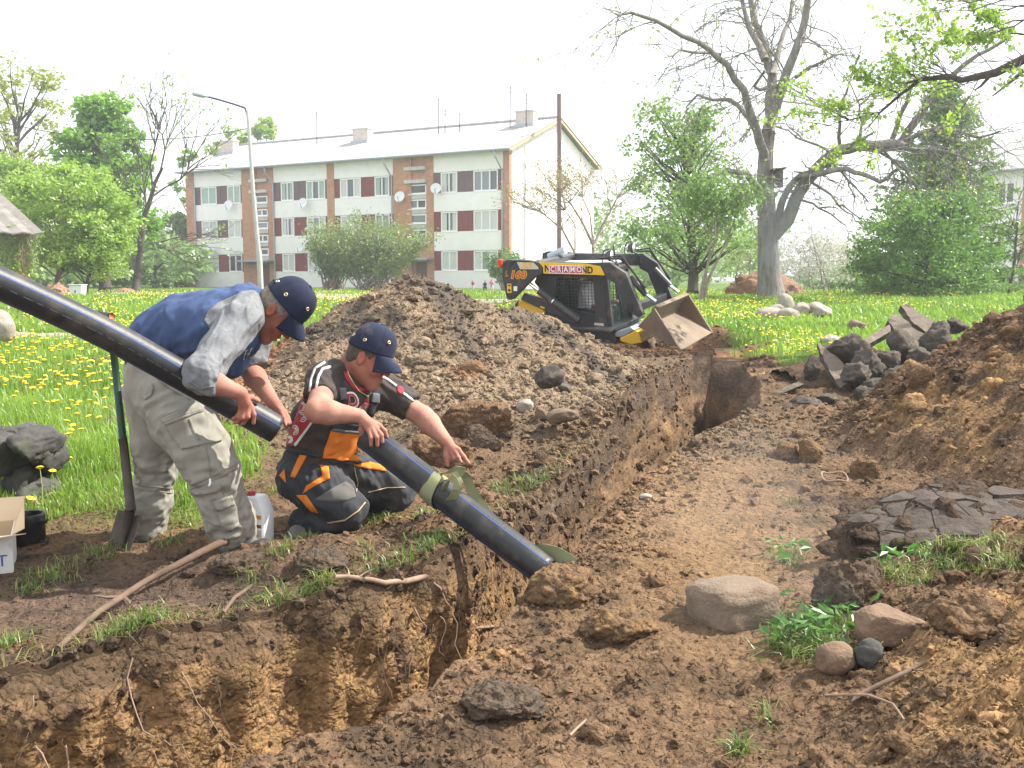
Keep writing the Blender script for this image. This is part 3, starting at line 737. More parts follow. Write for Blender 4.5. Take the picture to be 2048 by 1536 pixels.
# ------------------------------------------------------------------ second block at the right edge
c0 = at(1977, 585, 62); c1 = at(2240, 585, 56)
dx, dy = c1.x - c0.x, c1.y - c0.y; L2 = math.hypot(dx, dy)
b2 = empty('apartment_building', (c0.x, c0.y, .55), 'white apartment block with grey corrugated roof at the right edge behind the spruce', 'building', rz=math.atan2(dy, dx))
B2 = mat_of(b2); B2I = B2.inverted()
def fac2(px, py):
    d = ray(px, py); o = Vector((0, 0, CZ)); n = Vector((-dy, dx, 0)).normalized()
    q = B2I @ (o + d * ((c0 - o).dot(n) / d.dot(n))); return q.x, q.z
zt2 = fac2(2000, 343)[1]
p = MB(); p.box((-1.4, .05, 0), (L2, 10, zt2)); p.build('wall', M['plaster'], b2)
xa = fac2(2040, 500)[0]
p = MB(); p.box((xa, -.03, 0), (xa + .8, .3, zt2)); p.build('brick_pier', M['brick'], b2)
def win2(x0, x1, y0, y1, n):
    (a, z1), (b, z0) = fac2(x0, y0), fac2(x1, y1)
    return window(a, b, z0, z1, n, y=.0, parent=b2)
win2(1996, 2029, 366, 406, 2); win2(1980, 2024, 536, 576, 2); win2(1994, 2026, 450, 492, 2)
zr2 = fac2(2000, 296)[1]
V = []; Fs = []; n = int((L2 + 3) / .1)
for i in range(n + 1):
    x = -1.9 + (L2 + 3) * i / n; dz = .03 * math.cos(i * math.pi / 2)
    V += [(x, -.6, zt2 + .05 + dz), (x, 4.6, zr2 + 1.1 + dz), (x, -.6, zt2 + .01 + dz), (x, 4.6, zr2 + 1.06 + dz)]
for i in range(n):
    k = 4 * i; Fs += [(k, k + 4, k + 5, k + 1), (k + 2, k + 3, k + 7, k + 6), (k, k + 2, k + 6, k + 4), (k + 1, k + 5, k + 7, k + 3)]
p = MB(); p.add(V, Fs); p.build('roof', M['slate'], b2)
p = MB(); p.tube([(-1.9, -.66, zt2 - .02), (L2, -.66, zt2 - .02)], .08, 8); p.build('gutter', M['zinc'], b2)

# ------------------------------------------------------------------ brick shed at the left edge
sh = at(58, 575, 36)
s = empty('shed', (sh.x, sh.y, .5), 'old brick shed with sloping corrugated roof overgrown by creeper at the left edge', 'shed', rz=math.radians(25.7))
SHI = mat_of(s).inverted()
k36 = 36 / F
def sl2(px, py, dy=0):
    nrm = mat_of(s).to_3x3() @ Vector((0, 1, 0)); o = Vector((0, 0, CZ)); d = ray(px, py); b = mat_of(s) @ Vector((0, dy, 0))
    return SHI @ (o + d * ((b - o).dot(nrm) / d.dot(nrm)))
p = MB(); q = sl2(34, 560); q2 = sl2(56, 468); p.box((q[0], -.2, -.2), (q2[0], .2, q2[2])); p.build('corner_pier', M['brick'], s)
p = MB(); p.box((-6, .1, -.2), (q[0] + .02, 5, q2[2])); p.build('wall', M['palebrick'], s)
p = MB(); p.box((-6, -.25, q2[2]), (q2[0] + .35, .2, q2[2] + .16)); p.build('eave_beam', M['timber'], s)
V = []; Fs = []
A = sl2(86, 466, -.9); Bq = sl2(-2, 385, 2.4)
n = 46
for i in range(n + 1):
    x = A[0] - 7.2 * i / n; x2 = Bq[0] - 7.2 * i / n; dz = .035 * math.cos(i * math.pi / 2)
    V += [(x, -.9, A[2] + dz), (x2, 2.4, Bq[2] + dz), (x, -.9, A[2] + dz - .05), (x2, 2.4, Bq[2] + dz - .05)]
for i in range(n):
    k = 4 * i; Fs += [(k, k + 4, k + 5, k + 1), (k + 2, k + 3, k + 7, k + 6), (k, k + 2, k + 6, k + 4), (k + 1, k + 5, k + 7, k + 3)]
M['oldslate'] = mat('old_corrugated_sheet', (.15, .135, .12), .9, (.24, .22, .20), 2.5, 7, wear=(.10, .10, .07), wscale=1.4, wlo=.56, whi=.8)
p = MB(); p.add(V, Fs); p.build('roof', M['oldslate'], s)

# ------------------------------------------------------------------ street lamp
lb = at(522, 590, 44)
e = empty('street_lamp', (lb.x, lb.y, .6), 'leaning grey street lamp with a long arm in front of the block', 'street lamp')
def lp(px, py, dy=0): v = at(px, py, 44 + dy) - Vector((lb.x, lb.y, .6)); return v
M['lamppole'] = mat('lamp_pole', (.36, .36, .35), .8, (.46, .46, .44), 3)
m = MB(); m.tube([(0, 0, -.1), lp(519, 520), lp(517, 500)], [.13, .125, .12], 12); m.build('lower_pole', M['lamppole'], e)
m = MB(); m.tube([lp(517, 505), lp(506, 380), lp(497, 245), lp(494, 220)], [.1, .085, .07, .06], 10); m.build('pole', M['lamppole'], e)
m = MB(); m.tube([lp(494, 228), lp(490, 216), lp(470, 209), lp(440, 200), lp(414, 193)], [.05, .045, .04, .04, .04], 8); m.build('arm', M['darkmetal'], e)
a, b = lp(418, 194), lp(384, 187)
m = MB(); m.tube([a, a.lerp(b, .2), a.lerp(b, .35), a.lerp(b, .9), b], [.06, .09, .17, .15, .06], 10, flat=.55); m.build('lamp_head', M['zinc'], e, smooth=True)
# power line across the left
m = MB(); P0, P1 = at(-60, 226, 50), at(500, 256, 52)
m.tube([P0.lerp(P1, i / 14) - Vector((0, 0, .9 * 4 * (i / 14) * (1 - i / 14))) for i in range(15)], .022, 4)
tag(m.build('power_line', M['darkmetal']), 'thin power line crossing the sky at the far left', 'cable')
# ------------------------------------------------------------------ trees
M['bark'] = mat('grey_bark', (.13, .12, .105), .95, (.28, .26, .235), 6, 6, bump=1, bscale=14, aniso=(1.6, 1.6, .35), bdist=.05, wear=(.10, .13, .05), wscale=1.3, wlo=.62, whi=.72)
M['darkbark'] = mat('dark_bark', (.045, .036, .03), .95, (.10, .085, .07), 6, 5, bump=.8, bscale=14, aniso=(1.6, 1.6, .35), bdist=.03)
M['palebark'] = mat('pale_bark', (.2, .16, .12), .95, (.3, .25, .2), 6, 5)
M['leaf_maple'] = leafmat('maple_leaves', (.14, .30, .03), (.28, .50, .06), .6)
M['leaf_lime'] = leafmat('fresh_leaves', (.20, .34, .04), (.38, .53, .08), .62)
M['leaf_yellow'] = leafmat('yellow_buds', (.22, .28, .035), (.38, .42, .075), .5)
M['leaf_dark'] = leafmat('shrub_leaves', (.065, .16, .024), (.19, .35, .05), .52)
M['leaf_spruce'] = leafmat('spruce_needles', (.085, .18, .03), (.23, .37, .065), .52)
M['leaf_willow'] = leafmat('willow_leaves', (.14, .25, .045), (.27, .42, .10), .6)
M['leaf_far'] = leafmat('far_leaves', (.15, .25, .07), (.28, .39, .13), .55, .25)
M['leaf_bush'] = leafmat('bush_leaves', (.14, .21, .05), (.27, .35, .10), .5)
M['leaf_orange'] = leafmat('apricot_leaves', (.28, .19, .06), (.40, .34, .12), .5)
M['blossom'] = leafmat('white_blossom', (.42, .42, .33), (.62, .6, .52), .45)

def leaf_mesh(name, P, size, m, seed, flat=0, sizevar=.5, aspect=.6, droop=0):
    """Leaf-sized folded quads at points P."""
    r = np.random.RandomState(seed); P = np.asarray(P, np.float32); n = len(P)
    a = r.normal(size=(n, 3)); a[:, 2] = a[:, 2] * (1 - flat) - droop; a /= np.linalg.norm(a, axis=1)[:, None]
    b = r.normal(size=(n, 3)); b[:, 2] *= (1 - flat); b -= a * (a * b).sum(1)[:, None]; b /= np.linalg.norm(b, axis=1)[:, None]
    c = np.cross(a, b)
    s = size * (1 + sizevar * (r.rand(n) * 2 - 1))[:, None]
    V = np.stack([P - a * s * .5, P + b * s * aspect * .5 + c * s * .1, P + a * s * .5, P - b * s * aspect * .5 + c * s * .1], 1).reshape(-1, 3)
    Fc = np.arange(n * 4).reshape(-1, 4)
    me = npmesh(name, V, Fc, m, smooth=False)
    setrnd(me, np.repeat(r.rand(n), 4))
    return me

def wobble(rng, p0, p1, n, amt, sag=0):
    p0, p1 = Vector(p0), Vector(p1); L = (p1 - p0).length; out = [p0]
    off = Vector((0, 0, 0))
    for i in range(1, n + 1):
        t = i / n
        off += Vector((rng.uniform(-1, 1), rng.uniform(-1, 1), rng.uniform(-1, 1))) * amt * L / n
        out.append(p0.lerp(p1, t) + off - Vector((0, 0, sag * L * (t * t))))
    return out

class Tree:
    def __init__(s, seed): s.rng = random.Random(seed); s.mb = MB(); s.tips = []; s.fine = []
    def limb(s, pts, r0, r1, n=7):
        k = len(pts) - 1
        s.mb.tube(pts, [r0 + (r1 - r0) * (i / k) ** .8 for i in range(k + 1)], n, cap=True)
    def grow(s, p, d, L, r, depth, spread=.6, up=.15, split=(2, 3), shrink=.68, wob=.25, sag=0, collect=1, tipr=.25):
        rng = s.rng; d = Vector(d).normalized()
        pts = wobble(rng, p, Vector(p) + d * L, 4, wob, sag)
        s.limb(pts, r, r * .6, 6 if r > .03 else 4)
        if depth <= collect:
            for q in pts[1:]: s.tips.append(q)
        if depth == 0: return
        for k in range(rng.randint(*split)):
            t = rng.choice((2, 3, 4, 4)); base = pts[t]
            dd = (pts[-1] - pts[-2]).normalized()
            nd = dd + Vector((rng.uniform(-1, 1), rng.uniform(-1, 1), rng.uniform(-.8, .8) + up)) * spread
            s.grow(base, nd, L * shrink * rng.uniform(.75, 1.15), r * .58, depth - 1, spread, up, split, shrink, wob, sag, collect)
    def leaves(s, per, rad, keep=1, squash=.8):
        r = np.random.RandomState(s.rng.randint(0, 9999)); T = np.array([tuple(p) for p in s.tips])
        if keep < 1: T = T[r.rand(len(T)) < keep]
        P = np.repeat(T, per, 0); o = r.normal(size=P.shape) * rad; o[:, 2] *= squash
        return P + o
    def build(s, name, base, label, cat='tree', bark='bark', leaf=None, P=None, size=.2, group=None, seed=1, crown='crown', **kw):
        e = empty(name, base, label, cat, group)
        s.mb.build('trunk', M[bark], e, smooth=True, world=True)
        if leaf is not None:
            link(crown, leaf_mesh(crown, P, size, M[leaf], seed, **kw), e, world=True)
        return e
def ground_at(px, py, Y):
    p = at(px, py, Y); p.z = hg(p.x, p.y); return p

# the big old tree: trunk and main limbs follow the photograph, twigs grow from them
BT = 29.0
def bt(px, py, dy=0): return at(px, py, BT + dy)
T = Tree(11)
trunk = [bt(1541, 606), bt(1541, 590), bt(1539, 560), bt(1537, 520), bt(1536, 480), bt(1534, 430), bt(1530, 360), bt(1532, 300), bt(1537, 262)]
T.mb.tube(trunk, [.56, .42, .34, .31, .29, .27, .235, .205, .19], 18)
def limb(pts, r0, r1, dys, tw, leafy=0, n=9, d=2, L=1.6):
    k = len(pts); P = [bt(px, py, dys * i / (k - 1)) for i, (px, py) in enumerate(pts)]
    # smooth the polyline a little
    Q = [P[0]]
    for i in range(k - 1): Q += [P[i].lerp(P[i + 1], .5) + Vector((T.rng.uniform(-1, 1), T.rng.uniform(-1, 1), T.rng.uniform(-1, 1))) * .05, P[i + 1]]
    T.limb(Q, r0, r1, n)
    for j in range(int(tw * 1.5)):
        t = T.rng.uniform(.12, 1) * (len(Q) - 1); i = int(min(t, len(Q) - 2)); p = Q[i].lerp(Q[i + 1], t - i)
        dirv = (Q[i + 1] - Q[i]).normalized() * .5 + Vector((T.rng.uniform(-1, 1), T.rng.uniform(-.7, .7), T.rng.uniform(-.9, .8)))
        T.grow(p, dirv, L * T.rng.uniform(.5, 1), max(.015, r1 * .35), d, .8, -.12, (2, 3), .66, .3, .10)
    return Q
limb([(1534, 440), (1522, 400), (1509, 368), (1493, 345), (1458, 342), (1430, 352), (1400, 362), (1380, 380)], .15, .035, -2, 16, L=1.7)
limb([(1530, 330), (1518, 280), (1506, 240), (1488, 180), (1455, 130), (1420, 100), (1365, 72), (1310, 40), (1262, 25), (1235, 30)], .15, .03, -3, 26, L=1.6)
limb([(1525, 285), (1508, 255), (1488, 225), (1462, 200), (1425, 200), (1395, 190), (1372, 215)], .11, .025, 2, 14, L=1.2)
limb([(1440, 110), (1400, 105), (1360, 100), (1330, 115)], .06, .02, -2, 8, L=1.2)
limb([(1537, 262), (1540, 200), (1545, 150), (1535, 110), (1518, 60), (1505, 20), (1490, -60)], .185, .07, 1, 14, L=1.5)
limb([(1537, 250), (1562, 180), (1588, 110), (1610, 40), (1625, -40), (1640, -120)], .17, .07, -1, 14, L=1.5)
limb([(1545, 150), (1560, 90), (1580, 40), (1590, -30)], .10, .04, 2, 8, L=1.3)
limb([(1530, 120), (1500, 60), (1480, -20)], .12, .05, 1, 6, L=1.3)
limb([(1590, 155), (1620, 135), (1655, 118), (1683, 108)], .06, .02, -1, 6, d=1, L=.8)
limb([(1570, 165), (1540, 175), (1520, 180), (1508, 172), (1530, 140)], .07, .03, -1.5, 3, d=1, L=.8)
# low fork to the right with the long bent limb
limb([(1548, 470), (1575, 440), (1590, 400), (1610, 365), (1640, 330), (1680, 300), (1720, 290), (1780, 288), (1810, 296)], .21, .13, -2, 10, L=1.3)
limb([(1550, 450), (1562, 410), (1575, 380), (1600, 352), (1640, 348), (1695, 338), (1725, 348), (1760, 364), (1785, 345), (1800, 338)], .12, .04, -3, 12, L=1.1)
limb([(1800, 290), (1840, 230), (1860, 205), (1905, 150), (1955, 110), (2010, 80)], .13, .04, -2.6, 16, L=1.5)
limb([(1782, 286), (1800, 230), (1820, 180), (1836, 150)], .08, .04, -2, 6, L=1.0)
limb([(1790, 292), (1850, 262), (1905, 258), (1960, 275), (2000, 262)], .08, .02, -3, 14, L=1.3)
limb([(1680, 295), (1680, 250), (1682, 205), (1700, 160), (1720, 110)], .06, .02, -2, 8, L=1.2)
limb([(1805, 296), (1860, 298), (1920, 312), (1970, 330)], .07, .02, -2.5, 12, L=1.2)
TWIGS = list(T.tips)
rr = np.random.RandomState(5); TP = np.array([tuple(p) for p in TWIGS]); TP = TP[rr.rand(len(TP)) < .05]; TP = np.repeat(TP, 3, 0); TP += rr.normal(size=TP.shape) * .08
bigtree = T.build('old_tree', (bt(1541, 600).x, BT, hg(bt(1541, 600).x, BT)), 'huge old bare tree with thick grey forked trunk on the lawn', 'tree', 'bark', 'leaf_yellow', TP, .09, seed=3)
# bird house on the trunk
p = bt(1557, 357, -.35); e = empty('birdhouse', p, 'small dark bird box hanging on the old tree trunk', 'bird box')
m = MB(); m.box((-.13, -.12, -.25), (.10, .12, .22)); m.build('box', M['darkbark'], e)
m = MB(); m.prism([(-.2, .22), (.17, .26), (.17, .30), (-.2, .26)], (0, -.2, 0), (1, 0, 0), (0, 0, 1), (0, .42, 0)); m.build('lid', M['darkbark'], e)

# limb of a maple that reaches in from the right
T = Tree(23); MT = 15.0
def mt(px, py, dy=0): return at(px, py, MT + dy)
gx = mt(2330, 600); gz = hg(gx.x, gx.y)
T.limb([Vector((gx.x, gx.y, gz - .1)), mt(2300, 300), mt(2280, 60), mt(2290, -200)], .26, .16, 12)
Q = [mt(2285, 100), mt(2170, 85), mt(2048, 118), mt(1990, 146, .2), mt(1960, 152, .3), mt(1925, 160, .4), mt(1895, 152, .4), mt(1840, 160, .6), mt(1800, 190, .7), mt(1760, 225, .8), mt(1700, 240, 1)]
T.limb(Q, .095, .010, 9)
T.limb([mt(2048, 140), mt(2020, 165), mt(1985, 192)], .035, .012, 6); T.limb([mt(1985, 146), mt(1962, 172), mt(1950, 180)], .03, .012, 6)
for i in range(2, len(Q)):
    for j in range(5 if i > 4 else 2):
        d = (Q[i] - Q[i - 1]).normalized() * .8 + Vector((T.rng.uniform(-.6, .6), T.rng.uniform(-.6, .6), T.rng.uniform(-.3, 1.0)))
        T.grow(Q[i], d, T.rng.uniform(.35, .8), .009, 2, .6, .12, (2, 3), .72, .2, 0)
for (a, b) in (((2048, 40), (1900, 90)), ((2060, 10), (1930, 20)), ((2070, 70), (1960, 60)), ((2080, -10), (1850, 20))):
    for j in range(2):
        p = mt(*a, T.rng.uniform(-.5, .8)); d = mt(b[0], b[1], T.rng.uniform(-.5, .8)) - p
        T.grow(p, d, d.length * .6, .013, 3, .5, .08, (2, 3), .62, .2, 0)
P = T.leaves(5, .05, .42)
T.build('maple_tree', (gx.x, gx.y, gz), 'maple limb with fresh green leaf clusters reaching in from the right', 'tree', 'darkbark', 'leaf_lime', P, .075, seed=4)

def blob_tree(name, label, base, top, wpx, Y, seed, bark, leaf, n, size, trunk_r, pts=None, clump=9, hollow=.35, squash=1, zlo=.25, group=None, cat='tree', droop=0, nl=7, shape=None, crown='crown', skirt=0):
    """Tree whose crown is a loose set of leaf clumps carried on limbs."""
    rng = random.Random(seed); r = np.random.RandomState(seed)
    b = at(*base, Y); b.z = hg(b.x, b.y) - .05
    t = at(*top, Y); H = t.z - b.z; Wd = wpx / F * Y / 2
    T = Tree(seed)
    tr = wobble(rng, b, b.lerp(t, .72), 6, .10); T.limb(tr, trunk_r, trunk_r * .3, 9)
    T.mb.tube([b - Vector((0, 0, .15)), b + Vector((0, 0, .25))], [trunk_r * 1.5, trunk_r], 9)
    C = []
    for k in range(clump * 4):
        u = rng.random(); z = zlo + (1 - zlo) * u
        prof = shape(u) if shape else math.sqrt(max(0, 1 - (2 * u - .9) ** 2 / 1.25))
        a = rng.uniform(0, 2 * math.pi); q = math.sqrt(rng.uniform(hollow ** 2, 1)) * prof * Wd
        C.append(Vector((b.x + (t.x - b.x) * z + q * math.cos(a), b.y + q * math.sin(a), b.z + H * z)))
    for c in C[::2]:
        zt = max(.12, min(.8, ((c.z - b.z) / H - .22))); i = zt / .72 * 6; i0 = int(min(i, 5)); s0 = tr[i0].lerp(tr[i0 + 1], min(1, i - i0))
        w = wobble(rng, s0, c, 4, .18, -.02); T.limb(w, trunk_r * .28, .012 + .002 * Y / 30, 5)
    cl = np.array([tuple(c) for c in C]); w = r.uniform(.5, 1.3, len(cl)); idx = r.choice(len(cl), n, p=w / w.sum())
    rad = np.minimum(Wd, 2.6) * (.20 + .24 * r.rand(len(cl)))[idx][:, None]
    o = r.normal(size=(n, 3)); o /= np.linalg.norm(o, axis=1)[:, None]; o *= rad * (r.rand(n, 1) ** .6); o[:, 2] *= .62 * squash
    P = cl[idx] + o
    keep = (fbm(P[:, 0] / Wd * 2.5, P[:, 1] / Wd * 2.5, P[:, 2] / Wd * 2.5, 3) > -.34) & (fbm(P[:, 0] * 1.6, P[:, 1] * 1.6, P[:, 2] * 1.6, 2) > -.30)
    return T.build(name, b, label, cat, bark, leaf, P[keep], size, group, seed, crown=crown, flat=.25, droop=droop)

blob_tree('maple_tree', 'tall full maple with bright green crown left of the bare tree', (212, 576), (205, 205), 205, 52, 31, 'darkbark', 'leaf_maple', 24000, .30, .33, clump=34, zlo=.28, hollow=.2, shape=lambda u: .35 + .65 * math.sin(min(1, (u + .12) * 1.05) * math.pi) ** .7)
blob_tree('lime_tree', 'low spreading yellow green tree right of the shed', (113, 582), (140, 345), 270, 41, 32, 'palebark', 'leaf_lime', 17000, .18, .10, clump=24, zlo=.32)
blob_tree('lime_tree', 'yellow green tree rising behind the shed roof', (20, 575), (30, 320), 250, 50, 33, 'palebark', 'leaf_lime', 15000, .20, .16, clump=24, zlo=.25)
blob_tree('lime_tree', 'small round yellow green tree beside the white bin', (170, 580), (195, 430), 150, 40, 34, 'darkbark', 'leaf_lime', 8000, .16, .1, clump=16, zlo=.25)
blob_tree('oak_tree', 'tall sparse yellow budding tree at the far left edge', (10, 575), (30, 110), 210, 60, 35, 'darkbark', 'leaf_yellow', 7500, .24, .3, clump=22, zlo=.4, hollow=.1)
# the slim nearly bare tree
T = Tree(36); Yb = 47
def sb(px, py, dy=0): return at(px, py, Yb + dy)
T.limb([sb(271, 582), sb(276, 540), sb(282, 480), sb(290, 430), sb(302, 395), sb(310, 365), sb(325, 335)], .20, .06, 9)
for pts, r in (([(285, 460), (293, 420), (290, 390), (287, 370)], .07), ([(302, 395), (330, 375), (360, 360), (375, 340)], .06), ([(306, 380), (300, 330), (310, 290), (320, 260)], .06), ([(322, 338), (330, 300), (325, 270), (335, 250)], .05), ([(282, 480), (270, 450), (262, 430)], .03), ([(280, 490), (310, 485), (335, 500)], .025)):
    Q = [sb(*p_, T.rng.uniform(-.6, .6)) for p_ in pts]; T.limb(Q, r, .015, 6)
    for j in range(7):
        i = T.rng.randint(1, len(Q) - 1); T.grow(Q[i], (Q[i] - Q[i - 1]).normalized() + Vector((T.rng.uniform(-.8, .8), T.rng.uniform(-.5, .5), T.rng.uniform(-.1, .8))), 1.7, .03, 3, .6, .05, (2, 3), .7, .2, 0)
T.build('bare_tree', (sb(271, 582).x, Yb, hg(sb(271, 582).x, Yb)), 'slim dark nearly leafless tree left of the apartment block', 'tree', 'darkbark', 'leaf_lime', T.leaves(1, .2, .10), .16, seed=8)
# trees behind the block
blob_tree('poplar_tree', 'tall sparse green tree showing above the left end of the block roof', (520, 580), (528, 240), 110, 108, 37, 'palebark', 'leaf_lime', 3000, .55, .3, clump=10, zlo=.45, hollow=.1)
blob_tree('poplar_tree', 'lower sparse green tree at the left above the block roof', (450, 580), (462, 262), 90, 110, 38, 'palebark', 'leaf_lime', 2000, .55, .3, clump=9, zlo=.5, hollow=.1)
blob_tree('poplar_tree', 'green tree top just left of the block', (385, 580), (378, 300), 70, 100, 39, 'palebark', 'leaf_maple', 1500, .5, .25, clump=8, zlo=.35)
blob_tree('birch_tree', 'bushy pale green tree against the left end wall of the block', (350, 585), (352, 430), 130, 88, 40, 'palebark', 'leaf_far', 6000, .34, .2, clump=12, zlo=.05)
blob_tree('birch_tree', 'dark green bush between the bare tree and the block', (310, 588), (312, 470), 110, 72, 41, 'darkbark', 'leaf_far', 5000, .3, .15, clump=10, zlo=.02)

def shrub(name, label, base, top, wpx, Y, seed, leaf, n, size, stems=26, bark='palebark', cat='shrub', group=None, spread=1.0, leafzone=.35):
    rng = random.Random(seed); T = Tree(seed); r = np.random.RandomState(seed)
    b = at(*base, Y); b.z = hg(b.x, b.y); t = at(*top, Y); H = t.z - b.z; Wd = wpx / F * Y / 2
    for k in range(stems):
        a = rng.uniform(0, 2 * math.pi); q = math.sqrt(rng.random()); h = H * (1.02 - .3 * q * q) * rng.uniform(.75, 1.05)
        e = Vector((b.x + q * Wd * math.cos(a) * spread, b.y + q * Wd * .6 * math.sin(a), b.z + h)); s0 = b + Vector((rng.uniform(-.3, .3) * Wd, rng.uniform(-.3, .3) * Wd, 0))
        w = wobble(rng, s0, e, 6, .12); T.limb(w, .022 + Y * .0003, .007, 4)
        for i in range(2, 7):
            T.tips += [w[i]] * (1 if i < 3 else 2)
            for j in range(2):
                d = (w[i] - w[i - 1]).normalized() * .8 + Vector((rng.uniform(-1, 1), rng.uniform(-1, 1), rng.uniform(-.3, .6)))
                q2 = w[i] + d * H * .16; T.limb([w[i], w[i].lerp(q2, .5) + Vector((0, 0, .02)), q2], .011, .005, 3); T.tips += [w[i].lerp(q2, .5), q2]
    TP = np.array([tuple(p) for p in T.tips]); TP = TP[TP[:, 2] > b.z + H * leafzone * .5]
    idx = r.randint(0, len(TP), n); P = TP[idx] + r.normal(size=(n, 3)) * H * .05
    return T.build(name, b, label, cat, bark, leaf, P, size, group, seed, crown='foliage')
shrub('shrub', 'pale green shrub with bare stems in front of the block, left one of two', (668, 588), (690, 455), 120, 60, 51, 'leaf_bush', 5200, .17, 34)
shrub('shrub', 'wide pale green shrub in front of the block behind the heap', (745, 588), (775, 450), 230, 58, 52, 'leaf_bush', 9000, .17, 60)
shrub('shrub', 'low lilac bush beside the children under the block corner', (1012, 590), (1012, 505), 70, 60, 53, 'leaf_dark', 2200, .16, 16)
# the thin orange tinted tree before the gable
T = Tree(54); Yo = 52
def ob(px, py, dy=0): return at(px, py, Yo + dy)
for pts, r in (([(1190, 585), (1188, 520), (1186, 490), (1165, 445), (1140, 405), (1115, 385)], .13), ([(1186, 495), (1205, 450), (1222, 420), (1235, 395)], .08), ([(1150, 580), (1149, 505), (1125, 460), (1090, 430), (1070, 420)], .09), ([(1186, 485), (1180, 430), (1165, 395)], .06), ([(1150, 500), (1150, 450), (1130, 420)], .05)):
    Q = [ob(*p_, T.rng.uniform(-.5, .5)) for p_ in pts]; T.limb(Q, r, .02, 7)
    for j in range(13):
        i = T.rng.randint(2, len(Q) - 1); T.grow(Q[i], (Q[i] - Q[i - 1]).normalized() * .7 + Vector((T.rng.uniform(-1, 1), T.rng.uniform(-.7, .7), T.rng.uniform(-.4, .7))), 1.2, .025, 2, .7, .05, (2, 3), .7, .25, 0)
T.build('fruit_tree', (ob(1190, 585).x, Yo, hg(ob(1190, 585).x, Yo)), 'slender orange tinted budding tree in front of the bright gable', 'tree', 'palebark', 'leaf_orange', T.leaves(2, .14, .7), .10, seed=9)
# willow-like tree between loader and old tree
blob_tree('willow_tree', 'leafy green willow like tree behind the loader', (1385, 598), (1370, 215), 270, 33, 56, 'darkbark', 'leaf_willow', 12500, .13, .20, clump=30, zlo=.2, hollow=.15, shape=lambda u: .55 + .45 * math.sin(min(1, u * 1.1 + .05) * math.pi))
T = Tree(57)
for k, (x0, x1) in enumerate(((1398, 1440), (1402, 1425), (1408, 1470))):
    T.limb([at(x0, 606, 27), at(x0 + 8, 560, 27), at((x0 + x1) / 2 + 6, 500, 27), at(x1, 440, 27)], .05, .015, 6); T.tips += [at((x0 + x1) / 2 + 6, 500, 27), at(x1, 440, 27), at(x1 - 5, 460, 27)]
    for j in range(5): T.grow(at(x1 - 10, 470, 27), (T.rng.uniform(-.6, .6), T.rng.uniform(-.5, .5), .6), .8, .012, 2)
T.build('sapling', at(1400, 606, 27), 'three thin leaning saplings rising beside the willow like tree', 'tree', 'palebark', 'leaf_willow', T.leaves(8, .25), .11, seed=12)
# spruce and the round bush at the right
def spruce(base, top, wpx, Y, seed, label):
    rng = random.Random(seed); b = at(*base, Y); b.z = hg(b.x, b.y); t = at(*top, Y); H = t.z - b.z; Wd = wpx / F * Y / 2
    T = Tree(seed); T.limb(wobble(rng, b, t, 6, .01), .2, .03, 8); Pn = []
    z = .06
    while z < .99:
        R = Wd * (1 - z) ** .8 * rng.uniform(.75, 1.1) + .1
        for k in range(7):
            a = rng.uniform(0, 6.283); p0 = b.lerp(t, z); e = p0 + Vector((R * math.cos(a), R * math.sin(a), -R * .28 * (1 - z) + .1))
            mid = p0.lerp(e, .5) - Vector((0, 0, R * .08)); T.limb([p0, mid, e + Vector((0, 0, R * .08))], .025, .008, 4)
            m = int(16 + R * 26)
            for i in range(m):
                u = rng.uniform(.12, 1); q = p0.lerp(mid, u * 2) if u < .5 else mid.lerp(e + Vector((0, 0, R * .08)), u * 2 - 1)
                Pn.append(q + Vector((rng.gauss(0, .11), rng.gauss(0, .11), -abs(rng.gauss(0, .16)) * (1 if i % 3 else .2))))
        z += .021
    return T.build('spruce_tree', b, label, 'tree', 'darkbark', 'leaf_spruce', Pn, .24, seed=seed, aspect=.32, droop=.5)
spruce((1885, 600), (1893, 150), 430, 38, 61, 'tall green spruce behind the round bush at the right')
blob_tree('lilac_bush', 'big round dark green lilac bush on the lawn at the right', (1850, 606), (1860, 395), 290, 31, 62, 'darkbark', 'leaf_dark', 22000, .12, .08, clump=34, zlo=.02, hollow=.25, cat='shrub', shape=lambda u: .98 * math.cos(max(0, u - .35) * 1.75) if u > .35 else .86 + .4 * u, crown='foliage')
T = Tree(63); b0 = at(2018, 600, 36); b0.z = hg(b0.x, b0.y)
T.limb([b0, at(2022, 560, 36), at(2030, 520, 36), at(2032, 480, 36), at(2036, 440, 36)], .08, .03, 7)
for k in range(16):
    T.grow(at(2030 + T.rng.uniform(-4, 6), T.rng.uniform(440, 540), 36), (T.rng.uniform(-1, 1), T.rng.uniform(-.6, .6), T.rng.uniform(.1, .9)), .9, .018, 2, .6, .05)
T.build('bare_tree', b0, 'small knotty nearly bare tree before the right white block', 'tree', 'darkbark', 'blossom', T.leaves(1, .12, .3), .08, seed=14)
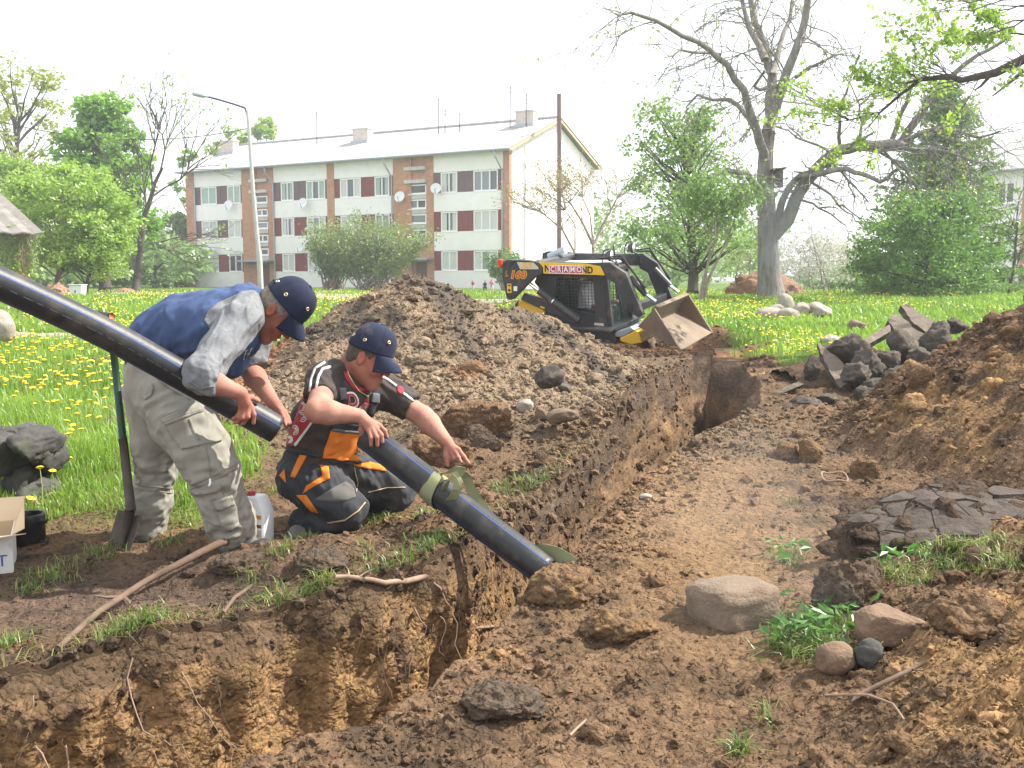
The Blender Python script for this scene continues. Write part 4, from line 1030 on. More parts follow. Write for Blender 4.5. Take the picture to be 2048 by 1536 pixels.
# blossoming saplings beyond the old tree
for i, (px, top, Y, lab) in enumerate(((1640, 470, 44, 'thin sapling with pale blossom right of the old tree trunk'), (1690, 480, 50, 'pale blossoming sapling in the middle of the gap beyond the lawn'), (1603, 500, 48, 'low pale blossoming sapling close to the old tree'), (1476, 480, 46, 'thin pale green sapling left of the old tree trunk'))):
    T = Tree(70 + i); b = at(px, 597, Y); b.z = hg(b.x, b.y); t = at(px + 8, top, Y)
    for k in range(3):
        w = wobble(T.rng, b + Vector((T.rng.uniform(-.5, .5), 0, 0)), t + Vector((T.rng.uniform(-1, 1), T.rng.uniform(-.5, .5), T.rng.uniform(-.6, .2))), 6, .1); T.limb(w, .05, .012, 5)
        for j in range(16): q = w[T.rng.randint(2, 6)]; T.grow(q, (T.rng.uniform(-1, 1), T.rng.uniform(-1, 1), T.rng.uniform(-.2, .6)), .8, .012, 2, .6, .05)
    T.build('fruit_tree', b, lab, 'tree', 'palebark', 'blossom' if i < 3 else 'leaf_lime', T.leaves(2, .1, .6), .10, seed=80 + i)
# the wood far behind: one mass
def wood():
    r = np.random.RandomState(99); C = []
    spans = [(-48, -19, 64, 84, 2.2, 4.2), (-75, -28, 76, 92, 4, 7), (4, 46, 56, 74, 1.8, 3.4), (-140, -48, 95, 150, 10, 15), (-48, -22, 100, 130, 6, 10), (-5, 110, 85, 150, 7, 12)]
    P = []; mb = MB()
    for (x0, x1, y0, y1, h0, h1) in spans:
        for k in range(int((x1 - x0) * .75)):
            x = r.uniform(x0, x1); y = r.uniform(y0, y1); h = r.uniform(h0, h1) * (.8 + .25 * math.sin(x * .21)); w = r.uniform(2, 4) * min(1, h1 / 6 + .2)
            n = 430; o = r.normal(size=(n, 3)); o /= np.linalg.norm(o, axis=1)[:, None]; o *= (r.rand(n, 1) ** .4)
            lob = o * np.array([w, w, h * .46]) + np.array([x, y, .6 + h * .52])
            lob = lob[fbm(lob[:, 0] * .6, lob[:, 1] * .6, lob[:, 2] * .6, 2) > -.25]
            P.append(lob)
    P = np.concatenate(P); o = link('wood', leaf_mesh('wood', P, .5, M['leaf_far'], 5, flat=.2)); tag(o, kind='stuff')
wood()
# creeper on the shed
r = np.random.RandomState(4); P = []
for k in range(900):
    c = Vector(sl2(r.uniform(-10, 40), r.uniform(455, 560), -.3)); P.append(tuple(mat_of(s) @ c + Vector(r.normal(size=3) * .12)))
for k in range(500):
    c = Vector(sl2(60 + r.normal() * 8, r.uniform(462, 555), -.2)); P.append(tuple(mat_of(s) @ c + Vector(r.normal(size=3) * .1)))
T = Tree(91)
for k in range(24):
    a = mat_of(s) @ Vector(sl2(r.uniform(5, 72), 462, -.35)); T.limb(wobble(T.rng, a, a - Vector((T.rng.uniform(-.3, .3), 0, T.rng.uniform(.8, 1.7))), 5, .15), .012, .006, 4)
e = empty('creeper', (sh.x, sh.y, .5), 'creeper hanging from the eave of the brick shed', 'creeper')
T.mb.build('stem', M['palebark'], e, world=True); link('foliage', leaf_mesh('foliage', np.array(P), .12, M['leaf_lime'], 17), e, world=True)
# ------------------------------------------------------------------ skid steer loader
M['ldark'] = mat('dark_grey_paint', (.020, .021, .024), .45, (.03, .031, .034), 4, wear=(.16, .12, .09), wscale=3, wlo=.55, whi=.75, spec=.5)
M['lyellow'] = mat('yellow_paint', (.70, .43, .015), .38, wear=(.33, .22, .10), wscale=4, wlo=.6, whi=.8, spec=.5)
M['lwhite'] = mat('white_roof_paint', (.74, .74, .72), .4, wear=(.5, .46, .4), wscale=3, wlo=.6, whi=.8)
M['chrome'] = mat('chrome_rod', (.7, .7, .7), .18, metal=1)
M['tyre'] = mat('dusty_tyre', (.10, .075, .055), .95, (.16, .115, .08), 6, bump=.5, bscale=30)
M['buckmetal'] = mat('worn_bucket_steel', (.13, .10, .072), .7, (.21, .16, .11), 2.5, 6, metal=.25, wear=(.20, .11, .06), wscale=3, wlo=.52, whi=.7, bump=.25, bscale=22)
M['decred'] = mat('sign_red', (.42, .025, .06), .5)
M['black'] = mat('black_print', (.015, .015, .015), .6)
M['white'] = mat('white_print', (.8, .8, .8), .5)
M['decpale'] = mat('pale_sticker', (.55, .5, .42), .5)
M['orangered'] = mat('red_letters', (.5, .06, .03), .5)
M['cabglass'] = mat('cab_glass', (.02, .05, .042), .12, spec=.25)
m_ = M['cabglass'].node_tree; b_ = m_.nodes['Principled BSDF']; b_.inputs['Alpha'].default_value = .12
M['rubber'] = mat('black_rubber', (.02, .02, .02), .7)
M['amberlens'] = mat('red_lens', (.55, .04, .02), .3)
M['mirror'] = mat('lamp_glass', (.6, .62, .62), .12, metal=.8)

LY = 17.0; YAW = math.radians(27)
lo_ = at(1140, 600, LY)
LZ = -.43
ldr = empty('skid_steer_loader', (lo_.x, LY, LZ), 'yellow and dark grey skid steer loader with raised muddy bucket behind the soil heap', 'loader', rz=-YAW)
ldr.rotation_euler = (math.radians(6.5), 0, -YAW)
LM = mat_of(ldr); LI = LM.inverted(); LR = LM.to_3x3(); left = LR @ Vector((0, 1, 0))
def sd_(zx, zy, y=-.82):
    """Local (x, z) on the lengthwise plane at y, from the enlarged photograph."""
    px, py = 960 + zx / 4.096, 450 + zy / 4.096
    d = ray(px, py); o = Vector((0, 0, CZ)); b = LM @ Vector((0, y, 0))
    q = LI @ (o + d * ((b - o).dot(left) / d.dot(left))); return (q.x, q.z)
def plate(poly, y0, y1, name, m, parent=ldr, yref=-.82, bevel=.008):
    P = [sd_(*p, yref) for p in poly]
    mb = MB(); mb.prism(P, (0, y0, 0), (1, 0, 0), (0, 0, 1), (0, y1 - y0, 0)); return mb.build(name, M[m], parent, bevel=bevel)
rear = [(185, 300), (225, 285), (380, 290), (470, 305), (512, 345), (512, 395), (430, 440), (265, 610), (240, 615), (215, 590), (180, 420)]
top = [(470, 303), (880, 312), (1050, 308), (1060, 430), (1025, 415), (512, 398), (512, 345)]
front = [(1000, 330), (1060, 308), (1135, 360), (1190, 395), (1225, 480), (1335, 735), (1295, 762), (1190, 690), (1105, 478), (1035, 440)]
for sgn in (-1, 1):
    a, b = (sgn * .82, sgn * .70)
    plate(rear, a, b, 'lift_arm_rear_plate', 'ldark'); plate(top, a * .985, b, 'lift_arm_beam', 'ldark'); plate(front, a * .99, b, 'lift_arm_front', 'ldark')
    plate([(480, 306), (870, 318), (985, 338), (1022, 412), (520, 397), (516, 345)], a * 1.004, a * .985, 'yellow_side_panel', 'lyellow', bevel=.002)
    # pins
    pm = MB()
    for (zx, zy, r) in ((260, 303, .035), (240, 592, .04)):
        x, z = sd_(zx, zy); pm.cyl((x, a * 1.02, z), (x, a * .95, z), r, 14)
        pm.cyl((x, a * 1.03, z), (x, a * .95, z), r * .5, 10)
    x, z = sd_(222, 333); pm.lathe([(.05, 0), (.062, 0), (.062, .01), (.05, .01)], (x, a * 1.005, z), 18, M=Matrix.Rotation(math.pi / 2 * (1 if sgn < 0 else -1), 3, 'X'))
    o = pm.build('pivot_pin', M['ldark'], ldr); o['kind'] = 'stuff'
    # lower link and lift cylinder
    plate([(330, 565), (560, 650), (720, 730), (690, 770), (560, 740), (300, 620)], sgn * .68, sgn * .60, 'lower_link', 'ldark')
    yc = sgn * .75
    A_, B_, C_ = sd_(385, 480), sd_(468, 543), sd_(800, 790)
    cy = MB(); cy.cyl((B_[0], yc, B_[1]), (C_[0], yc, C_[1]), .062, 16); cyo = cy.build('lift_cylinder', M['ldark'], ldr, smooth=False)
    cy = MB(); cy.cyl((A_[0], yc, A_[1]), (B_[0], yc, B_[1]), .03, 12); cy.build('piston_rod', M['chrome'], cyo)
    cy = MB(); q = (B_[0] + (C_[0] - B_[0]) * .35, B_[1] + (C_[1] - B_[1]) * .35); q2 = (B_[0] + (C_[0] - B_[0]) * .37, B_[1] + (C_[1] - B_[1]) * .37)
    cy.cyl((q[0], yc, q[1]), (q2[0], yc, q2[1]), .066, 16); cy.build('cylinder_band', M['chrome'], cyo)
    # bucket cylinders
    A_, B_, C_ = sd_(1185, 440), sd_(1320, 585), sd_(1400, 645)
    yc = sgn * .58
    cy = MB(); cy.cyl((A_[0], yc, A_[1]), (B_[0], yc, B_[1]), .055, 14); cyo = cy.build('bucket_cylinder', M['ldark'], ldr)
    cy = MB(); cy.cyl((B_[0], yc, B_[1]), (C_[0], yc, C_[1]), .027, 12); cy.build('piston_rod', M['chrome'], cyo)
    hz = MB()
    for k in range(2):
        hz.tube([(A_[0] - .5 + .1 * k, sgn * .66, A_[1] + .30), (A_[0] - .1, sgn * .66, A_[1] + .34 - .05 * k), (A_[0] + .1, sgn * .64, A_[1] + .05), (B_[0], sgn * .62, B_[1] + .1 - .05 * k)], .014, 6)
    o = hz.build('hydraulic_hose', M['rubber'], ldr, smooth=True); o['kind'] = 'stuff'
# cab
yc = .50
def cp(zx, zy): return sd_(zx, zy, -yc)
cab_out = [(556, 400), (1012, 425), (1052, 872), (520, 815)]
co_ = [cp(*p) for p in cab_out]
win = [(628, 432), (925, 440), (945, 735), (770, 702), (612, 640)]
wi_ = [cp(*p) for p in win]
for sgn in (-1, 1):
    y0, y1 = sgn * yc, sgn * (yc - .06)
    # frame around the side window as five plates
    O = [cp(*p) for p in ((556, 400), (1012, 425), (1052, 872), (780, 842), (520, 815))]
    I = [wi_[0], wi_[1], wi_[2], wi_[3], wi_[4]]
    for i in range(5):
        j = (i + 1) % 5
        mb = MB(); mb.prism([O[i], O[j], I[j], I[i]], (0, y0, 0), (1, 0, 0), (0, 0, 1), (0, y1 - y0, 0)); mb.build('cab_side_frame', M['ldark'], ldr)
    mb = MB(); mb.prism(I, (0, y1 * 1.0, 0), (1, 0, 0), (0, 0, 1), (0, -sgn * .008, 0)); gl_ = mb.build('side_window', M['cabglass'], ldr)
    xs = [p[0] for p in I]; zs = [p[1] for p in I]
    gr = MB(); n = 13
    def inside(x, z):
        c = False
        for i in range(len(I)):
            (x1, z1), (x2, z2) = I[i], I[i - 1]
            if (z1 > z) != (z2 > z) and x < (x2 - x1) * (z - z1) / (z2 - z1) + x1: c = not c
        return c
    yg = sgn * (yc - .025)
    for k in range(1, 12):
        x = min(xs) + (max(xs) - min(xs)) * k / 12; zz = [z for z in np.linspace(min(zs), max(zs), 60) if inside(x, z)]
        if zz: gr.box((x - 0.004, yg - .004, zz[0]), (x + 0.004, yg + .004, zz[-1]))
        z = min(zs) + (max(zs) - min(zs)) * k / 12; xx = [x for x in np.linspace(min(xs), max(xs), 60) if inside(x, z)]
        if xx: gr.box((xx[0], yg - .003, z - 0.004), (xx[-1], yg + .005, z + 0.004))
    o = gr.build('wire_screen', M['ldark'], gl_); o['kind'] = 'stuff'
xr_, xf_ = co_[0][0], co_[1][0]; zt_ = co_[0][1]; xb_ = co_[2][0]; zb_ = co_[2][1]
mb = MB(); mb.box((xr_ - .02, -yc - .03, zt_ - .03), (xf_ + .06, yc + .03, zt_ + .06)); mb.build('cab_roof', M['ldark'], ldr, bevel=.02)
mb = MB(); mb.prism([(-.66, zt_ + .065), (.66, zt_ + .065), (.56, zt_ + .12), (-.56, zt_ + .12)], (xr_ - .30, 0, 0), (0, 1, 0), (0, 0, 1), (xf_ - .1 - xr_ + .30, 0, 0)); mb.build('roof_panel', M['lwhite'], ldr, bevel=.03)
mb = MB(); mb.prism([(xr_, zb_ - .0), (xr_ + .02, zb_), (xr_ + .02, zt_ - .03), (xr_, zt_ - .03)], (0, -yc + .06, 0), (1, 0, 0), (0, 0, 1), (0, 2 * yc - .12, 0)); mb.build('cab_back', M['ldark'], ldr)
# front door frame and glass
P0, P1 = Vector((xf_, 0, zt_ - .03)), Vector((xb_ + .02, 0, zb_ - .12))
dv = (P1 - P0)
for y0, y1 in ((-yc, -yc + .07), (yc - .07, yc)):
    mb = MB(); mb.prism([(P0.x, P0.z), (P0.x + .06, P0.z), (P1.x + .06, P1.z), (P1.x, P1.z)], (0, y0, 0), (1, 0, 0), (0, 0, 1), (0, y1 - y0, 0)); mb.build('door_post', M['ldark'], ldr)
mb = MB(); mb.prism([(P0.x + .02, P0.z), (P0.x + .028, P0.z), (P1.x + .028, P1.z + .1), (P1.x + .02, P1.z + .1)], (0, -yc + .07, 0), (1, 0, 0), (0, 0, 1), (0, 2 * yc - .14, 0)); dg_ = mb.build('front_window', M['cabglass'], ldr)
mb = MB(); mb.box((P1.x - .02, -yc + .07, P1.z), (P1.x + .05, yc - .07, P1.z + .1)); mb.build('door_sill', M['ldark'], ldr)
mb = MB(); w0 = P0.lerp(P1, .75); mb.tube([(w0.x + .05, .05, w0.z), (P0.lerp(P1, .25).x + .05, -.12, P0.lerp(P1, .25).z)], .01, 4); mb.build('wiper', M['rubber'], dg_)
# seat and levers inside
sx_, sz_ = cp(800, 700)
mb = MB(); mb.box((sx_ - .28, -.24, sz_ - .12), (sx_ + .22, .24, sz_ - .02)); mb.box((sx_ - .36, -.24, sz_ - .06), (sx_ - .26, .24, sz_ + .52)); mb.build('seat', M['rubber'], ldr, bevel=.03)
mb = MB(); mb.tube([(sx_ + .45, -.28, sz_ - .15), (sx_ + .42, -.28, sz_ + .2)], .018, 6); lv = mb.build('lever', M['rubber'], ldr)
mb = MB(); mb.ell((sx_ + .42, -.28, sz_ + .24), (.03, .03, .05)); mb.build('lever_knob', M['amberlens'], lv)
# body
plate([(262, 640), (300, 620), (490, 690), (465, 812), (400, 812), (300, 990), (262, 990), (240, 700)], -.60, .60, 'rear_hood', 'lyellow', bevel=.03)
plate([(240, 660), (262, 640), (262, 990), (238, 990)], -.62, .62, 'rear_bumper', 'ldark', bevel=.01)
plate([(470, 400), (556, 402), (556, 560), (480, 520), (440, 470)], -.5, .5, 'engine_cover', 'ldark', yref=-.5, bevel=.02)
plate([(490, 690), (560, 640), (560, 820), (460, 812)], -.58, .58, 'side_tank', 'ldark', bevel=.01)
plate([(515, 800), (700, 828), (1062, 862), (1062, 880), (515, 830)], -.83, .83, 'running_board', 'ldark', bevel=.006)
plate([(520, 832), (1062, 878), (1075, 1090), (520, 1090)], -.56, .56, 'chassis', 'ldark', bevel=.01)
plate([(470, 960), (900, 985), (1110, 1000), (1110, 1040), (470, 1020)], -.66, .66, 'yellow_frame', 'lyellow', bevel=.01)
plate([(1062, 905), (1080, 890), (1190, 850), (1230, 880), (1120, 940), (1062, 935)], -.6, .6, 'front_step', 'zinc', bevel=.02)
plate([(1100, 945), (1235, 882), (1262, 900), (1290, 985), (1200, 1000), (1110, 975)], -.6, .6, 'front_fender', 'lyellow', bevel=.02)
plate([(940, 800), (1015, 806), (1015, 845), (935, 838)], -yc - .012, -yc - .002, 'maker_plate', 'decpale', yref=-yc, bevel=0)
x, z = sd_(155, 320); mb = MB(); mb.box((x - .03, -.8, z - .07), (x + .03, -.7, z + .07)); mb.build('tail_lamp', M['amberlens'], ldr, bevel=.01)
x, z = sd_(395, 262); mb = MB(); mb.cyl((x - .1, .2, z - .1), (x + .2, .2, z + .02), .07, 14); mb.build('exhaust', M['zinc'], ldr)
# cross tube of the arms
x, z = sd_(440, 330); mb = MB(); mb.cyl((x, -.7, z), (x, .7, z), .07, 12); mb.build('cross_tube', M['ldark'], ldr)
x, z = sd_(1250, 690); mb = MB(); mb.box((x - .06, -.7, z - .06), (x + .06, .7, z + .06)); mb.build('cross_tube', M['ldark'], ldr, bevel=.01)
x, z = sd_(1230, 675); mb = MB(); mb.box((x - .05, -.826, z - .06), (x + .05, -.818, z + .06)); mb.build('arm_socket', M['black'], ldr)
# wheels
for (zx) in (990, 560):
    for sgn in (-1, 1):
        x, z = sd_(zx, 1080); z = .39; yy = sgn * .70
        t = MB(); R_ = Matrix.Rotation(math.pi / 2, 3, 'X')
        t.lathe([(.24, -.13), (.33, -.145), (.385, -.12), (.39, 0), (.385, .12), (.33, .145), (.24, .13)], (x, yy, z), 40, M=R_); w_ = t.build('wheel', M['tyre'], ldr, smooth=True)
        t = MB()
        for k in range(22):
            a = k * 2 * math.pi / 22; Mk = Matrix.Translation((x, yy, z)) @ Matrix.Rotation(a, 4, 'Y') @ Matrix.Rotation(.4 * (1 if k % 2 else -1), 4, 'Z')
            t.box((.37, -.13 if k % 2 else -.01, -.03), (.41, .01 if k % 2 else .13, .03), M=Mk)
        o = t.build('tread_lug', M['tyre'], w_); o['kind'] = 'stuff'
        t = MB(); t.lathe([(.24, sgn * .1), (.22, sgn * .12), (.12, sgn * .05), (.05, sgn * .09), (.001, sgn * .09)], (x, yy, z), 24, M=Matrix.Rotation(-math.pi / 2, 3, 'X')); t.build('rim', M['lyellow'], w_, smooth=True)
# work lamps with guards
for (zx, zy, y) in ((1068, 252, -.5), (1250, 185, .55)):
    x, z = sd_(zx, zy, y)
    t = MB(); t.lathe([(.001, -.08), (.05, -.07), (.085, -.02), (.095, .02), (.09, .03)], (x, y, z), 18, M=Matrix.Rotation(math.pi / 2, 3, 'Y')); l_ = t.build('work_lamp', M['ldark'], ldr, smooth=True)
    t = MB(); t.lathe([(.001, .032), (.06, .031), (.088, .026)], (x, y, z), 18, M=Matrix.Rotation(math.pi / 2, 3, 'Y')); t.build('lens', M['mirror'], l_, smooth=True)
    t = MB(); t.tube([(x - .12, y - .03, zt_ + .08), (x - .13, y - .03, z), (x - .09, y - .03, z + .09), (x, y - .03, z + .1)], .011, 6); t.build('lamp_bracket', M['ldark'], l_)
    t = MB(); t.tube([(x + .04, y - .05, z - .07), (x + .14, y - .05, z - .14), (x + .16, y - .05, z - .27)], .011, 6); t.build('lamp_cable', M['rubber'], l_)
x, z = sd_(1115, 220, .1); t = MB(); t.tube([(x, .1, zt_ + .1), (x - .05, .1, z + .12)], .012, 5); t.ell((x - .05, .1, z), (.02, .04, .06)); t.build('mirror', M['ldark'], ldr)
# bucket
T_, L_, K_ = sd_(1430, 680, -.86), sd_(1650, 1028, -.86), sd_(1292, 832, -.86)
mid = lambda p, q, t: (p[0] + (q[0] - p[0]) * t, p[1] + (q[1] - p[1]) * t)
prof = [T_, mid(T_, K_, .55), mid(T_, K_, .88), K_, mid(K_, L_, .12), mid(K_, L_, .5), L_]
c_ = mid(mid(T_, L_, .5), K_, .35)
def inn(p, d=.045):
    v = Vector((c_[0] - p[0], c_[1] - p[1])); v = v.normalized() * d; return (p[0] + v.x, p[1] + v.y)
prof_in = [mid(T_, prof[1], .06), inn(prof[1]), inn(mid(T_, K_, .84), .07), inn(K_, .11), inn(mid(K_, L_, .15), .07), inn(prof[5]), mid(L_, prof[5], .03)]
bkt = MB(); BW = .84
for i in range(len(prof) - 1):
    bkt.prism([prof[i], prof[i + 1], prof_in[i + 1], prof_in[i]], (0, -BW, 0), (1, 0, 0), (0, 0, 1), (0, 2 * BW, 0))
bk_ = bkt.build('bucket', M['buckmetal'], ldr)
for sgn in (-1, 1):
    mb = MB(); mb.prism(prof, (0, sgn * (BW - .005), 0), (1, 0, 0), (0, 0, 1), (0, sgn * .03, 0)); mb.build('bucket_side', M['buckmetal'], bk_, bevel=.006)
    mb = MB(); q, q2 = mid(T_, L_, .0), mid(T_, L_, .97); dd = Vector((q[0] - K_[0], q[1] - K_[1])).normalized() * .03
    mb.prism([q, q2, (q2[0] - dd.x, q2[1] - dd.y), (q[0] - dd.x * 2, q[1] - dd.y * 2)], (0, sgn * (BW + .026), 0), (1, 0, 0), (0, 0, 1), (0, sgn * .02, 0)); mb.build('edge_strip', M['buckmetal'], bk_)
mb = MB(); mb.prism([(T_[0] - .09, T_[1] - .05), (T_[0] - .02, T_[1] + .035), (T_[0] + .05, T_[1] + .0), (T_[0] + .0, T_[1] - .06)], (0, -BW + .05, 0), (1, 0, 0), (0, 0, 1), (0, 2 * BW - .1, 0)); mb.build('top_rail', M['buckmetal'], bk_, bevel=.008)
# lettering on the near arm
def decal(V, Fs, cx, cz, sx, sy, ang, name, m, lift, parent):
    x0, z0 = sd_(cx, cz); ca, sa = math.cos(ang), math.sin(ang)
    mb = MB(); mb.add([(x0 + (u * sx * ca - v * sy * sa), -.826 - lift, z0 + (u * sx * sa + v * sy * ca)) for u, v in V], Fs); return mb.build(name, M[m], parent)
def rect(w, h): return [(-w / 2, -h / 2), (w / 2, -h / 2), (w / 2, h / 2), (-w / 2, h / 2)], [(0, 1, 2, 3)]
an = math.radians(-1.0)
pnl = [o for o in ldr.children if o.name.startswith('yellow_side_panel')][0]
xa0, _ = sd_(565, 360); xa1, _ = sd_(843, 365); wz = abs(sd_(700, 330)[1] - sd_(700, 397)[1])
decal(*rect(xa1 - xa0, wz), 704, 364, 1, 1, an, 'name_board', 'white', .004, pnl)
for ch, zx in zip('CRAMO', (597, 651, 706, 761, 815)):
    q = abs(sd_(730, 360)[0] - sd_(681, 360)[0])
    decal(*rect(q, wz * .82), zx, 364 + (zx - 704) * .02, 1, 1, an, 'letter_tile', 'decred', .006, pnl)
    V, Fs = text_mesh(ch, 1, .02); decal(V, Fs, zx, 364 + (zx - 704) * .02, .105, .12, an, 'letter', 'white', .008, pnl)
V, Fs = text_mesh('N', 1, .03); decal(V, Fs, 553, 358, .13, .15, an, 'letter', 'black', .003, pnl)
V, Fs = text_mesh('ND', 1, .03); decal(V, Fs, 878, 371, .13, .15, an, 'letter', 'black', .003, pnl)
rp = [o for o in ldr.children if o.name.startswith('lift_arm_rear_plate')][0]
for dx, dz, m, b, l in ((0, 0, 'lyellow', .075, .002), (0, 0, 'orangered', .02, .005)):
    V, Fs = text_mesh('160', 1, b, shear=.2, sx=1.2); decal(V, Fs, 310, 410, .165, .17, an, 'model_number', m, l, rp)
    V, Fs = text_mesh('L', 1, b, shear=.2); decal(V, Fs, 217, 402, .10, .11, an, 'model_number', 'lyellow' if b > .05 else 'black', l, rp)
plate([(303, 304), (440, 308), (478, 345), (480, 362), (330, 362)], -.826, -.8235, 'pale_sticker', 'decpale', rp, bevel=0)
V, Fs = text_mesh('35', 1, .03, shear=.2, sx=1.5); decal(V, Fs, 378, 333, .13, .13, an, 'model_number', 'lyellow', .004, rp)
plate([(222, 480), (258, 480), (260, 556), (224, 556)], -.826, -.8235, 'warning_sticker', 'lyellow', rp, bevel=0)
plate([(226, 500), (254, 500), (242, 486)], -.829, -.827, 'warning_triangle', 'black', rp, bevel=0)
plate([(230, 525), (250, 525), (250, 545), (230, 540)], -.829, -.827, 'warning_mark', 'black', rp, bevel=0)
plate([(276, 501), (306, 502), (306, 541), (276, 540)], -.826, -.8235, 'white_sticker', 'white', rp, bevel=0)
plate([(465, 672), (502, 684), (500, 697), (466, 686)], -.69, -.681, 'small_sticker', 'lyellow', ldr, bevel=0)
SEATP = LM @ Vector((sx_, 0, sz_))
# ------------------------------------------------------------------ figures: smooth distance fields turned into surfaces
class Field:
    def __init__(s, vox): s.vox = vox; s.p = []
    def cone(s, a, b, ra, rb, k=.02, flat=None, op='u'):
        s.p.append(('c', np.array(a, float), np.array(b, float), ra, rb, k, flat, op)); return s
    def chain(s, pts, rads, k=.02, flat=None):
        for i in range(len(pts) - 1): s.cone(pts[i], pts[i + 1], rads[i], rads[i + 1], k, flat)
        return s
    def ell(s, c, r, R=None, k=.02, op='u'):
        s.p.append(('e', np.array(c, float), np.array(r, float), np.array(R if R is not None else np.eye(3), float), 0, k, None, op)); return s
    def plane(s, o, n, k=.004):
        """Cut away what lies on the side n points to."""
        n = np.array(n, float); s.p.append(('p', np.array(o, float), n / np.linalg.norm(n), 0, 0, k, None, 's')); return s
    def bounds(s):
        lo = np.full(3, 1e9); hi = -lo
        for t in s.p:
            if t[7] != 'u': continue
            if t[0] == 'c': r = max(t[3], t[4]) * 1.15 + t[5]; l, h = np.minimum(t[1], t[2]) - r, np.maximum(t[1], t[2]) + r
            else: r = t[2].max() + t[5]; l, h = t[1] - r, t[1] + r
            lo = np.minimum(lo, l); hi = np.maximum(hi, h)
        return lo - 3 * s.vox, hi + 3 * s.vox
    def solve(s):
        lo, hi = s.bounds(); vx = s.vox; n = np.ceil((hi - lo) / vx).astype(int) + 1
        D = np.full(n, .2, np.float32); ax = [lo[i] + vx * np.arange(n[i]) for i in range(3)]
        for t in s.p:
            kind, op, k = t[0], t[7], t[5]
            if kind == 'p': sl_ = (slice(None),) * 3
            else:
                if kind == 'c': r = max(t[3], t[4]) * 1.2 + k + 4 * vx; l, h = np.minimum(t[1], t[2]) - r, np.maximum(t[1], t[2]) + r
                else: r = t[2].max() + k + 4 * vx; l, h = t[1] - r, t[1] + r
                i0 = np.clip(np.floor((l - lo) / vx).astype(int), 0, n - 1); i1 = np.clip(np.ceil((h - lo) / vx).astype(int) + 1, 1, n)
                sl_ = tuple(slice(a, b) for a, b in zip(i0, i1))
            X_, Y_, Z_ = np.meshgrid(ax[0][sl_[0]], ax[1][sl_[1]], ax[2][sl_[2]], indexing='ij', sparse=True)
            if kind == 'c':
                a, b = t[1], t[2]; d = b - a; L2 = max(d @ d, 1e-9)
                px, py, pz = X_ - a[0], Y_ - a[1], Z_ - a[2]
                h_ = np.clip((px * d[0] + py * d[1] + pz * d[2]) / L2, 0, 1)
                qx, qy, qz = px - h_ * d[0], py - h_ * d[1], pz - h_ * d[2]
                rad = t[3] + (t[4] - t[3]) * h_
                if t[6] is not None:
                    axis, fc = np.array(t[6][0], float), t[6][1]; axis = axis / np.linalg.norm(axis)
                    w = (qx * axis[0] + qy * axis[1] + qz * axis[2]) * (1 / fc - 1)
                    qx, qy, qz = qx + w * axis[0], qy + w * axis[1], qz + w * axis[2]
                    d_ = (np.sqrt(qx * qx + qy * qy + qz * qz) - rad) * min(1, fc)
                else: d_ = np.sqrt(qx * qx + qy * qy + qz * qz) - rad
            elif kind == 'e':
                R = t[3]; px, py, pz = X_ - t[1][0], Y_ - t[1][1], Z_ - t[1][2]; r = t[2]
                u = (px * R[0, 0] + py * R[1, 0] + pz * R[2, 0]); v = (px * R[0, 1] + py * R[1, 1] + pz * R[2, 1]); w = (px * R[0, 2] + py * R[1, 2] + pz * R[2, 2])
                k0 = np.sqrt((u / r[0]) ** 2 + (v / r[1]) ** 2 + (w / r[2]) ** 2); k1 = np.sqrt((u / r[0] ** 2) ** 2 + (v / r[1] ** 2) ** 2 + (w / r[2] ** 2) ** 2) + 1e-9
                d_ = k0 * (k0 - 1) / k1
            else:
                d_ = -((X_ - t[1][0]) * t[2][0] + (Y_ - t[1][1]) * t[2][1] + (Z_ - t[1][2]) * t[2][2])
            cur = D[sl_]
            if op == 'u':
                hh = np.clip(k - np.abs(cur - d_), 0, None); D[sl_] = np.minimum(cur, d_) - hh * hh / (4 * k)
            else:
                e_ = -d_ if kind != 'p' else -d_
                hh = np.clip(k - np.abs(cur - e_), 0, None); D[sl_] = np.maximum(cur, e_) + hh * hh / (4 * k)
        return D, lo
    def surface(s, smooth=1, fold=None):
        D, lo = s.solve(); D[0] = D[-1] = .2; D[:, 0] = D[:, -1] = .2; D[:, :, 0] = D[:, :, -1] = .2
        n = np.array(D.shape); ins = D < 0
        c = np.zeros(n - 1, np.int8)
        for i in (0, 1):
            for j in (0, 1):
                for k in (0, 1): c += ins[i:n[0] - 1 + i, j:n[1] - 1 + j, k:n[2] - 1 + k]
        act = np.argwhere((c > 0) & (c < 8)); idm = np.full(n - 1, -1, np.int32); idm[tuple(act.T)] = np.arange(len(act))
        acc = np.zeros((len(act), 3)); cnt = np.zeros(len(act))
        off = [(i, j, k) for i in (0, 1) for j in (0, 1) for k in (0, 1)]
        val = {o: D[tuple((act + o).T)] for o in off}
        for a in off:
            for b in off:
                df = np.array(b) - np.array(a)
                if df.sum() != 1 or df.min() < 0: continue
                va, vb = val[a], val[b]; m = (va < 0) != (vb < 0)
                t = np.where(m, va / np.where(va == vb, 1, va - vb), 0)
                acc += m[:, None] * (np.array(a) + t[:, None] * df); cnt += m
        V = (act + acc / cnt[:, None]) * s.vox + lo
        F_ = []
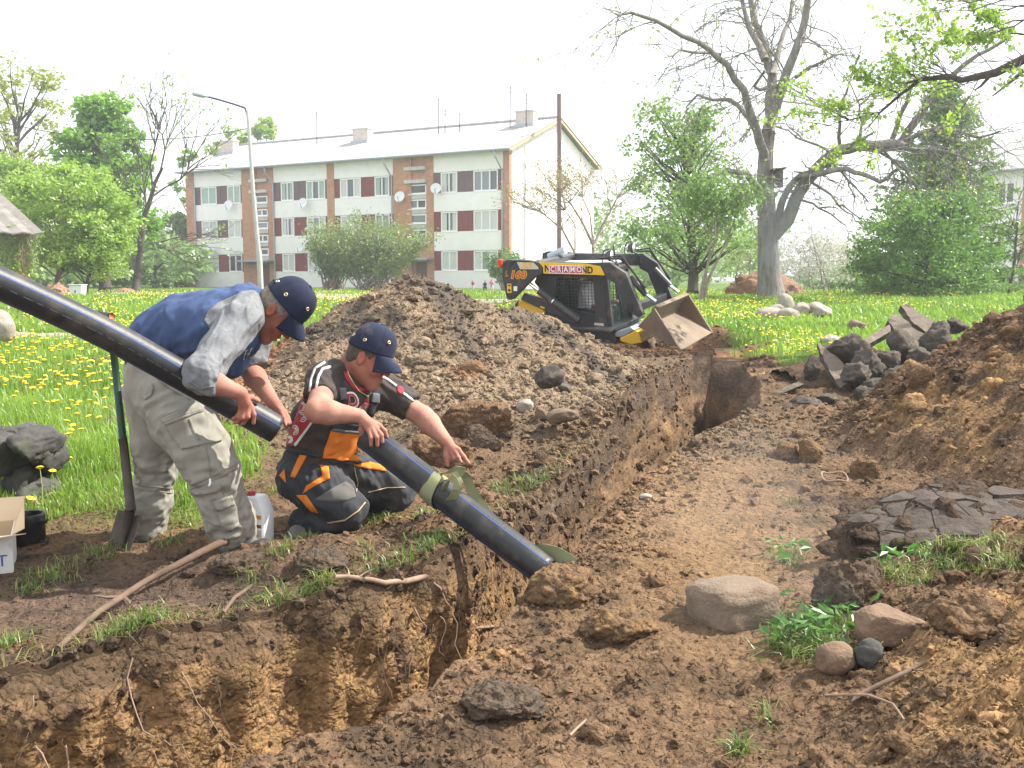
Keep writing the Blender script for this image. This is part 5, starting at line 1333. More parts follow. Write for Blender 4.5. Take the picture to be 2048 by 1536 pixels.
        for ax in range(3):
            e = [0, 0, 0]; e[ax] = 1
            A_ = ins[tuple(slice(0, n[i] - e[i]) for i in range(3))]; B_ = ins[tuple(slice(e[i], n[i]) for i in range(3))]
            b, c2 = (ax + 1) % 3, (ax + 2) % 3
            for flip, mk in ((False, A_ & ~B_), (True, ~A_ & B_)):
                p = np.argwhere(mk); p = p[(p[:, b] > 0) & (p[:, c2] > 0)]
                if not len(p): continue
                q = []
                for (db, dc) in ((0, 0), (1, 0), (1, 1), (0, 1)):
                    r = p.copy(); r[:, b] -= db; r[:, c2] -= dc; q.append(idm[tuple(r.T)])
                q = np.stack(q, 1); F_.append(q if not flip else q[:, ::-1])
        Fc = np.concatenate(F_); Fc = Fc[(Fc >= 0).all(1)][:, [0, 1, 2, 3]]
        E = np.concatenate([Fc[:, [0, 1]], Fc[:, [1, 2]], Fc[:, [2, 3]], Fc[:, [3, 0]]])
        for it in range(smooth):
            sm = np.zeros_like(V); ct = np.zeros(len(V))
            np.add.at(sm, E[:, 0], V[E[:, 1]]); np.add.at(ct, E[:, 0], 1); V = V * .5 + .5 * sm / np.maximum(ct, 1)[:, None]
        if fold is not None:
            N = normals(V, Fc); V = V + N * fold(V)[:, None]
        return V, Fc
def normals(V, Fc):
    fn = np.cross(V[Fc[:, 2]] - V[Fc[:, 0]], V[Fc[:, 3]] - V[Fc[:, 1]]); N = np.zeros_like(V)
    for i in range(4): np.add.at(N, Fc[:, i], fn)
    return N / (np.linalg.norm(N, axis=1)[:, None] + 1e-12)
def join(parts):
    V, Fq, b = [], [], 0
    for v, f in parts: V.append(v); Fq.append(f + b); b += len(v)
    return np.concatenate(V), np.concatenate(Fq)
def folds(dirv, wl, amp, seed, along=.35, sharp=1.0):
    """Cloth folds running along dirv."""
    d = np.array(dirv, float); d /= np.linalg.norm(d)
    def f(V):
        a = V @ d; P = V - a[:, None] * d
        w = P / wl; s = a / (wl / along)
        n1 = pn(w[:, 0] + d[0] * s + seed, w[:, 1] + d[1] * s, w[:, 2] + d[2] * s)
        n2 = pn(w[:, 0] * 2.1 + d[0] * s * 2 + seed + 9, w[:, 1] * 2.1 + d[1] * s * 2, w[:, 2] * 2.1 + d[2] * s * 2)
        return 1.5 * amp * ((1 - np.abs(n1) * 2) ** 1 * sharp * .7 - .35 + .5 * n2)
    return f
def near_fold(fs):
    """Sum of (fold function, centre, radius) falling off away from the centres; radius None = everywhere."""
    def f(V):
        s = 0
        for g, c, r in fs:
            w = 1 if r is None else np.exp(-(np.linalg.norm(V - np.array(c), axis=1) / r) ** 2)
            s = s + g(V) * w
        return s
    return f
def bvh_of(V, Fc): return BVHTree.FromPolygons([tuple(v) for v in V], [tuple(f) for f in Fc])
EYE = Vector((0, 0, CZ))
def px_patch(bvh, poly, off, name, m, parent, step=4, rim=True, back=.006, puff=0):
    """A cloth or print patch lying on a surface, its outline given where the photograph shows it."""
    P = [Vector(p) for p in poly]; B = []
    for i in range(len(P)):
        a, b = P[i], P[(i + 1) % len(P)]; k = max(1, int((b - a).length / step))
        B += [a.lerp(b, j / k) for j in range(k)]
    nb = len(B); xs = [p.x for p in P]; ys = [p.y for p in P]; Q = list(B)
    def ins(x, y):
        c = False
        for i in range(len(P)):
            (x1, y1), (x2, y2) = P[i], P[i - 1]
            if (y1 > y) != (y2 > y) and x < (x2 - x1) * (y - y1) / (y2 - y1) + x1: c = not c
        return c
    y = min(ys) + step * .5
    while y < max(ys):
        x = min(xs) + step * .5
        while x < max(xs):
            if ins(x, y) and min((Vector((x, y)) - b).length for b in B) > step * .5: Q.append(Vector((x, y)))
            x += step
        y += step
    r = geometry.delaunay_2d_cdt([Vector((p.x, p.y)) for p in Q], [(i, (i + 1) % nb) for i in range(nb)], [], 1, 1e-6)
    return proj_patch(bvh, [(v.x, v.y) for v in r[0]], [tuple(f) for f in r[2]], off, name, m, parent, rim, back, puff)
def proj_patch(bvh, V2, Fs, off, name, m, parent, rim=True, back=.006, puff=0):
    V = []; ok = []; BK = []
    for (x, y) in V2:
        d = ray(x, y).normalized(); h, n, i, dist = bvh.ray_cast(EYE, d)
        if h is None: V.append(None); BK.append(None); continue
        if n.dot(d) > 0: n = -n
        nn = (n * .6 - d * .4).normalized()
        V.append(h + nn * off); BK.append(h - nn * back)
    Fs = [f for f in Fs if all(V[i] is not None for i in f)]
    Fs = [f for f in Fs if max((V[f[i]] - V[f[i - 1]]).length for i in range(len(f))) < .07]
    if not Fs: return None
    used = sorted({i for f in Fs for i in f}); mp = {u: i for i, u in enumerate(used)}
    VV = [V[u] for u in used]; FF = [tuple(mp[i] for i in f) for f in Fs]
    # faces towards the eye
    out = []
    for f in FF:
        n = (VV[f[1]] - VV[f[0]]).cross(VV[f[2]] - VV[f[0]])
        out.append(f if n.dot(EYE - VV[f[0]]) > 0 else tuple(reversed(f)))
    FF = out
    cnt = {}
    for f in FF:
        for i in range(len(f)): e = (f[i], f[(i + 1) % len(f)]); cnt[e] = 1
    if rim:
        bk = {}
        for (a, b) in list(cnt):
            if (b, a) in cnt: continue
            for q in (a, b):
                if q not in bk: bk[q] = len(VV); VV.append(BK[used[q]])
            FF.append((b, a, bk[a], bk[b]))
    mb = MB(); mb.add(VV, FF); o = mb.build(name, M[m] if isinstance(m, str) else m, parent, smooth=True, world=True)
    return o
def px_text(bvh, body, corners, off, name, m, parent, bold=.02, sx=1, shear=0):
    V, Fs = text_mesh(body, 1, bold, shear, sx)
    xs = [v[0] for v in V]; ys = [v[1] for v in V]; x0, x1, y0, y1 = min(xs), max(xs), min(ys), max(ys)
    a, b, c, d = [Vector(p) for p in corners]          # top-left, top-right, bottom-right, bottom-left
    V2 = []
    for x, y in V:
        u = (x - x0) / (x1 - x0); v = (y1 - y) / (y1 - y0); p = a.lerp(b, u).lerp(d.lerp(c, u), v); V2.append((p.x, p.y))
    return proj_patch(bvh, V2, Fs, off, name, m, parent, rim=False)
def px_line(bvh, pts, w, off, name, m, parent, smooth=True):
    """A narrow strip along a pixel polyline."""
    P = [Vector(p) for p in pts]; Q = []
    for i in range(len(P) - 1):
        k = max(1, int((P[i + 1] - P[i]).length / 3)); Q += [P[i].lerp(P[i + 1], j / k) for j in range(k)]
    Q.append(P[-1]); V2 = []; Fs = []
    for i, p in enumerate(Q):
        t = (Q[min(i + 1, len(Q) - 1)] - Q[max(i - 1, 0)]).normalized(); n = Vector((-t.y, t.x)) * w / 2
        V2 += [(p.x + n.x, p.y + n.y), (p.x - n.x, p.y - n.y)]
    for i in range(len(Q) - 1): k = 2 * i; Fs.append((k, k + 1, k + 3, k + 2))
    return proj_patch(bvh, V2, Fs, off, name, m, parent, rim=True, back=.003)

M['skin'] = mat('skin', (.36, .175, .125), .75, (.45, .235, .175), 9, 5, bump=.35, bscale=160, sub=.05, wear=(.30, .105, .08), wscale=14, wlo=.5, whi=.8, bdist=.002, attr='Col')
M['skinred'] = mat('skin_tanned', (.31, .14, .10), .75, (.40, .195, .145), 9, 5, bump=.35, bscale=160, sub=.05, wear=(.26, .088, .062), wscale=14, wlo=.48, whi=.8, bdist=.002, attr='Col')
M['hairgrey'] = mat('short_grey_hair', (.13, .105, .085), .8, (.24, .20, .17), 60, 4, bump=.8, bscale=260, bdist=.003)
M['hairbrown'] = mat('short_brown_hair', (.055, .042, .033), .8, (.12, .09, .07), 60, 4, bump=.8, bscale=260, bdist=.003)
M['capblue'] = mat('navy_cap_cloth', (.008, .011, .030), .92, (.013, .018, .044), 14, 4, bump=.3, bscale=700, bdist=.001)
M['capdusty'] = mat('dusty_cap_cloth', (.012, .017, .040), .92, (.02, .026, .056), 10, 4, bump=.3, bscale=700, wear=(.11, .09, .09), wscale=9, wlo=.56, whi=.8, bdist=.001)
M['brass'] = mat('brass_eyelet', (.55, .45, .25), .35, metal=.8)
M['bluecloth'] = mat('blue_jersey', (.040, .065, .145), .9, (.054, .085, .18), 7, 5, bump=.35, bscale=500, bdist=.0015, wrinkle=0.012)
M['greycloth'] = mat('grey_marl', (.135, .14, .148), .9, (.19, .195, .203), 90, 4, bump=.35, bscale=500, bdist=.0015, wrinkle=0.012)
M['khaki'] = mat('grey_beige_cotton', (.225, .212, .178), .9, (.29, .275, .235), 5, 5, bump=.35, bscale=600, wear=(.20, .17, .13), wscale=3, wlo=.58, whi=.8, bdist=.0015, wrinkle=0.013)
M['khakiseam'] = mat('beige_seam', (.20, .185, .15), .9, (.26, .245, .205), 9, 4)
M['brownshirt'] = mat('dark_brown_jersey', (.036, .028, .025), .85, (.062, .050, .044), 10, 5, bump=.35, bscale=500, bdist=.0015, wrinkle=0.01)
M['redcloth'] = mat('red_jersey', (.33, .03, .045), .85, (.40, .045, .06), 12, 4, bump=.3, bscale=500, bdist=.0015)
M['whiteprint'] = mat('white_shirt_print', (.62, .60, .57), .75, (.72, .70, .67), 14, 4)
M['overall'] = mat('dark_work_cotton', (.026, .028, .033), .9, (.045, .047, .054), 8, 5, bump=.4, bscale=500, wear=(.12, .105, .09), wscale=3.5, wlo=.55, whi=.8, bdist=.0015, wrinkle=0.012)
M['dustycloth'] = mat('dusty_grey_cotton', (.085, .082, .08), .95, (.14, .13, .12), 10, 5, bump=.4, bscale=500, bdist=.0015)
M['orangecloth'] = mat('orange_panel', (.62, .17, .018), .85, (.72, .22, .03), 8, 4, bump=.3, bscale=600, bdist=.0015)
M['buckle'] = mat('grey_buckle', (.10, .11, .12), .5)
M['strap'] = mat('black_elastic', (.025, .025, .028), .85)
M['boot'] = mat('muddy_boot', (.13, .115, .10), .9, (.22, .20, .18), 9, 5, bump=.4, bscale=60)
M['chain'] = mat('gold_chain', (.7, .55, .3), .3, metal=.9)
M['lip'] = mat('lips', (.34, .12, .095), .5)
M['eyewhite'] = mat('eye', (.6, .57, .53), .25)
M['iris'] = mat('iris', (.05, .06, .07), .2)

def frame(fwd, up):
    f = Vector(fwd).normalized(); u = Vector(up); u = (u - f * u.dot(f)).normalized(); l = u.cross(f)
    return Matrix((f, l, u)).transposed()          # columns: forward, left, up
def head_field(c, R, s=1, vox=.0042, beard=0):
    c = Vector(c); L = lambda x, y, z: c + R @ (Vector((x, y, z)) * s); Rn = np.array(R)
    H = Field(vox)
    H.ell(L(-.012, 0, .035), np.array((.100, .077, .092)) * s, Rn, k=.02)
    H.ell(L(.030, 0, -.035), np.array((.066, .060, .090)) * s, Rn, k=.03)
    H.cone(L(-.015, .052, -.045), L(.066, .022, -.105), .020 * s, .018 * s, k=.025); H.cone(L(-.015, -.052, -.045), L(.066, -.022, -.105), .020 * s, .018 * s, k=.025)
    H.cone(L(.078, .010, -.110), L(.078, -.010, -.110), .020 * s, .020 * s, k=.02)
    H.cone(L(.088, .034, .030), L(.096, .006, .028), .011 * s, .011 * s, k=.014); H.cone(L(.088, -.034, .030), L(.096, -.006, .028), .011 * s, .011 * s, k=.014)
    for sg in (1, -1):
        H.ell(L(.066, sg * .042, -.028), np.array((.026, .022, .024)) * s, Rn, k=.02)
        H.ell(L(.094, sg * .031, .010), np.array((.013, .016, .010)) * s, Rn, k=.008, op='s')
    H.cone(L(.094, 0, .022), L(.116, 0, -.022), .008 * s, .0125 * s, k=.010)
    H.ell(L(.103, .013, -.026), np.array((.010, .007, .008)) * s, Rn, k=.006); H.ell(L(.103, -.013, -.026), np.array((.010, .007, .008)) * s, Rn, k=.006)
    H.cone(L(.088, .020, -.060), L(.097, 0, -.054), .006 * s, .008 * s, k=.008); H.cone(L(.088, -.020, -.060), L(.097, 0, -.054), .006 * s, .008 * s, k=.008)
    H.cone(L(.086, .017, -.073), L(.094, 0, -.075), .006 * s, .009 * s, k=.008); H.cone(L(.086, -.017, -.073), L(.094, 0, -.075), .006 * s, .009 * s, k=.008)
    H.cone(L(.094, .023, -.0655), L(.106, 0, -.064), .0022 * s, .0028 * s, k=.003, op='s'); H.cone(L(.094, -.023, -.0655), L(.106, 0, -.064), .0022 * s, .0028 * s, k=.003, op='s')
    for sg in (1, -1):
        Re = R @ Matrix.Rotation(sg * .35, 3, 'Z') @ Matrix.Rotation(-.2, 3, 'Y')
        H.ell(L(-.010, sg * .080, .000), np.array((.021, .011, .034)) * s, np.array(Re), k=.006)
        H.ell(L(-.006, sg * .091, .003), np.array((.011, .007, .019)) * s, np.array(Re), k=.004, op='s')
    return H, L
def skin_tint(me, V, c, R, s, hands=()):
    """Complexion: tanned face with its shade put into the colour, red nose, ears and cheeks, stubble on the jaw, darker hands."""
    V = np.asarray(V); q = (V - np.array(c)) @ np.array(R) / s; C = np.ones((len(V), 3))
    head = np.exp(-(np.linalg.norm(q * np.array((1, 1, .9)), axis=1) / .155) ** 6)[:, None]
    C = C * (1 - head) + np.array((.74, .60, .56)) * head  # whole head darker: tan plus the shade on the face, both in the colour
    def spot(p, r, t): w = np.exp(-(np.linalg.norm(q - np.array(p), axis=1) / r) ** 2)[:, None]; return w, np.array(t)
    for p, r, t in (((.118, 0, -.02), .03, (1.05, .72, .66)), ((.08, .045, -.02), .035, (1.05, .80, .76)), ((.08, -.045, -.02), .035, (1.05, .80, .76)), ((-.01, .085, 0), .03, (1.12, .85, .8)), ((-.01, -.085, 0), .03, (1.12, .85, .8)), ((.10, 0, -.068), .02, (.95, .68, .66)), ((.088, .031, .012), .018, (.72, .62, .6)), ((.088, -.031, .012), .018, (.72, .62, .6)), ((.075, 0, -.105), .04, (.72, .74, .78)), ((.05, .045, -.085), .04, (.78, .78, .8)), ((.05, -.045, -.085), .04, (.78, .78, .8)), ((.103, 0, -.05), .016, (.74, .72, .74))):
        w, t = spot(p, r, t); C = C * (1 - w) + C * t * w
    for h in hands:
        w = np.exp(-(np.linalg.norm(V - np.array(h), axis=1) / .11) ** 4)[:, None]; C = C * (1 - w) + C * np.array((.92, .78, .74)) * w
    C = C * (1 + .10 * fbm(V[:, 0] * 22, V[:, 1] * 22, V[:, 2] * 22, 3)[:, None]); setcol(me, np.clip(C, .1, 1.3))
def eyes(L, R, s, parent):
    for sg in (1, -1):
        m = MB(); m.ell(L(.083, sg * .031, .010), (.012 * s, .012 * s, .012 * s), M=R); e = m.build('eye', M['eyewhite'], parent, smooth=True, world=True)
        m = MB(); m.ell(L(.092, sg * .031, .007), (.005 * s, .006 * s, .006 * s), M=R); m.build('iris', M['iris'], e, smooth=True, world=True)
        m = MB(); m.tube([L(.098, sg * .012, .030), L(.100, sg * .026, .034), L(.090, sg * .043, .030)], [.003 * s, .0042 * s, .002 * s], 6); m.build('eyebrow', M['hairbrown'], parent, smooth=True, world=True)
def make_cap(L, R, s, m, parent, lift=.0, dust=None):
    """A bump cap with panels, brass eyelets and a curved peak; L maps head coordinates to the world."""
    mb = MB(); nu, nv = 72, 18; rx, ry, rz = .114, .094, .112; zc = .045 + lift
    def dome(a, v, o=0):
        ph = v * math.pi / 2
        r = math.cos(ph) ** .60; z = math.sin(ph) ** 1.05
        sq = 1 - .020 * max(0, 1 - abs(math.sin(3 * a)) / .14) * (v > .05) + .022 * v * float(pn(a * 1.6, v * 3, 4.4)) + .012 * float(pn(math.cos(a) * 4, math.sin(a) * 4, v * 6))
        return Vector((-.008 + (rx + o) * sq * r * math.cos(a), (ry + o) * sq * r * math.sin(a), zc - .022 * (1 - v) * (1 if True else 0) + (rz + o) * sq * z - .012 * math.cos(a) * (1 - v) * -1))
    V = [L(*dome(2 * math.pi * i / nu, j / nv)) for j in range(nv + 1) for i in range(nu)]
    Fs = [(j * nu + i, j * nu + (i + 1) % nu, (j + 1) * nu + (i + 1) % nu, (j + 1) * nu + i) for j in range(nv) for i in range(nu)]
    Vi = [L(*dome(2 * math.pi * i / nu, 0, -.004)) for i in range(nu)]; b = len(V)
    Fs += [(i, b + i, b + (i + 1) % nu, (i + 1) % nu) for i in range(nu)]
    mb.add(V + Vi, Fs); cap = mb.build('cap', M[m], parent, smooth=True, world=True)
    # peak
    V = []; Fs = []; N, K = 20, 8
    for th in (0, -.004):
        for i in range(N + 1):
            a = -1.0 + 2.0 * i / N; p0 = dome(a, .0)
            reach = .084 * (1 - abs(a / 1.0) ** 3.2 * .80)
            for k in range(K + 1):
                t = k / K
                V.append(L(p0.x - .004 + reach * t * (1 - .12 * t), p0.y * (1 - .10 * t), p0.z + th + .004 - .026 * t - .046 * t * (a ** 2) - .014 * t * t))
    n1 = (N + 1) * (K + 1)
    for i in range(N):
        for k in range(K):
            q = i * (K + 1) + k; Fs.append((q, q + 1, q + K + 2, q + K + 1)); Fs.append((n1 + q, n1 + q + K + 1, n1 + q + K + 2, n1 + q + 1))
        q = i * (K + 1) + K; Fs.append((q, n1 + q, n1 + q + K + 1, q + K + 1))
    mb = MB(); mb.add(V, Fs); mb.build('cap_peak', M[dust or m], cap, smooth=True, world=True)
    mb = MB(); mb.ell(L(-.008, 0, zc + rz - .0), (.010 * s, .010 * s, .006 * s), M=R); mb.build('cap_button', M[m], cap, smooth=True, world=True)
    for a in (-2.6, -1.75, -.65, .65, 1.75, 2.6):
        for v in (.24,) if abs(a) != .65 else (.40,):
            p = dome(a, v, .001); p2 = dome(a, v, .02); ax = (L(*p2) - L(*p)).normalized(); Mt = ax.to_track_quat('Z', 'Y').to_matrix()
            mb = MB(); mb.lathe([(.0045, .000), (.0052, .0025), (.0085, .0025), (.0095, -.001)], L(*p), 14, M=Mt); ey = mb.build('eyelet', M['brass'], cap, smooth=True, world=True)
            mb = MB(); mb.lathe([(.0001, .0012), (.0048, .0012)], L(*p), 10, M=Mt); mb.build('eyelet_hole', M['black'], ey, world=True)
    # strap at the back
    V = [L(-.008 + (rx + .003) * math.cos(a), (ry + .003) * math.sin(a), zc - .026 + dz) for dz in (0, .022) for a in np.linspace(math.pi - .7, math.pi + .7, 12)]
    mb = MB(); mb.add(V, [(i, i + 1, i + 13, i + 12) for i in range(11)]); mb.build('back_strap', M['strap'], cap, smooth=True, world=True)
    return cap
def hand(Fd, wrist, palm_c, knuck, fingers, thumb, k=.006, pr=(.027, .020), flat=None):
    """Palm from wrist to the knuckle row; each finger and the thumb a chain of joints."""
    w = Vector(wrist); K = [Vector(p) for p in knuck]
    for i, p in enumerate(K):
        Fd.cone(w.lerp(Vector(palm_c), .35 + .0 * i), p, .021, .0125, k=.010, flat=None)
    Fd.cone(w, palm_c, .026, .023, k=.012, flat=flat)
    for f in fingers: Fd.chain([Vector(p) for p in f], [.0112, .0100, .0090, .0078][:len(f)], k=k)
    if thumb: Fd.chain([Vector(p) for p in thumb], [.0150, .0125, .0110, .0088][:len(thumb)], k=.008)
# ------------------------------------------------------------------ the two pipes
M['pipe'] = mat('black_polyethylene', (.012, .013, .015), .46, (.020, .021, .023), 3, 5, wear=(.10, .085, .068), wscale=7, wlo=.50, whi=.82, spec=.4, bump=.12, bscale=60)
M['pipeblue'] = mat('blue_stripe', (.022, .055, .19), .6)
M['pipeprint'] = mat('pale_pipe_print', (.13, .135, .14), .6)
def pipe(name, pts, r, stripes, label, wall=.008):
    P = []
    pts = [Vector(p) for p in pts]
    for i in range(len(pts) - 1):
        p0, p1, p2, p3 = pts[max(i - 1, 0)], pts[i], pts[i + 1], pts[min(i + 2, len(pts) - 1)]
        for k in range(8):
            t = k / 8; P.append(.5 * ((2 * p1) + (p2 - p0) * t + (2 * p0 - 5 * p1 + 4 * p2 - p3) * t * t + (3 * p1 - p0 - 3 * p2 + p3) * t ** 3))
    P.append(pts[-1]); n = 40; V = []; Fr = []
    for i, p in enumerate(P):
        t = (P[min(i + 1, len(P) - 1)] - P[max(i - 1, 0)]).normalized(); a = t.cross(Vector((0, 0, 1))).normalized(); b = a.cross(t).normalized()
        if a.y > 0: a = -a
        Fr.append((p, t, a, b))                                  # a: towards the camera side, b: up
    def ring(p, a, b, rr): return [p + a * rr * math.cos(2 * math.pi * k / n) + b * rr * math.sin(2 * math.pi * k / n) for k in range(n)]
    seq = [(f, r) for f in Fr] + [(Fr[-1], r - wall)] + [(f, r - wall) for f in reversed(Fr)] + [(Fr[0], r)]
    for f, rr in seq: V += ring(f[0], f[2], f[3], rr)
    Fs = [(i * n + k, i * n + (k + 1) % n, (i + 1) * n + (k + 1) % n, (i + 1) * n + k) for i in range(len(seq) - 1) for k in range(n)]
    e = empty(name, P[0], label, 'pipe')
    mb = MB(); mb.add(V, Fs); mb.build('pipe_wall', M['pipe'], e, smooth=True, world=True)
    for ang in stripes:
        V = []; q = .0032 / r
        for (p, t, a, b) in Fr:
            for d_, o_ in ((-q, .0004), (0, .0012), (q, .0004)): V.append(p + (a * math.cos(ang + d_) + b * math.sin(ang + d_)) * (r + o_))
        mb = MB(); mb.add(V, [(3 * i + k, 3 * i + k + 1, 3 * i + k + 4, 3 * i + k + 3) for i in range(len(Fr) - 1) for k in (0, 1)]); mb.build('blue_stripe', M['pipeblue'], e, smooth=True, world=True)
    return e, Fr
P1, FR1 = pipe('pipe', [at(-460, 375, 3.4), at(-220, 474, 3.66), at(0, 567, 3.9), at(200, 661, 4.13), at(350, 743, 4.30), at(460, 806, 4.38), at(553, 859, 4.45)], .064, (math.radians(22), math.radians(112), math.radians(202), math.radians(292)), 'long black pipe with a blue stripe held by the stooping man in the blue top')
# faint printed marks in a row along the lower flank (unreadable in the photograph)
mb = MB(); rg = random.Random(2)
for i in range(16, len(FR1) - 12):
    (p, t, a, b) = FR1[i]; an_ = math.radians(-14)
    nrm = a * math.cos(an_) + b * math.sin(an_); sd2 = t.cross(nrm)
    x = -.02
    for k in range(rg.randint(3, 6)):
        w_ = rg.uniform(.003, .006); h_ = rg.uniform(.003, .005)
        c0_ = p + nrm * .0645 + t * x; mb.add([c0_ - sd2 * h_ / 2, c0_ + t * w_ - sd2 * h_ / 2, c0_ + t * w_ + sd2 * h_ / 2, c0_ + sd2 * h_ / 2], [(0, 1, 2, 3)]); x += w_ + .0022
o = mb.build('printed_mark', M['pipeprint'], P1, world=True); o['kind'] = 'stuff'
PA, PB = at(734, 872, 4.74), at(1093, 1146, 4.30)
P2, FR2 = pipe('pipe', [PA, PA.lerp(PB, .33), PA.lerp(PB, .66), PB], .068, (math.radians(62), math.radians(-28), math.radians(170)), 'black pipe length slung in an olive strap and lowered into the trench')
PD = (PB - PA).normalized()

# ------------------------------------------------------------------ the stooping man
def A(px, py, Y): return tuple(at(px, py, Y))
man = empty('person', at(380, 1090, 4.7), 'stooping man in a blue top and grey beige cargo trousers holding a long black pipe', 'person')
R1 = frame((.55, -.04, -.83), (.83, 0, .55)); S1 = 1.06
H, L1 = head_field(at(553, 624, 4.70), R1, S1)
H.cone(A(497, 628, 4.72), L1(-.035, 0, -.035), .068, .060, k=.03); H.cone(L1(-.06, 0, .0), A(505, 605, 4.72), .045, .05, k=.03)
hv, hf = H.surface(1)
Af = Field(.0045)
def arm(Fd, sh, el, wr, r=(.058, .046, .052, .031)):
    Fd.cone(sh, el, r[0], r[1], k=.02); m_ = tuple(np.array(el) + (np.array(wr) - np.array(el)) * .28); Fd.cone(el, m_, r[1], r[2], k=.02); Fd.cone(m_, wr, r[2], r[3], k=.02)
arm(Af, A(486, 645, 4.50), A(402, 757, 4.21), A(481, 787, 4.275))
hand(Af, A(481, 787, 4.275), A(489, 803, 4.29), [A(503, 814, 4.315), A(496, 818, 4.30), A(489, 820, 4.295), A(482, 821, 4.30)],
     [[A(503, 814, 4.31), A(508, 829, 4.305), A(507, 846, 4.315)], [A(496, 818, 4.30), A(496, 834, 4.285), A(487, 846, 4.31), A(480, 850, 4.36)],
      [A(489, 820, 4.295), A(485, 836, 4.28), A(475, 843, 4.31), A(469, 846, 4.36)], [A(482, 821, 4.30), A(475, 833, 4.285), A(466, 838, 4.315)]],
     [A(488, 795, 4.30), A(503, 795, 4.35), A(516, 802, 4.385)])
v1, f1 = Af.surface(1)
Af = Field(.0045)
arm(Af, A(505, 655, 4.90), A(498, 738, 4.86), A(545, 803, 4.60))
hand(Af, A(545, 803, 4.60), A(556, 816, 4.565), [A(561, 822, 4.53), A(566, 821, 4.555), A(569, 823, 4.58), A(570, 827, 4.605)],
     [[A(561, 822, 4.53), A(567, 836, 4.505), A(571, 850, 4.485)], [A(566, 821, 4.555), A(573, 834, 4.53), A(577, 847, 4.505)], [A(569, 823, 4.58), A(576, 835, 4.565), A(580, 846, 4.54)], [A(570, 827, 4.605), A(577, 839, 4.59)]],
     [A(550, 815, 4.575), A(556, 830, 4.535), A(561, 843, 4.515)])
v2, f2 = Af.surface(1)
# trunk and legs under the clothes, so that the body is whole
Bf = Field(.012)
Bf.chain([A(315, 745, 4.72), A(370, 680, 4.72), A(450, 655, 4.72), A(505, 625, 4.72)], [.12, .12, .14, .07], k=.03)
Bf.chain([A(325, 775, 4.64), A(424, 945, 4.54), A(474, 1088, 4.62)], [.085, .062, .045], k=.03); Bf.chain([A(305, 775, 4.82), A(312, 945, 4.86), A(298, 1080, 4.87)], [.085, .062, .045], k=.03)
v3, f3 = Bf.surface(1)
V, Fc = join([(hv, hf), (v1, f1), (v2, f2), (v3, f3)])
body = link('body', npmesh('body', V, Fc, M['skinred']), man, world=True)
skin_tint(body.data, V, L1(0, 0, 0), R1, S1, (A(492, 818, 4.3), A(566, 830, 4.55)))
eyes(L1, R1, S1, body)
hr = Field(.0045); Rn = np.array(R1)
hr.ell(L1(-.014, 0, .034), np.array((.105, .0805, .096)) * S1, Rn); hr.ell(L1(-.055, 0, -.02), np.array((.05, .062, .05)) * S1, Rn, k=.03)
hr.plane(L1(.028, 0, 0), R1 @ Vector((1, 0, -.35))); hr.plane(L1(0, 0, -.052), R1 @ Vector((.7, 0, -1))); hr.plane(L1(0, 0, .075), R1 @ Vector((0, 0, 1)))
for sg in (1, -1): hr.ell(L1(.004, sg * .084, -.012), np.array((.027, .03, .032)) * S1, Rn, op='s', k=.006)
hvv, hff = hr.surface(1); link('hair', npmesh('hair', hvv, hff, M['hairgrey']), man, world=True)
cap1 = make_cap(L1, R1, S1, 'capblue', man, lift=.03)
# top: blue trunk with grey raglan sleeves
Tf = Field(.0075)
lat = ((0, 1, 0), 1.06)
Tf.chain([A(297, 702, 4.73), A(322, 678, 4.72), A(372, 660, 4.72), A(440, 659, 4.71), A(496, 622, 4.71), A(520, 615, 4.71)], [.135, .140, .165, .192, .125, .086], k=.03, flat=lat)
Tf.cone(A(448, 700, 4.71), A(462, 728, 4.70), .12, .065, k=.04, flat=lat)
Tf.plane(at(525, 615, 4.7), (1, 0, .04), k=.01); Tf.plane(at(262, 728, 4.7), (-.66, 0, -.75), k=.02)
fo = near_fold([(folds((.7, 0, .6), .10, .012, 1), at(400, 650, 4.55), None), (folds((.3, 0, 1), .07, .014, 4), at(455, 720, 4.55), .2), (folds((.5, 0, .8), .06, .010, 6), at(300, 690, 4.55), .16)])
tv, tf = Tf.surface(2, fo)
top = link('jersey', npmesh('jersey', tv, tf, M['bluecloth']), man, world=True); TB = bvh_of(tv, tf)
px_patch(TB, [(408, 640), (416, 622), (437, 605), (475, 588), (512, 583), (517, 600), (512, 640), (492, 690), (440, 690)], .004, 'raglan_panel', 'greycloth', top)
px_line(TB, [(523, 576), (524, 600), (524, 630), (523, 652)], 6, .004, 'collar', 'bluecloth', top)
px_text(TB, 'HA', [(491, 700), (521, 690), (514, 712), (486, 720)], .003, 'chest_print', 'whiteprint', top, bold=.03); px_text(TB, 'HA', [(492.5, 701.5), (519.5, 692), (513, 710.5), (487.5, 718)], .0045, 'chest_print', 'black', top, bold=-.0)
def sleeve(pts, rads, cut_o, cut_n, seed, name, extra=None, vox=.006, m='greycloth', dirv=None, amp=.011):
    Sf = Field(vox); Sf.chain(pts, rads, k=.03)
    if extra: extra(Sf)
    Sf.plane(cut_o, cut_n, k=.008)
    d = np.array(pts[-1]) - np.array(pts[0])
    perp = np.cross(d, (0, 1, .1))
    v, f = Sf.surface(2, near_fold([(folds(d if dirv is None else dirv, .075, amp, seed), pts[1], None), (folds(perp, .05, amp * .9, seed + 3), pts[-1], .12)]))
    o = link(name, npmesh(name, v, f, M[m]), man, world=True); return o, bvh_of(v, f)
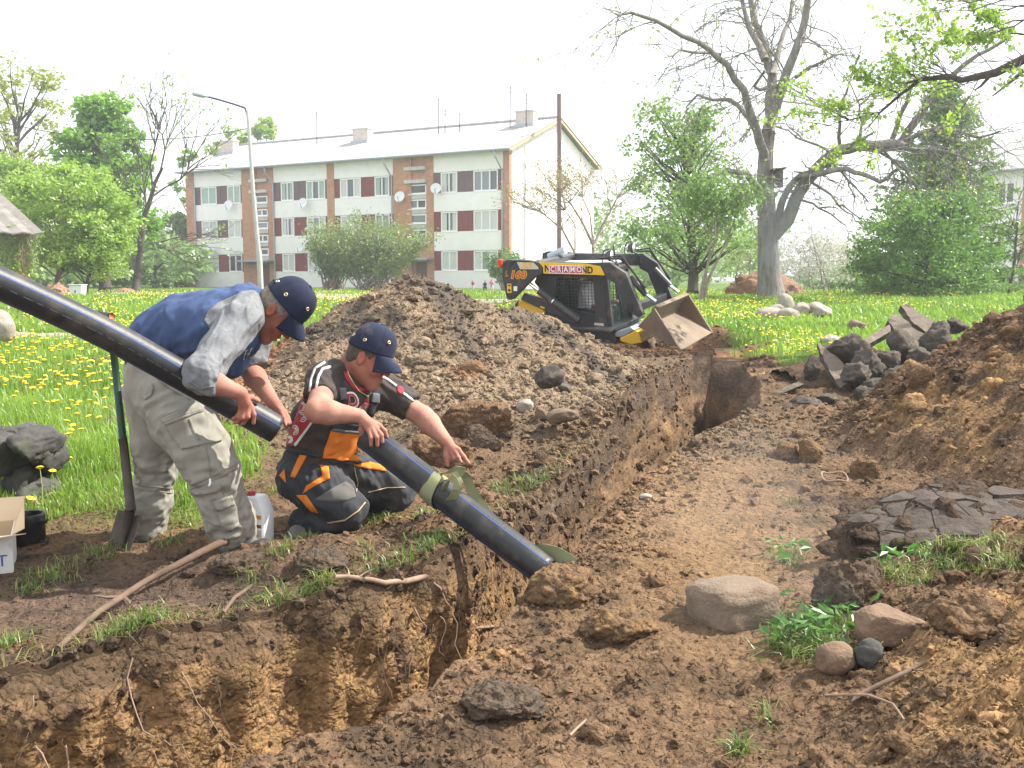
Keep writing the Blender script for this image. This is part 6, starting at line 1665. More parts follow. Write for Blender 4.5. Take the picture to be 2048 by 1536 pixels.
s1, SB1 = sleeve([A(498, 615, 4.60), A(482, 645, 4.50), A(440, 695, 4.36), A(405, 748, 4.23), A(424, 762, 4.215)], [.075, .090, .078, .076, .062], at(434, 772, 4.2), (.78, 0, -.35), 2, 'sleeve')
s2, SB2 = sleeve([A(505, 640, 4.85), A(508, 665, 4.90), A(500, 715, 4.87), A(504, 738, 4.85)], [.075, .085, .078, .066], at(506, 735, 4.85), (.35, -.2, -.9), 5, 'sleeve')
px_line(SB1, [(372, 741), (383, 765), (400, 778), (428, 772)], 3, .004, 'rolled_cuff', 'greycloth', s1)
# trousers
Pf = Field(.0078)
Pf.chain([A(318, 712, 4.73), A(317, 755, 4.73)], [.148, .158], k=.03, flat=((0, 1, 0), 1.08))
Pf.chain([A(332, 790, 4.63), A(374, 851, 4.57), A(404, 900, 4.54), A(427, 950, 4.53), A(458, 1041, 4.58), A(477, 1096, 4.62)], [.142, .138, .130, .113, .104, .086], k=.04)
Pf.chain([A(300, 790, 4.83), A(312, 880, 4.86), A(312, 930, 4.87), A(306, 1000, 4.87), A(298, 1092, 4.88)], [.125, .108, .098, .085, .070], k=.04)
Pf.plane(at(330, 690, 4.7), (.15, 0, 1), k=.01)
fo = near_fold([(folds((.45, 0, -1), .13, .013, 11), (0, 0, 0), None), (folds((1, 0, .35), .07, .017, 13), at(335, 820, 4.5), .16), (folds((1, 0, .3), .06, .018, 15), at(428, 960, 4.45), .15), (folds((1, .2, .15), .05, .015, 17), at(470, 1070, 4.5), .14), (folds((1, 0, .1), .05, .014, 19), at(308, 960, 4.8), .16), (folds((1, 0, .1), .05, .013, 21), at(300, 1070, 4.8), .12)])
pv, pf_ = Pf.surface(2, fo)
tro = link('trousers', npmesh('trousers', pv, pf_, M['khaki']), man, world=True); PBV = bvh_of(pv, pf_)
cp_ = px_patch(PBV, [(331, 848), (340, 838), (398, 812), (430, 838), (443, 868), (443, 882), (402, 890), (365, 899), (350, 880)], .015, 'cargo_pocket', 'khaki', tro, puff=1)
px_patch(PBV, [(322, 837), (395, 806), (405, 814), (404, 825), (372, 836), (332, 852)], .022, 'pocket_flap', 'khaki', tro)
px_line(PBV, [(328, 846), (370, 830), (402, 820)], 1.6, .024, 'seam', 'khakiseam', tro)
px_line(PBV, [(377, 838), (385, 858), (397, 882)], 5, .018, 'pocket_pleat', 'khakiseam', tro)
px_patch(PBV, [(285, 795), (296, 772), (304, 767), (308, 775), (304, 792), (292, 800)], .010, 'back_pocket_flap', 'khaki', tro)
px_patch(PBV, [(427, 1004), (464, 991), (472, 1015), (478, 1052), (460, 1062), (443, 1052)], .011, 'shin_pocket', 'khaki', tro); px_patch(PBV, [(426, 1003), (464, 990), (468, 1010), (435, 1021)], .016, 'pocket_flap', 'khaki', tro)
for dy in (0, 9): px_line(PBV, [(380, 969 + dy), (400, 962 + dy), (422, 952 + dy), (450, 940 + dy), (476, 926 + dy)], 2.2, .004, 'zip_seam', 'khakiseam', tro); px_line(PBV, [(268, 966 + dy), (300, 973 + dy), (345, 977 + dy)], 2.2, .004, 'zip_seam', 'khakiseam', tro)
px_line(PBV, [(420, 957), (421, 966), (419, 972)], 4, .012, 'zip_pull', 'white', tro)
px_line(PBV, [(412, 895), (418, 925), (421, 950)], 1.8, .004, 'seam', 'khakiseam', tro); px_line(PBV, [(440, 965), (448, 990), (455, 1000)], 1.8, .004, 'seam', 'khakiseam', tro)
px_line(PBV, [(300, 745), (335, 775), (380, 800)], 2, .004, 'seam', 'khakiseam', tro); px_line(PBV, [(258, 720), (300, 738), (350, 748)], 5, .006, 'waistband', 'khakiseam', tro)
def boot(pts, rads, name='boot', parent=None, Rx=None):
    Sf = Field(.006); Sf.chain(pts, rads, k=.03); v, f = Sf.surface(2); return link(name, npmesh(name, v, f, M['boot']), parent, world=True)
boot([A(476, 1090, 4.62), A(492, 1104, 4.61), A(527, 1094, 4.57)], [.055, .052, .042], 'boot', man); boot([A(296, 1088, 4.88), A(300, 1100, 4.88), A(332, 1098, 4.84)], [.055, .05, .04], 'boot', man)

# ------------------------------------------------------------------ the kneeling man
man = empty('person', at(650, 1040, 4.95), 'kneeling man in a brown and red T-shirt and dark overalls with orange panels', 'person')
R2 = frame((.88, -.22, -.42), (.40, .02, .92)); S2 = 1.04
H, L2_ = head_field(at(737, 719, 4.93), R2, S2)
H.cone(A(700, 752, 4.99), L2_(-.03, 0, -.04), .070, .064, k=.03); H.cone(A(690, 735, 4.99), L2_(-.06, 0, 0), .05, .05, k=.03)
H.ell(L2_(.065, 0, -.085), np.array((.032, .036, .028)) * S2, np.array(R2), k=.02)
hv, hf = H.surface(1)
Af = Field(.0045)
arm(Af, A(650, 770, 4.88), A(634, 822, 4.63), A(719, 832, 4.665), (.062, .055, .056, .034))
hand(Af, A(719, 832, 4.665), A(739, 848, 4.655), [A(759, 851, 4.67), A(752, 856, 4.652), A(745, 859, 4.640), A(737, 860, 4.638)],
     [[A(759, 851, 4.67), A(770, 862, 4.668), A(774, 874, 4.668)], [A(752, 856, 4.65), A(763, 870, 4.63), A(765, 884, 4.63)], [A(745, 859, 4.638), A(754, 875, 4.615), A(755, 891, 4.62)], [A(737, 860, 4.635), A(742, 876, 4.615), A(742, 890, 4.62)]],
     [A(726, 845, 4.66), A(722, 860, 4.675), A(724, 874, 4.69)])
v1, f1 = Af.surface(1)
Af = Field(.0045)
arm(Af, A(772, 787, 5.15), A(846, 833, 5.10), A(893, 884, 5.0), (.062, .053, .054, .033))
hand(Af, A(893, 884, 5.0), A(903, 897, 4.985), [A(917, 899, 4.97), A(911, 905, 4.962), A(904, 908, 4.965), A(898, 908, 4.975)],
     [[A(917, 899, 4.97), A(928, 913, 4.955), A(938, 927, 4.94)], [A(911, 905, 4.962), A(917, 915, 4.945), A(922, 924, 4.935)], [A(904, 908, 4.965), A(908, 917, 4.95), A(904, 923, 4.965)], [A(898, 908, 4.975), A(900, 917, 4.965), A(898, 922, 4.975)]],
     [A(893, 897, 4.98), A(891, 912, 4.965), A(895, 930, 4.955)])
v2, f2 = Af.surface(1)
Bf = Field(.012); Bf.chain([A(635, 920, 5.08), A(665, 850, 5.04), A(695, 790, 5.02), A(702, 750, 4.99)], [.13, .13, .14, .07], k=.03)
Bf.chain([A(615, 945, 5.0), A(692, 1022, 4.86), A(606, 1064, 4.97)], [.08, .06, .045], k=.03); Bf.chain([A(660, 940, 5.2), A(792, 982, 5.25), A(690, 1010, 5.4)], [.08, .06, .045], k=.03)
v3, f3 = Bf.surface(1)
V, Fc = join([(hv, hf), (v1, f1), (v2, f2), (v3, f3)])
body = link('body', npmesh('body', V, Fc, M['skin']), man, world=True); SKB = bvh_of(hv, hf)
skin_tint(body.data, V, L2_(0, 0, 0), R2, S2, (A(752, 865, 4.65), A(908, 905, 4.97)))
eyes(L2_, R2, S2, body)
hr = Field(.0045); Rn = np.array(R2)
hr.ell(L2_(-.014, 0, .034), np.array((.104, .080, .095)) * S2, Rn); hr.ell(L2_(-.055, 0, -.02), np.array((.05, .062, .05)) * S2, Rn, k=.03)
hr.plane(L2_(.030, 0, 0), R2 @ Vector((1, 0, -.35))); hr.plane(L2_(0, 0, -.050), R2 @ Vector((.7, 0, -1))); hr.plane(L2_(0, 0, .075), R2 @ Vector((0, 0, 1)))
for sg in (1, -1): hr.ell(L2_(.004, sg * .084, -.012), np.array((.027, .03, .032)) * S2, Rn, op='s', k=.006)
hvv, hff = hr.surface(1); link('hair', npmesh('hair', hvv, hff, M['hairbrown']), man, world=True)
cap2 = make_cap(L2_, R2, S2, 'capdusty', man, lift=.02, dust='capdusty')
Tf = Field(.0075); R_ax = Vector(A(772, 787, 5.15)) - Vector(A(650, 770, 4.88)); R_ax.normalize(); lat = (tuple(R_ax), 1.14)
Tf.chain([A(643, 905, 5.06), A(655, 850, 5.04), A(685, 795, 5.02), A(702, 752, 5.0)], [.160, .160, .158, .100], k=.03, flat=lat)
Tf.cone(A(700, 745, 4.99), A(698, 738, 4.985), .085, .080, k=.03)
Tf.cone(A(690, 768, 4.98), A(655, 770, 4.90), .10, .085, k=.04); Tf.cone(A(715, 775, 5.05), A(765, 785, 5.13), .10, .085, k=.04)
nk = at(694, 735, 4.97); Tf.plane(nk, (.10, -.22, 1), k=.01)
fo = near_fold([(folds((.3, .2, 1), .10, .012, 31), (0, 0, 0), None), (folds((1, .4, .2), .06, .013, 33), at(630, 880, 4.9), .14)])
tv, tf = Tf.surface(2, fo); shirt = link('t_shirt', npmesh('t_shirt', tv, tf, M['brownshirt']), man, world=True); TB = bvh_of(tv, tf)
s1, SB1 = sleeve([A(672, 752, 4.95), A(650, 764, 4.89), A(640, 790, 4.78)], [.085, .092, .078], at(642, 798, 4.76), tuple(Vector(A(634, 822, 4.63)) - Vector(A(650, 770, 4.88))), 7, 'sleeve', m='brownshirt', amp=.009)
s2, SB2 = sleeve([A(740, 772, 5.08), A(772, 784, 5.14), A(822, 815, 5.11)], [.09, .090, .076], at(820, 818, 5.11), tuple(Vector(A(846, 833, 5.10)) - Vector(A(772, 787, 5.15))), 9, 'sleeve', m='brownshirt', amp=.009)
# prints on the shirt
def both(poly_fn, *a):
    pass
allb_v, allb_f = join([(tv, tf)] + [])
px_line(SB1, [(650, 724), (630, 737), (622, 758), (619, 783)], 4.2, .003, 'shoulder_stripe', 'whiteprint', s1); px_line(SB1, [(662, 733), (645, 738), (637, 752), (632, 776)], 5, .003, 'shoulder_stripe', 'whiteprint', s1)
px_line(TB, [(654, 724), (668, 718), (680, 717)], 4.5, .004, 'shoulder_stripe', 'whiteprint', shirt); px_line(TB, [(667, 735), (676, 732), (686, 731)], 5, .004, 'shoulder_stripe', 'whiteprint', shirt)
px_line(SB2, [(763, 752), (777, 760), (793, 772)], 4.2, .003, 'shoulder_stripe', 'whiteprint', s2); px_line(SB2, [(806, 786), (818, 795), (831, 805)], 4.2, .003, 'shoulder_stripe', 'whiteprint', s2)
px_patch(SB2, [(794, 774), (802, 773), (808, 781), (807, 788), (799, 788), (794, 781)], .004, 'sleeve_badge', 'redcloth', s2, step=3)
px_line(TB, [(681, 716), (686, 732), (696, 757), (706, 771), (718, 779), (736, 779)], 8, .006, 'collar', 'redcloth', shirt)
px_patch(TB, [(606, 790), (614, 800), (619, 824), (627, 838), (610, 862), (587, 892), (573, 889), (581, 860), (595, 825)], .003, 'side_panel', 'redcloth', shirt)
px_line(TB, [(628, 838), (612, 861), (590, 891)], 4.5, .005, 'panel_edge', 'whiteprint', shirt)
for cx, cy, r in ((606, 832, 10), (591, 860, 8), (608, 812, 6), (581, 879, 6)):
    for q in (r, r * .62, r * .3):
        px_line(TB, [(cx + q * math.cos(a) * .8, cy + q * math.sin(a) * 1.15) for a in np.linspace(-2.6, 2.2, 14)], 1.7, .0055, 'swirl_print', 'whiteprint', shirt)
px_text(TB, 'D', [(690, 785), (712, 781), (722, 815), (696, 816)], .004, 'chest_letter', 'whiteprint', shirt, bold=.06); px_text(TB, 'D', [(693, 788), (710, 785), (718.5, 812), (699, 813)], .0055, 'chest_letter', 'redcloth', shirt, bold=.015)
px_text(TB, 'A', [(720, 793), (742, 793), (748, 816), (716, 817)], .004, 'chest_letter', 'whiteprint', shirt, bold=.05); px_text(TB, 'A', [(725, 797), (738, 797), (742, 815), (720, 816)], .0055, 'chest_letter', 'redcloth', shirt, bold=.01)
px_text(TB, 'GI', [(665, 780), (676, 780), (677, 796), (666, 796)], .004, 'chest_letter', 'whiteprint', shirt, bold=.03)
# neck chain
px_line(TB, [(691, 731), (697, 750), (706, 766), (718, 782), (733, 792)], 1.6, .010, 'neck_chain', 'chain', man); px_line(TB, [(734, 790), (735, 802)], 3.4, .012, 'pendant', 'chain', man)
# overalls
Pf = Field(.0078)
Pf.chain([A(640, 915, 5.07), A(628, 945, 5.07)], [.172, .168], k=.03, flat=(tuple(R_ax), 1.06))
Pf.chain([A(608, 955, 5.0), A(650, 985, 4.92), A(696, 1018, 4.87)], [.135, .122, .100], k=.04); Pf.chain([A(698, 1026, 4.88), A(650, 1040, 4.93), A(608, 1046, 4.98)], [.085, .082, .075], k=.025)
Pf.chain([A(665, 945, 5.18), A(730, 962, 5.22), A(793, 982, 5.25)], [.135, .118, .098], k=.04); Pf.chain([A(795, 990, 5.25), A(735, 1010, 5.32)], [.085, .080], k=.025)
Pf.plane(at(650, 872, 5.0), (-.10, .35, 1), k=.012)
fo = near_fold([(folds((.8, -.2, -.5), .10, .013, 41), (0, 0, 0), None), (folds((-.3, .3, 1), .05, .016, 43), at(640, 950, 4.9), .14), (folds((.3, .9, .3), .05, .014, 45), at(610, 1035, 4.9), .12), (folds((-.4, .2, 1), .05, .012, 47), at(740, 970, 5.1), .14)])
pv, pf_ = Pf.surface(2, fo); ov = link('overalls', npmesh('overalls', pv, pf_, M['overall']), man, world=True)
# bib front lies on the shirt: both surfaces serve as the base
bv, bf = join([(tv, tf), (pv, pf_)]); OB = bvh_of(bv, bf)
px_patch(OB, [(655, 905), (664, 850), (690, 846), (722, 850), (735, 870), (738, 925), (700, 930), (660, 925)], .010, 'bib', 'overall', ov)
px_patch(OB, [(662, 860), (718, 866), (717, 922), (680, 920), (644, 914)], .018, 'bib_pocket', 'orangecloth', ov)
px_line(OB, [(664, 859), (690, 861), (719, 864)], 5, .021, 'pocket_edge', 'dustycloth', ov)
for poly in ([(600, 908), (614, 911), (590, 956), (581, 953)], [(639, 929), (657, 934), (660, 957), (630, 972), (606, 987), (613, 971), (634, 959), (646, 951)], [(593, 990), (612, 990), (637, 1026), (622, 1022)], [(715, 918), (764, 931), (773, 943), (740, 938), (704, 931)], [(559, 951), (569, 939), (572, 966)]):
    px_patch(OB, poly, .006, 'orange_panel', 'orangecloth', ov)
px_patch(OB, [(662, 978), (690, 963), (706, 972), (712, 994), (690, 1003), (662, 1003), (628, 1000)], .004, 'dusty_patch', 'dustycloth', ov)
px_line(OB, [(655, 1046), (690, 1040), (716, 1022), (730, 1005)], 2, .006, 'orange_seam', 'timber', ov); px_line(OB, [(735, 985), (775, 975), (810, 975)], 1.6, .006, 'orange_seam', 'timber', ov); px_line(OB, [(708, 935), (716, 965), (712, 985)], 1.6, .006, 'orange_seam', 'timber', ov)
px_line(OB, [(575, 900), (610, 906), (650, 914)], 9, .008, 'waistband', 'overall', ov)
px_line(TB, [(679, 748), (681, 775), (686, 800), (688, 830), (690, 850)], 12, .008, 'brace', 'strap', ov); px_line(TB, [(757, 760), (752, 785), (745, 812), (735, 850)], 13, .008, 'brace', 'strap', ov)
for poly in ([(677, 776), (691, 775), (694, 798), (680, 799)], [(744, 786), (757, 788), (755, 806), (741, 803)]): px_patch(TB, poly, .016, 'buckle', 'buckle', ov, step=3)
boot([A(612, 1050, 4.97), A(600, 1072, 4.93), A(572, 1092, 4.84)], [.058, .055, .042], 'boot', man)
boot([A(735, 1010, 5.32), A(700, 1012, 5.38), A(672, 1020, 5.4)], [.055, .055, .042], 'boot', man)

# ------------------------------------------------------------------ small far figures
def small_person(name, base, h, label, top, legs, skinm, hairm, pose, vox=.018, group=None):
    e = empty(name, base, label, 'person', group); b = Vector(base)
    def q(x, y, z): return tuple(b + Vector((x * h, y * h, z * h)))
    sit = pose.get('sit', 0)
    B = Field(vox); B.ell(q(*pose['head']), np.array((.060, .062, .075)) * h, k=.02); B.cone(q(*pose['neck']), q(*pose['head']), .03 * h, .03 * h)
    B.chain([q(*pose['hip']), q(*pose['neck'])], [.07 * h, .06 * h], k=.03)
    for s_ in ('armL', 'armR'): B.chain([q(*p) for p in pose[s_]], [.034 * h, .028 * h, .022 * h], k=.015)
    for s_ in ('legL', 'legR'): B.chain([q(*p) for p in pose[s_]], [.055 * h, .042 * h, .03 * h], k=.02)
    v, f = B.surface(1); me_ = npmesh('body', v, f, M[skinm]); setcol(me_, np.ones((len(v), 3))); link('body', me_, e, world=True)
    Tt = Field(vox); Tt.chain([q(*pose['hip']), tuple((np.array(q(*pose['hip'])) + np.array(q(*pose['neck']))) / 2), tuple(np.array(q(*pose['neck'])) - np.array((0, 0, .03 * h)))], [.095 * h, .092 * h, .085 * h], k=.03)
    for s_ in ('armL', 'armR'): Tt.chain([q(*p) for p in pose[s_][:2]], [.05 * h, .042 * h], k=.02)
    v, f = Tt.surface(1); link('top', npmesh('top', v, f, M[top]), e, world=True)
    Lg = Field(vox)
    for s_ in ('legL', 'legR'): Lg.chain([q(*p) for p in pose[s_]], [.075 * h, .055 * h, .042 * h], k=.02)
    v, f = Lg.surface(1); link('trousers', npmesh('trousers', v, f, M[legs]), e, world=True)
    Hh = Field(vox); Hh.ell(tuple(np.array(q(*pose['head'])) + np.array((0, .012 * h, .016 * h))), np.array((.068, .068, .075)) * h, k=.02); Hh.ell(tuple(np.array(q(*pose['head'])) + np.array((0, .04 * h, -.03 * h))), np.array((.06, .04, .07)) * h, k=.02)
    Hh.plane(tuple(np.array(q(*pose['head'])) + np.array((0, -.022 * h, 0))), (0, -1, -.5))
    v, f = Hh.surface(1); link('hair', npmesh('hair', v, f, M[hairm]), e, world=True)
    return e
M['pinkcloth'] = mat('pink_cloth', (.62, .16, .25), .85); M['navycloth'] = mat('navy_cloth', (.02, .025, .05), .85); M['palecloth'] = mat('pale_cloth', (.62, .58, .56), .85); M['hairfair'] = mat('fair_hair', (.30, .17, .09), .8)
stand = dict(head=(0, 0, .92), neck=(0, 0, .82), hip=(0, 0, .5), armL=[(.1, 0, .78), (.14, -.02, .62), (.06, -.12, .58)], armR=[(-.1, 0, .78), (-.14, -.02, .62), (-.06, -.12, .58)], legL=[(.05, 0, .5), (.05, -.02, .26), (.05, 0, .02)], legR=[(-.05, 0, .5), (-.05, .02, .26), (-.06, .02, .02)])
crouch = dict(head=(.02, -.05, .78), neck=(.0, -.01, .66), hip=(-.02, .10, .34), armL=[(.1, 0, .62), (.13, -.12, .48), (.10, -.22, .44)], armR=[(-.1, 0, .62), (-.13, -.12, .48), (-.08, -.22, .44)], legL=[(.06, .08, .34), (.10, -.16, .34), (.08, -.06, .02)], legR=[(-.06, .08, .34), (-.10, -.16, .32), (-.08, -.06, .02)])
walk = dict(head=(.0, 0, .92), neck=(0, 0, .82), hip=(.0, 0, .5), armL=[(.1, 0, .78), (.16, -.04, .64), (.10, -.12, .70)], armR=[(-.1, 0, .78), (-.18, -.02, .66), (-.24, -.06, .56)], legL=[(.05, 0, .5), (.11, -.03, .27), (.10, .02, .02)], legR=[(-.05, 0, .5), (-.08, .02, .26), (-.14, .06, .02)])
for px, ptop, Y, lab, tp, lg, hm, ps in ((946, 561, 57, 'child in a red top and pale trousers standing before the block', 'redcloth', 'palecloth', 'hairfair', stand), (970, 561, 55, 'child in dark navy clothes between the red and the pink child', 'navycloth', 'navycloth', 'hairgrey', crouch), (983, 559, 55, 'child in a pink top and pale trousers beside the lilac bush', 'pinkcloth', 'palecloth', 'hairfair', walk)):
    p = at(px, 590, Y); p.z = hg(p.x, p.y); t = at(px, ptop, Y); small_person('person', p, (t.z - p.z) * (1.02 if ps is not crouch else 1.18), lab, tp, lg, 'skin', hm, ps, group='children by the apartment block')
# the driver in the cab
sz_ -= .14
b = LM @ Vector((sx_, 0, sz_ - .10)); hx = LR @ Vector((1, 0, 0)); 
drv = empty('person', b, 'loader driver in a white shirt sitting behind the wire screen of the cab', 'person')
def dl(x, y, z): return tuple(LM @ Vector((sx_ + x, y, sz_ + z)))
B = Field(.012); B.ell(dl(.08, 0, .66), (.085, .080, .12), k=.02); B.cone(dl(0, 0, .5), dl(.06, 0, .6), .05, .05); B.chain([dl(-.05, 0, .1), dl(0, 0, .46)], [.12, .12], k=.03)
for sg in (1, -1):
    B.chain([dl(0, sg * .2, .42), dl(.10, sg * .25, .18), dl(.36, sg * .22, .18)], [.05, .042, .035], k=.02); B.ell(dl(.40, sg * .22, .19), (.045, .04, .035), k=.02)
    B.chain([dl(-.02, sg * .09, .06), dl(.40, sg * .12, .06), dl(.42, sg * .12, -.30)], [.075, .06, .045], k=.02)
v, f = B.surface(1); me_ = npmesh('body', v, f, M['skinred']); setcol(me_, np.ones((len(v), 3)) * .8); link('body', me_, drv, world=True)
B = Field(.012); B.chain([dl(-.05, 0, .1), dl(0, 0, .44)], [.155, .155], k=.03)
for sg in (1, -1): B.chain([dl(0, sg * .2, .42), dl(.10, sg * .25, .18)], [.075, .06], k=.03)
v, f = B.surface(1); link('shirt', npmesh('shirt', v, f, M['white']), drv, world=True)
B = Field(.012)
for sg in (1, -1): B.chain([dl(-.02, sg * .09, .06), dl(.40, sg * .12, .06), dl(.42, sg * .12, -.30)], [.09, .075, .06], k=.02)
v, f = B.surface(1); link('trousers', npmesh('trousers', v, f, M['navycloth']), drv, world=True)
B = Field(.010); B.ell(dl(.06, 0, .70), (.095, .088, .105), k=.02); B.plane(dl(.12, 0, .68), tuple(LR @ Vector((1, 0, -.8)))); v, f = B.surface(1); link('hair', npmesh('hair', v, f, M['hairbrown']), drv, world=True)
# ------------------------------------------------------------------ webbing strap on the lowered pipe
M['webbing'] = mat('olive_webbing', (.16, .17, .085), .9, (.24, .245, .13), 7, 5, bump=.6, bscale=300, wear=(.10, .085, .05), wscale=9, wlo=.58, whi=.75, bdist=.002)
strap = empty('webbing_strap', at(905, 970, 4.5), 'olive webbing strap knotted round the lowered black pipe', 'strap')
def ribbon(pts, wid, th=.004, n=6):
    """Band through points; wid = one width vector per point."""
    P = [Vector(p) for p in pts]; Wd = [Vector(w) for w in wid]; Q = []; WW = []
    for i in range(len(P) - 1):
        p0, p1, p2, p3 = P[max(i - 1, 0)], P[i], P[i + 1], P[min(i + 2, len(P) - 1)]
        for k in range(n):
            t = k / n; Q.append(.5 * ((2 * p1) + (p2 - p0) * t + (2 * p0 - 5 * p1 + 4 * p2 - p3) * t * t + (3 * p1 - p0 - 3 * p2 + p3) * t ** 3)); WW.append(Wd[i].lerp(Wd[i + 1], t))
    Q.append(P[-1]); WW.append(Wd[-1]); V = []
    for i, (q, w) in enumerate(zip(Q, WW)):
        t = (Q[min(i + 1, len(Q) - 1)] - Q[max(i - 1, 0)]).normalized(); nn = t.cross(w).normalized() * th / 2
        V += [q - w / 2 + nn, q + nn * 1.25, q + w / 2 + nn, q + w / 2 - nn, q - nn * 1.25, q - w / 2 - nn]
    Fs = [(6 * i + k, 6 * i + (k + 1) % 6, 6 * i + 6 + (k + 1) % 6, 6 * i + 6 + k) for i in range(len(Q) - 1) for k in range(6)] + [tuple(range(6)), tuple(6 * (len(Q) - 1) + k for k in reversed(range(6)))]
    return V, Fs
pa = PD.cross(Vector((0, 0, 1))).normalized()
if pa.y > 0: pa = -pa
pb = pa.cross(PD).normalized()
if pb.z < 0: pb = -pb
def around(t0, a0, a1, rr, tilt, w, n=14):
    pts, wd = [], []
    for i in range(n + 1):
        a = math.radians(a0 + (a1 - a0) * i / n); c = PA.lerp(PB, t0 + tilt * (i / n - .5)); pts.append(c + (pa * math.cos(a) + pb * math.sin(a)) * (rr + .0015 * math.sin(i * 2.1))); wd.append(PD * w)
    return pts, wd
mb = MB()
mb.add(*ribbon(*around(.385, 100, -250, .0725, -.05, .050))); mb.build('wrap', M['webbing'], strap, smooth=False, world=True)
mb = MB(); mb.add(*ribbon(*around(.43, 75, -240, .0775, .075, .052))); mb.build('wrap', M['webbing'], strap, smooth=False, world=True)
kc = PA.lerp(PB, .40) + pb * .085 + pa * .03
k0 = [at(866, 957, 4.60), at(884, 946, 4.545), at(908, 941, 4.50), at(928, 944, 4.47)]
mb = MB(); mb.add(*ribbon(k0, [PD * .03, PD * .03 + Vector((.005, -.01, .015)), Vector((.012, -.02, .045)), Vector((.02, .0, .04))], .006)); mb.build('knot', M['webbing'], strap, world=True)
mb = MB(); mb.add(*ribbon([at(906, 945, 4.485), at(915, 962, 4.455), at(912, 982, 4.445), at(902, 1000, 4.46), at(890, 1012, 4.49)], [Vector((.036, .01, .012)), Vector((.040, .01, .010)), Vector((.042, .01, .002)), Vector((.040, 0, -.006)), Vector((.032, 0, -.012))], .006)); mb.build('knot', M['webbing'], strap, world=True)
mb = MB(); mb.add(*ribbon([at(886, 986, 4.50), at(893, 966, 4.462), at(903, 955, 4.452), at(912, 966, 4.44), at(910, 980, 4.435)], [Vector((.03, 0, .012)), Vector((.03, .0, .02)), Vector((.012, 0, .03)), Vector((.026, 0, .012)), Vector((.03, 0, 0))], .006)); mb.build('knot', M['webbing'], strap, world=True)
mb = MB(); mb.add(*ribbon([at(922, 947, 4.475), at(932, 953, 4.485), at(945, 985, 4.51), at(978, 1030, 4.54), at(1016, 1072, 4.52), at(1040, 1096, 4.47), at(1060, 1112, 4.42)], [Vector((.02, .01, .03)), Vector((.038, .0, .014)), Vector((.042, .01, .018)), Vector((.036, .014, .022)), Vector((.024, .018, .022)), Vector((.014, .016, .026)), Vector((.006, .01, .04))], .005)); mb.build('hanging_band', M['webbing'], strap, world=True)
mb = MB(); mb.add(*ribbon([at(1050, 1105, 4.46), at(1085, 1104, 4.40), at(1118, 1112, 4.33), at(1145, 1122, 4.29), at(1168, 1136, 4.26)], [Vector((.0, .0, .045)), Vector((.0, .01, .072)), Vector((.0, .02, .072)), Vector((.0, .02, .046)), Vector((.0, .01, .006))], .005)); mb.build('hanging_band', M['webbing'], strap, smooth=False, world=True)

# ------------------------------------------------------------------ shovel stuck in the mud
M['greensteel'] = mat('green_painted_steel', (.012, .04, .028), .45, (.02, .055, .04), 6, 4, wear=(.05, .04, .032), wscale=9, wlo=.52, whi=.68, metal=.2)
M['mudsteel'] = mat('muddy_steel', (.055, .042, .034), .75, (.10, .08, .065), 9, 5, wear=(.03, .06, .05), wscale=8, wlo=.6, whi=.7, bump=.4, bscale=60)
M['orangewood'] = mat('orange_wood_end', (.55, .17, .06), .6)
gz_ = hg(at(250, 1090, 4.68).x, 4.68)
sv = empty('shovel', (at(250, 1090, 4.68).x, 4.68, gz_), 'green handled shovel stuck upright in the mud left of the stooping man', 'shovel')
t0, t1, t2 = at(221, 648, 4.92), at(246, 880, 4.80), at(262, 1022, 4.70)
mb = MB(); mb.tube([t0, t1], [.017, .019], 14); mb.build('handle', M['greensteel'], sv, smooth=True, world=True)
mb = MB(); mb.tube([t1 + (t0 - t1) * .01, t1.lerp(t2, .5), t2], [.021, .022, .024], 12); mb.build('socket', M['mudsteel'], sv, smooth=True, world=True)
mb = MB(); g0, g1 = at(197, 630, 4.98), at(223, 633, 4.84); mb.tube([g0, g1], [.018, .018], 14); gp = mb.build('grip', M['rubber'], sv, smooth=True, world=True)
mb = MB(); mb.tube([g1, g1.lerp(g0, -.04)], [.0135, .0135], 14); mb.build('grip_end', M['orangewood'], gp, smooth=True, world=True)
# blade: a dished plate
V = []; Fs = []
tl, tr_, br, bl = at(236, 1019, 4.74), at(283, 1032, 4.66), at(252, 1122, 4.60), at(207, 1118, 4.68)
nrm = (tr_ - tl).cross(bl - tl).normalized()
if nrm.y > 0: nrm = -nrm
N = 10
for sd3 in (0, -.004):
    for j in range(N + 1):
        for i in range(N + 1):
            u, v = i / N, j / N; p = tl.lerp(tr_, u).lerp(bl.lerp(br, u), v); V.append(p + nrm * (sd3 - .03 * math.cos((u - .5) * math.pi) * (1 - .4 * v)))
n1 = (N + 1) ** 2
for j in range(N):
    for i in range(N):
        q = j * (N + 1) + i; Fs += [(q, q + 1, q + N + 2, q + N + 1), (n1 + q, n1 + q + N + 1, n1 + q + N + 2, n1 + q + 1)]
for i in range(N):
    for q, d in ((i, 1), (N * (N + 1) + i, 1)): Fs.append((q, n1 + q, n1 + q + d, q + d))
    for q, d in ((i * (N + 1), N + 1), (i * (N + 1) + N, N + 1)): Fs.append((q, q + d, n1 + q + d, n1 + q))
mb = MB(); mb.add(V, Fs); mb.build('blade', M['mudsteel'], sv, smooth=True, world=True)
mb = MB(); mb.tube([t2 + nrm * .005, (t2.lerp((bl + br) / 2, .5)) + nrm * -.005, (bl + br) / 2 + nrm * -.02], [.024, .016, .006], 10); mb.build('blade_rib', M['mudsteel'], sv, smooth=True, world=True)

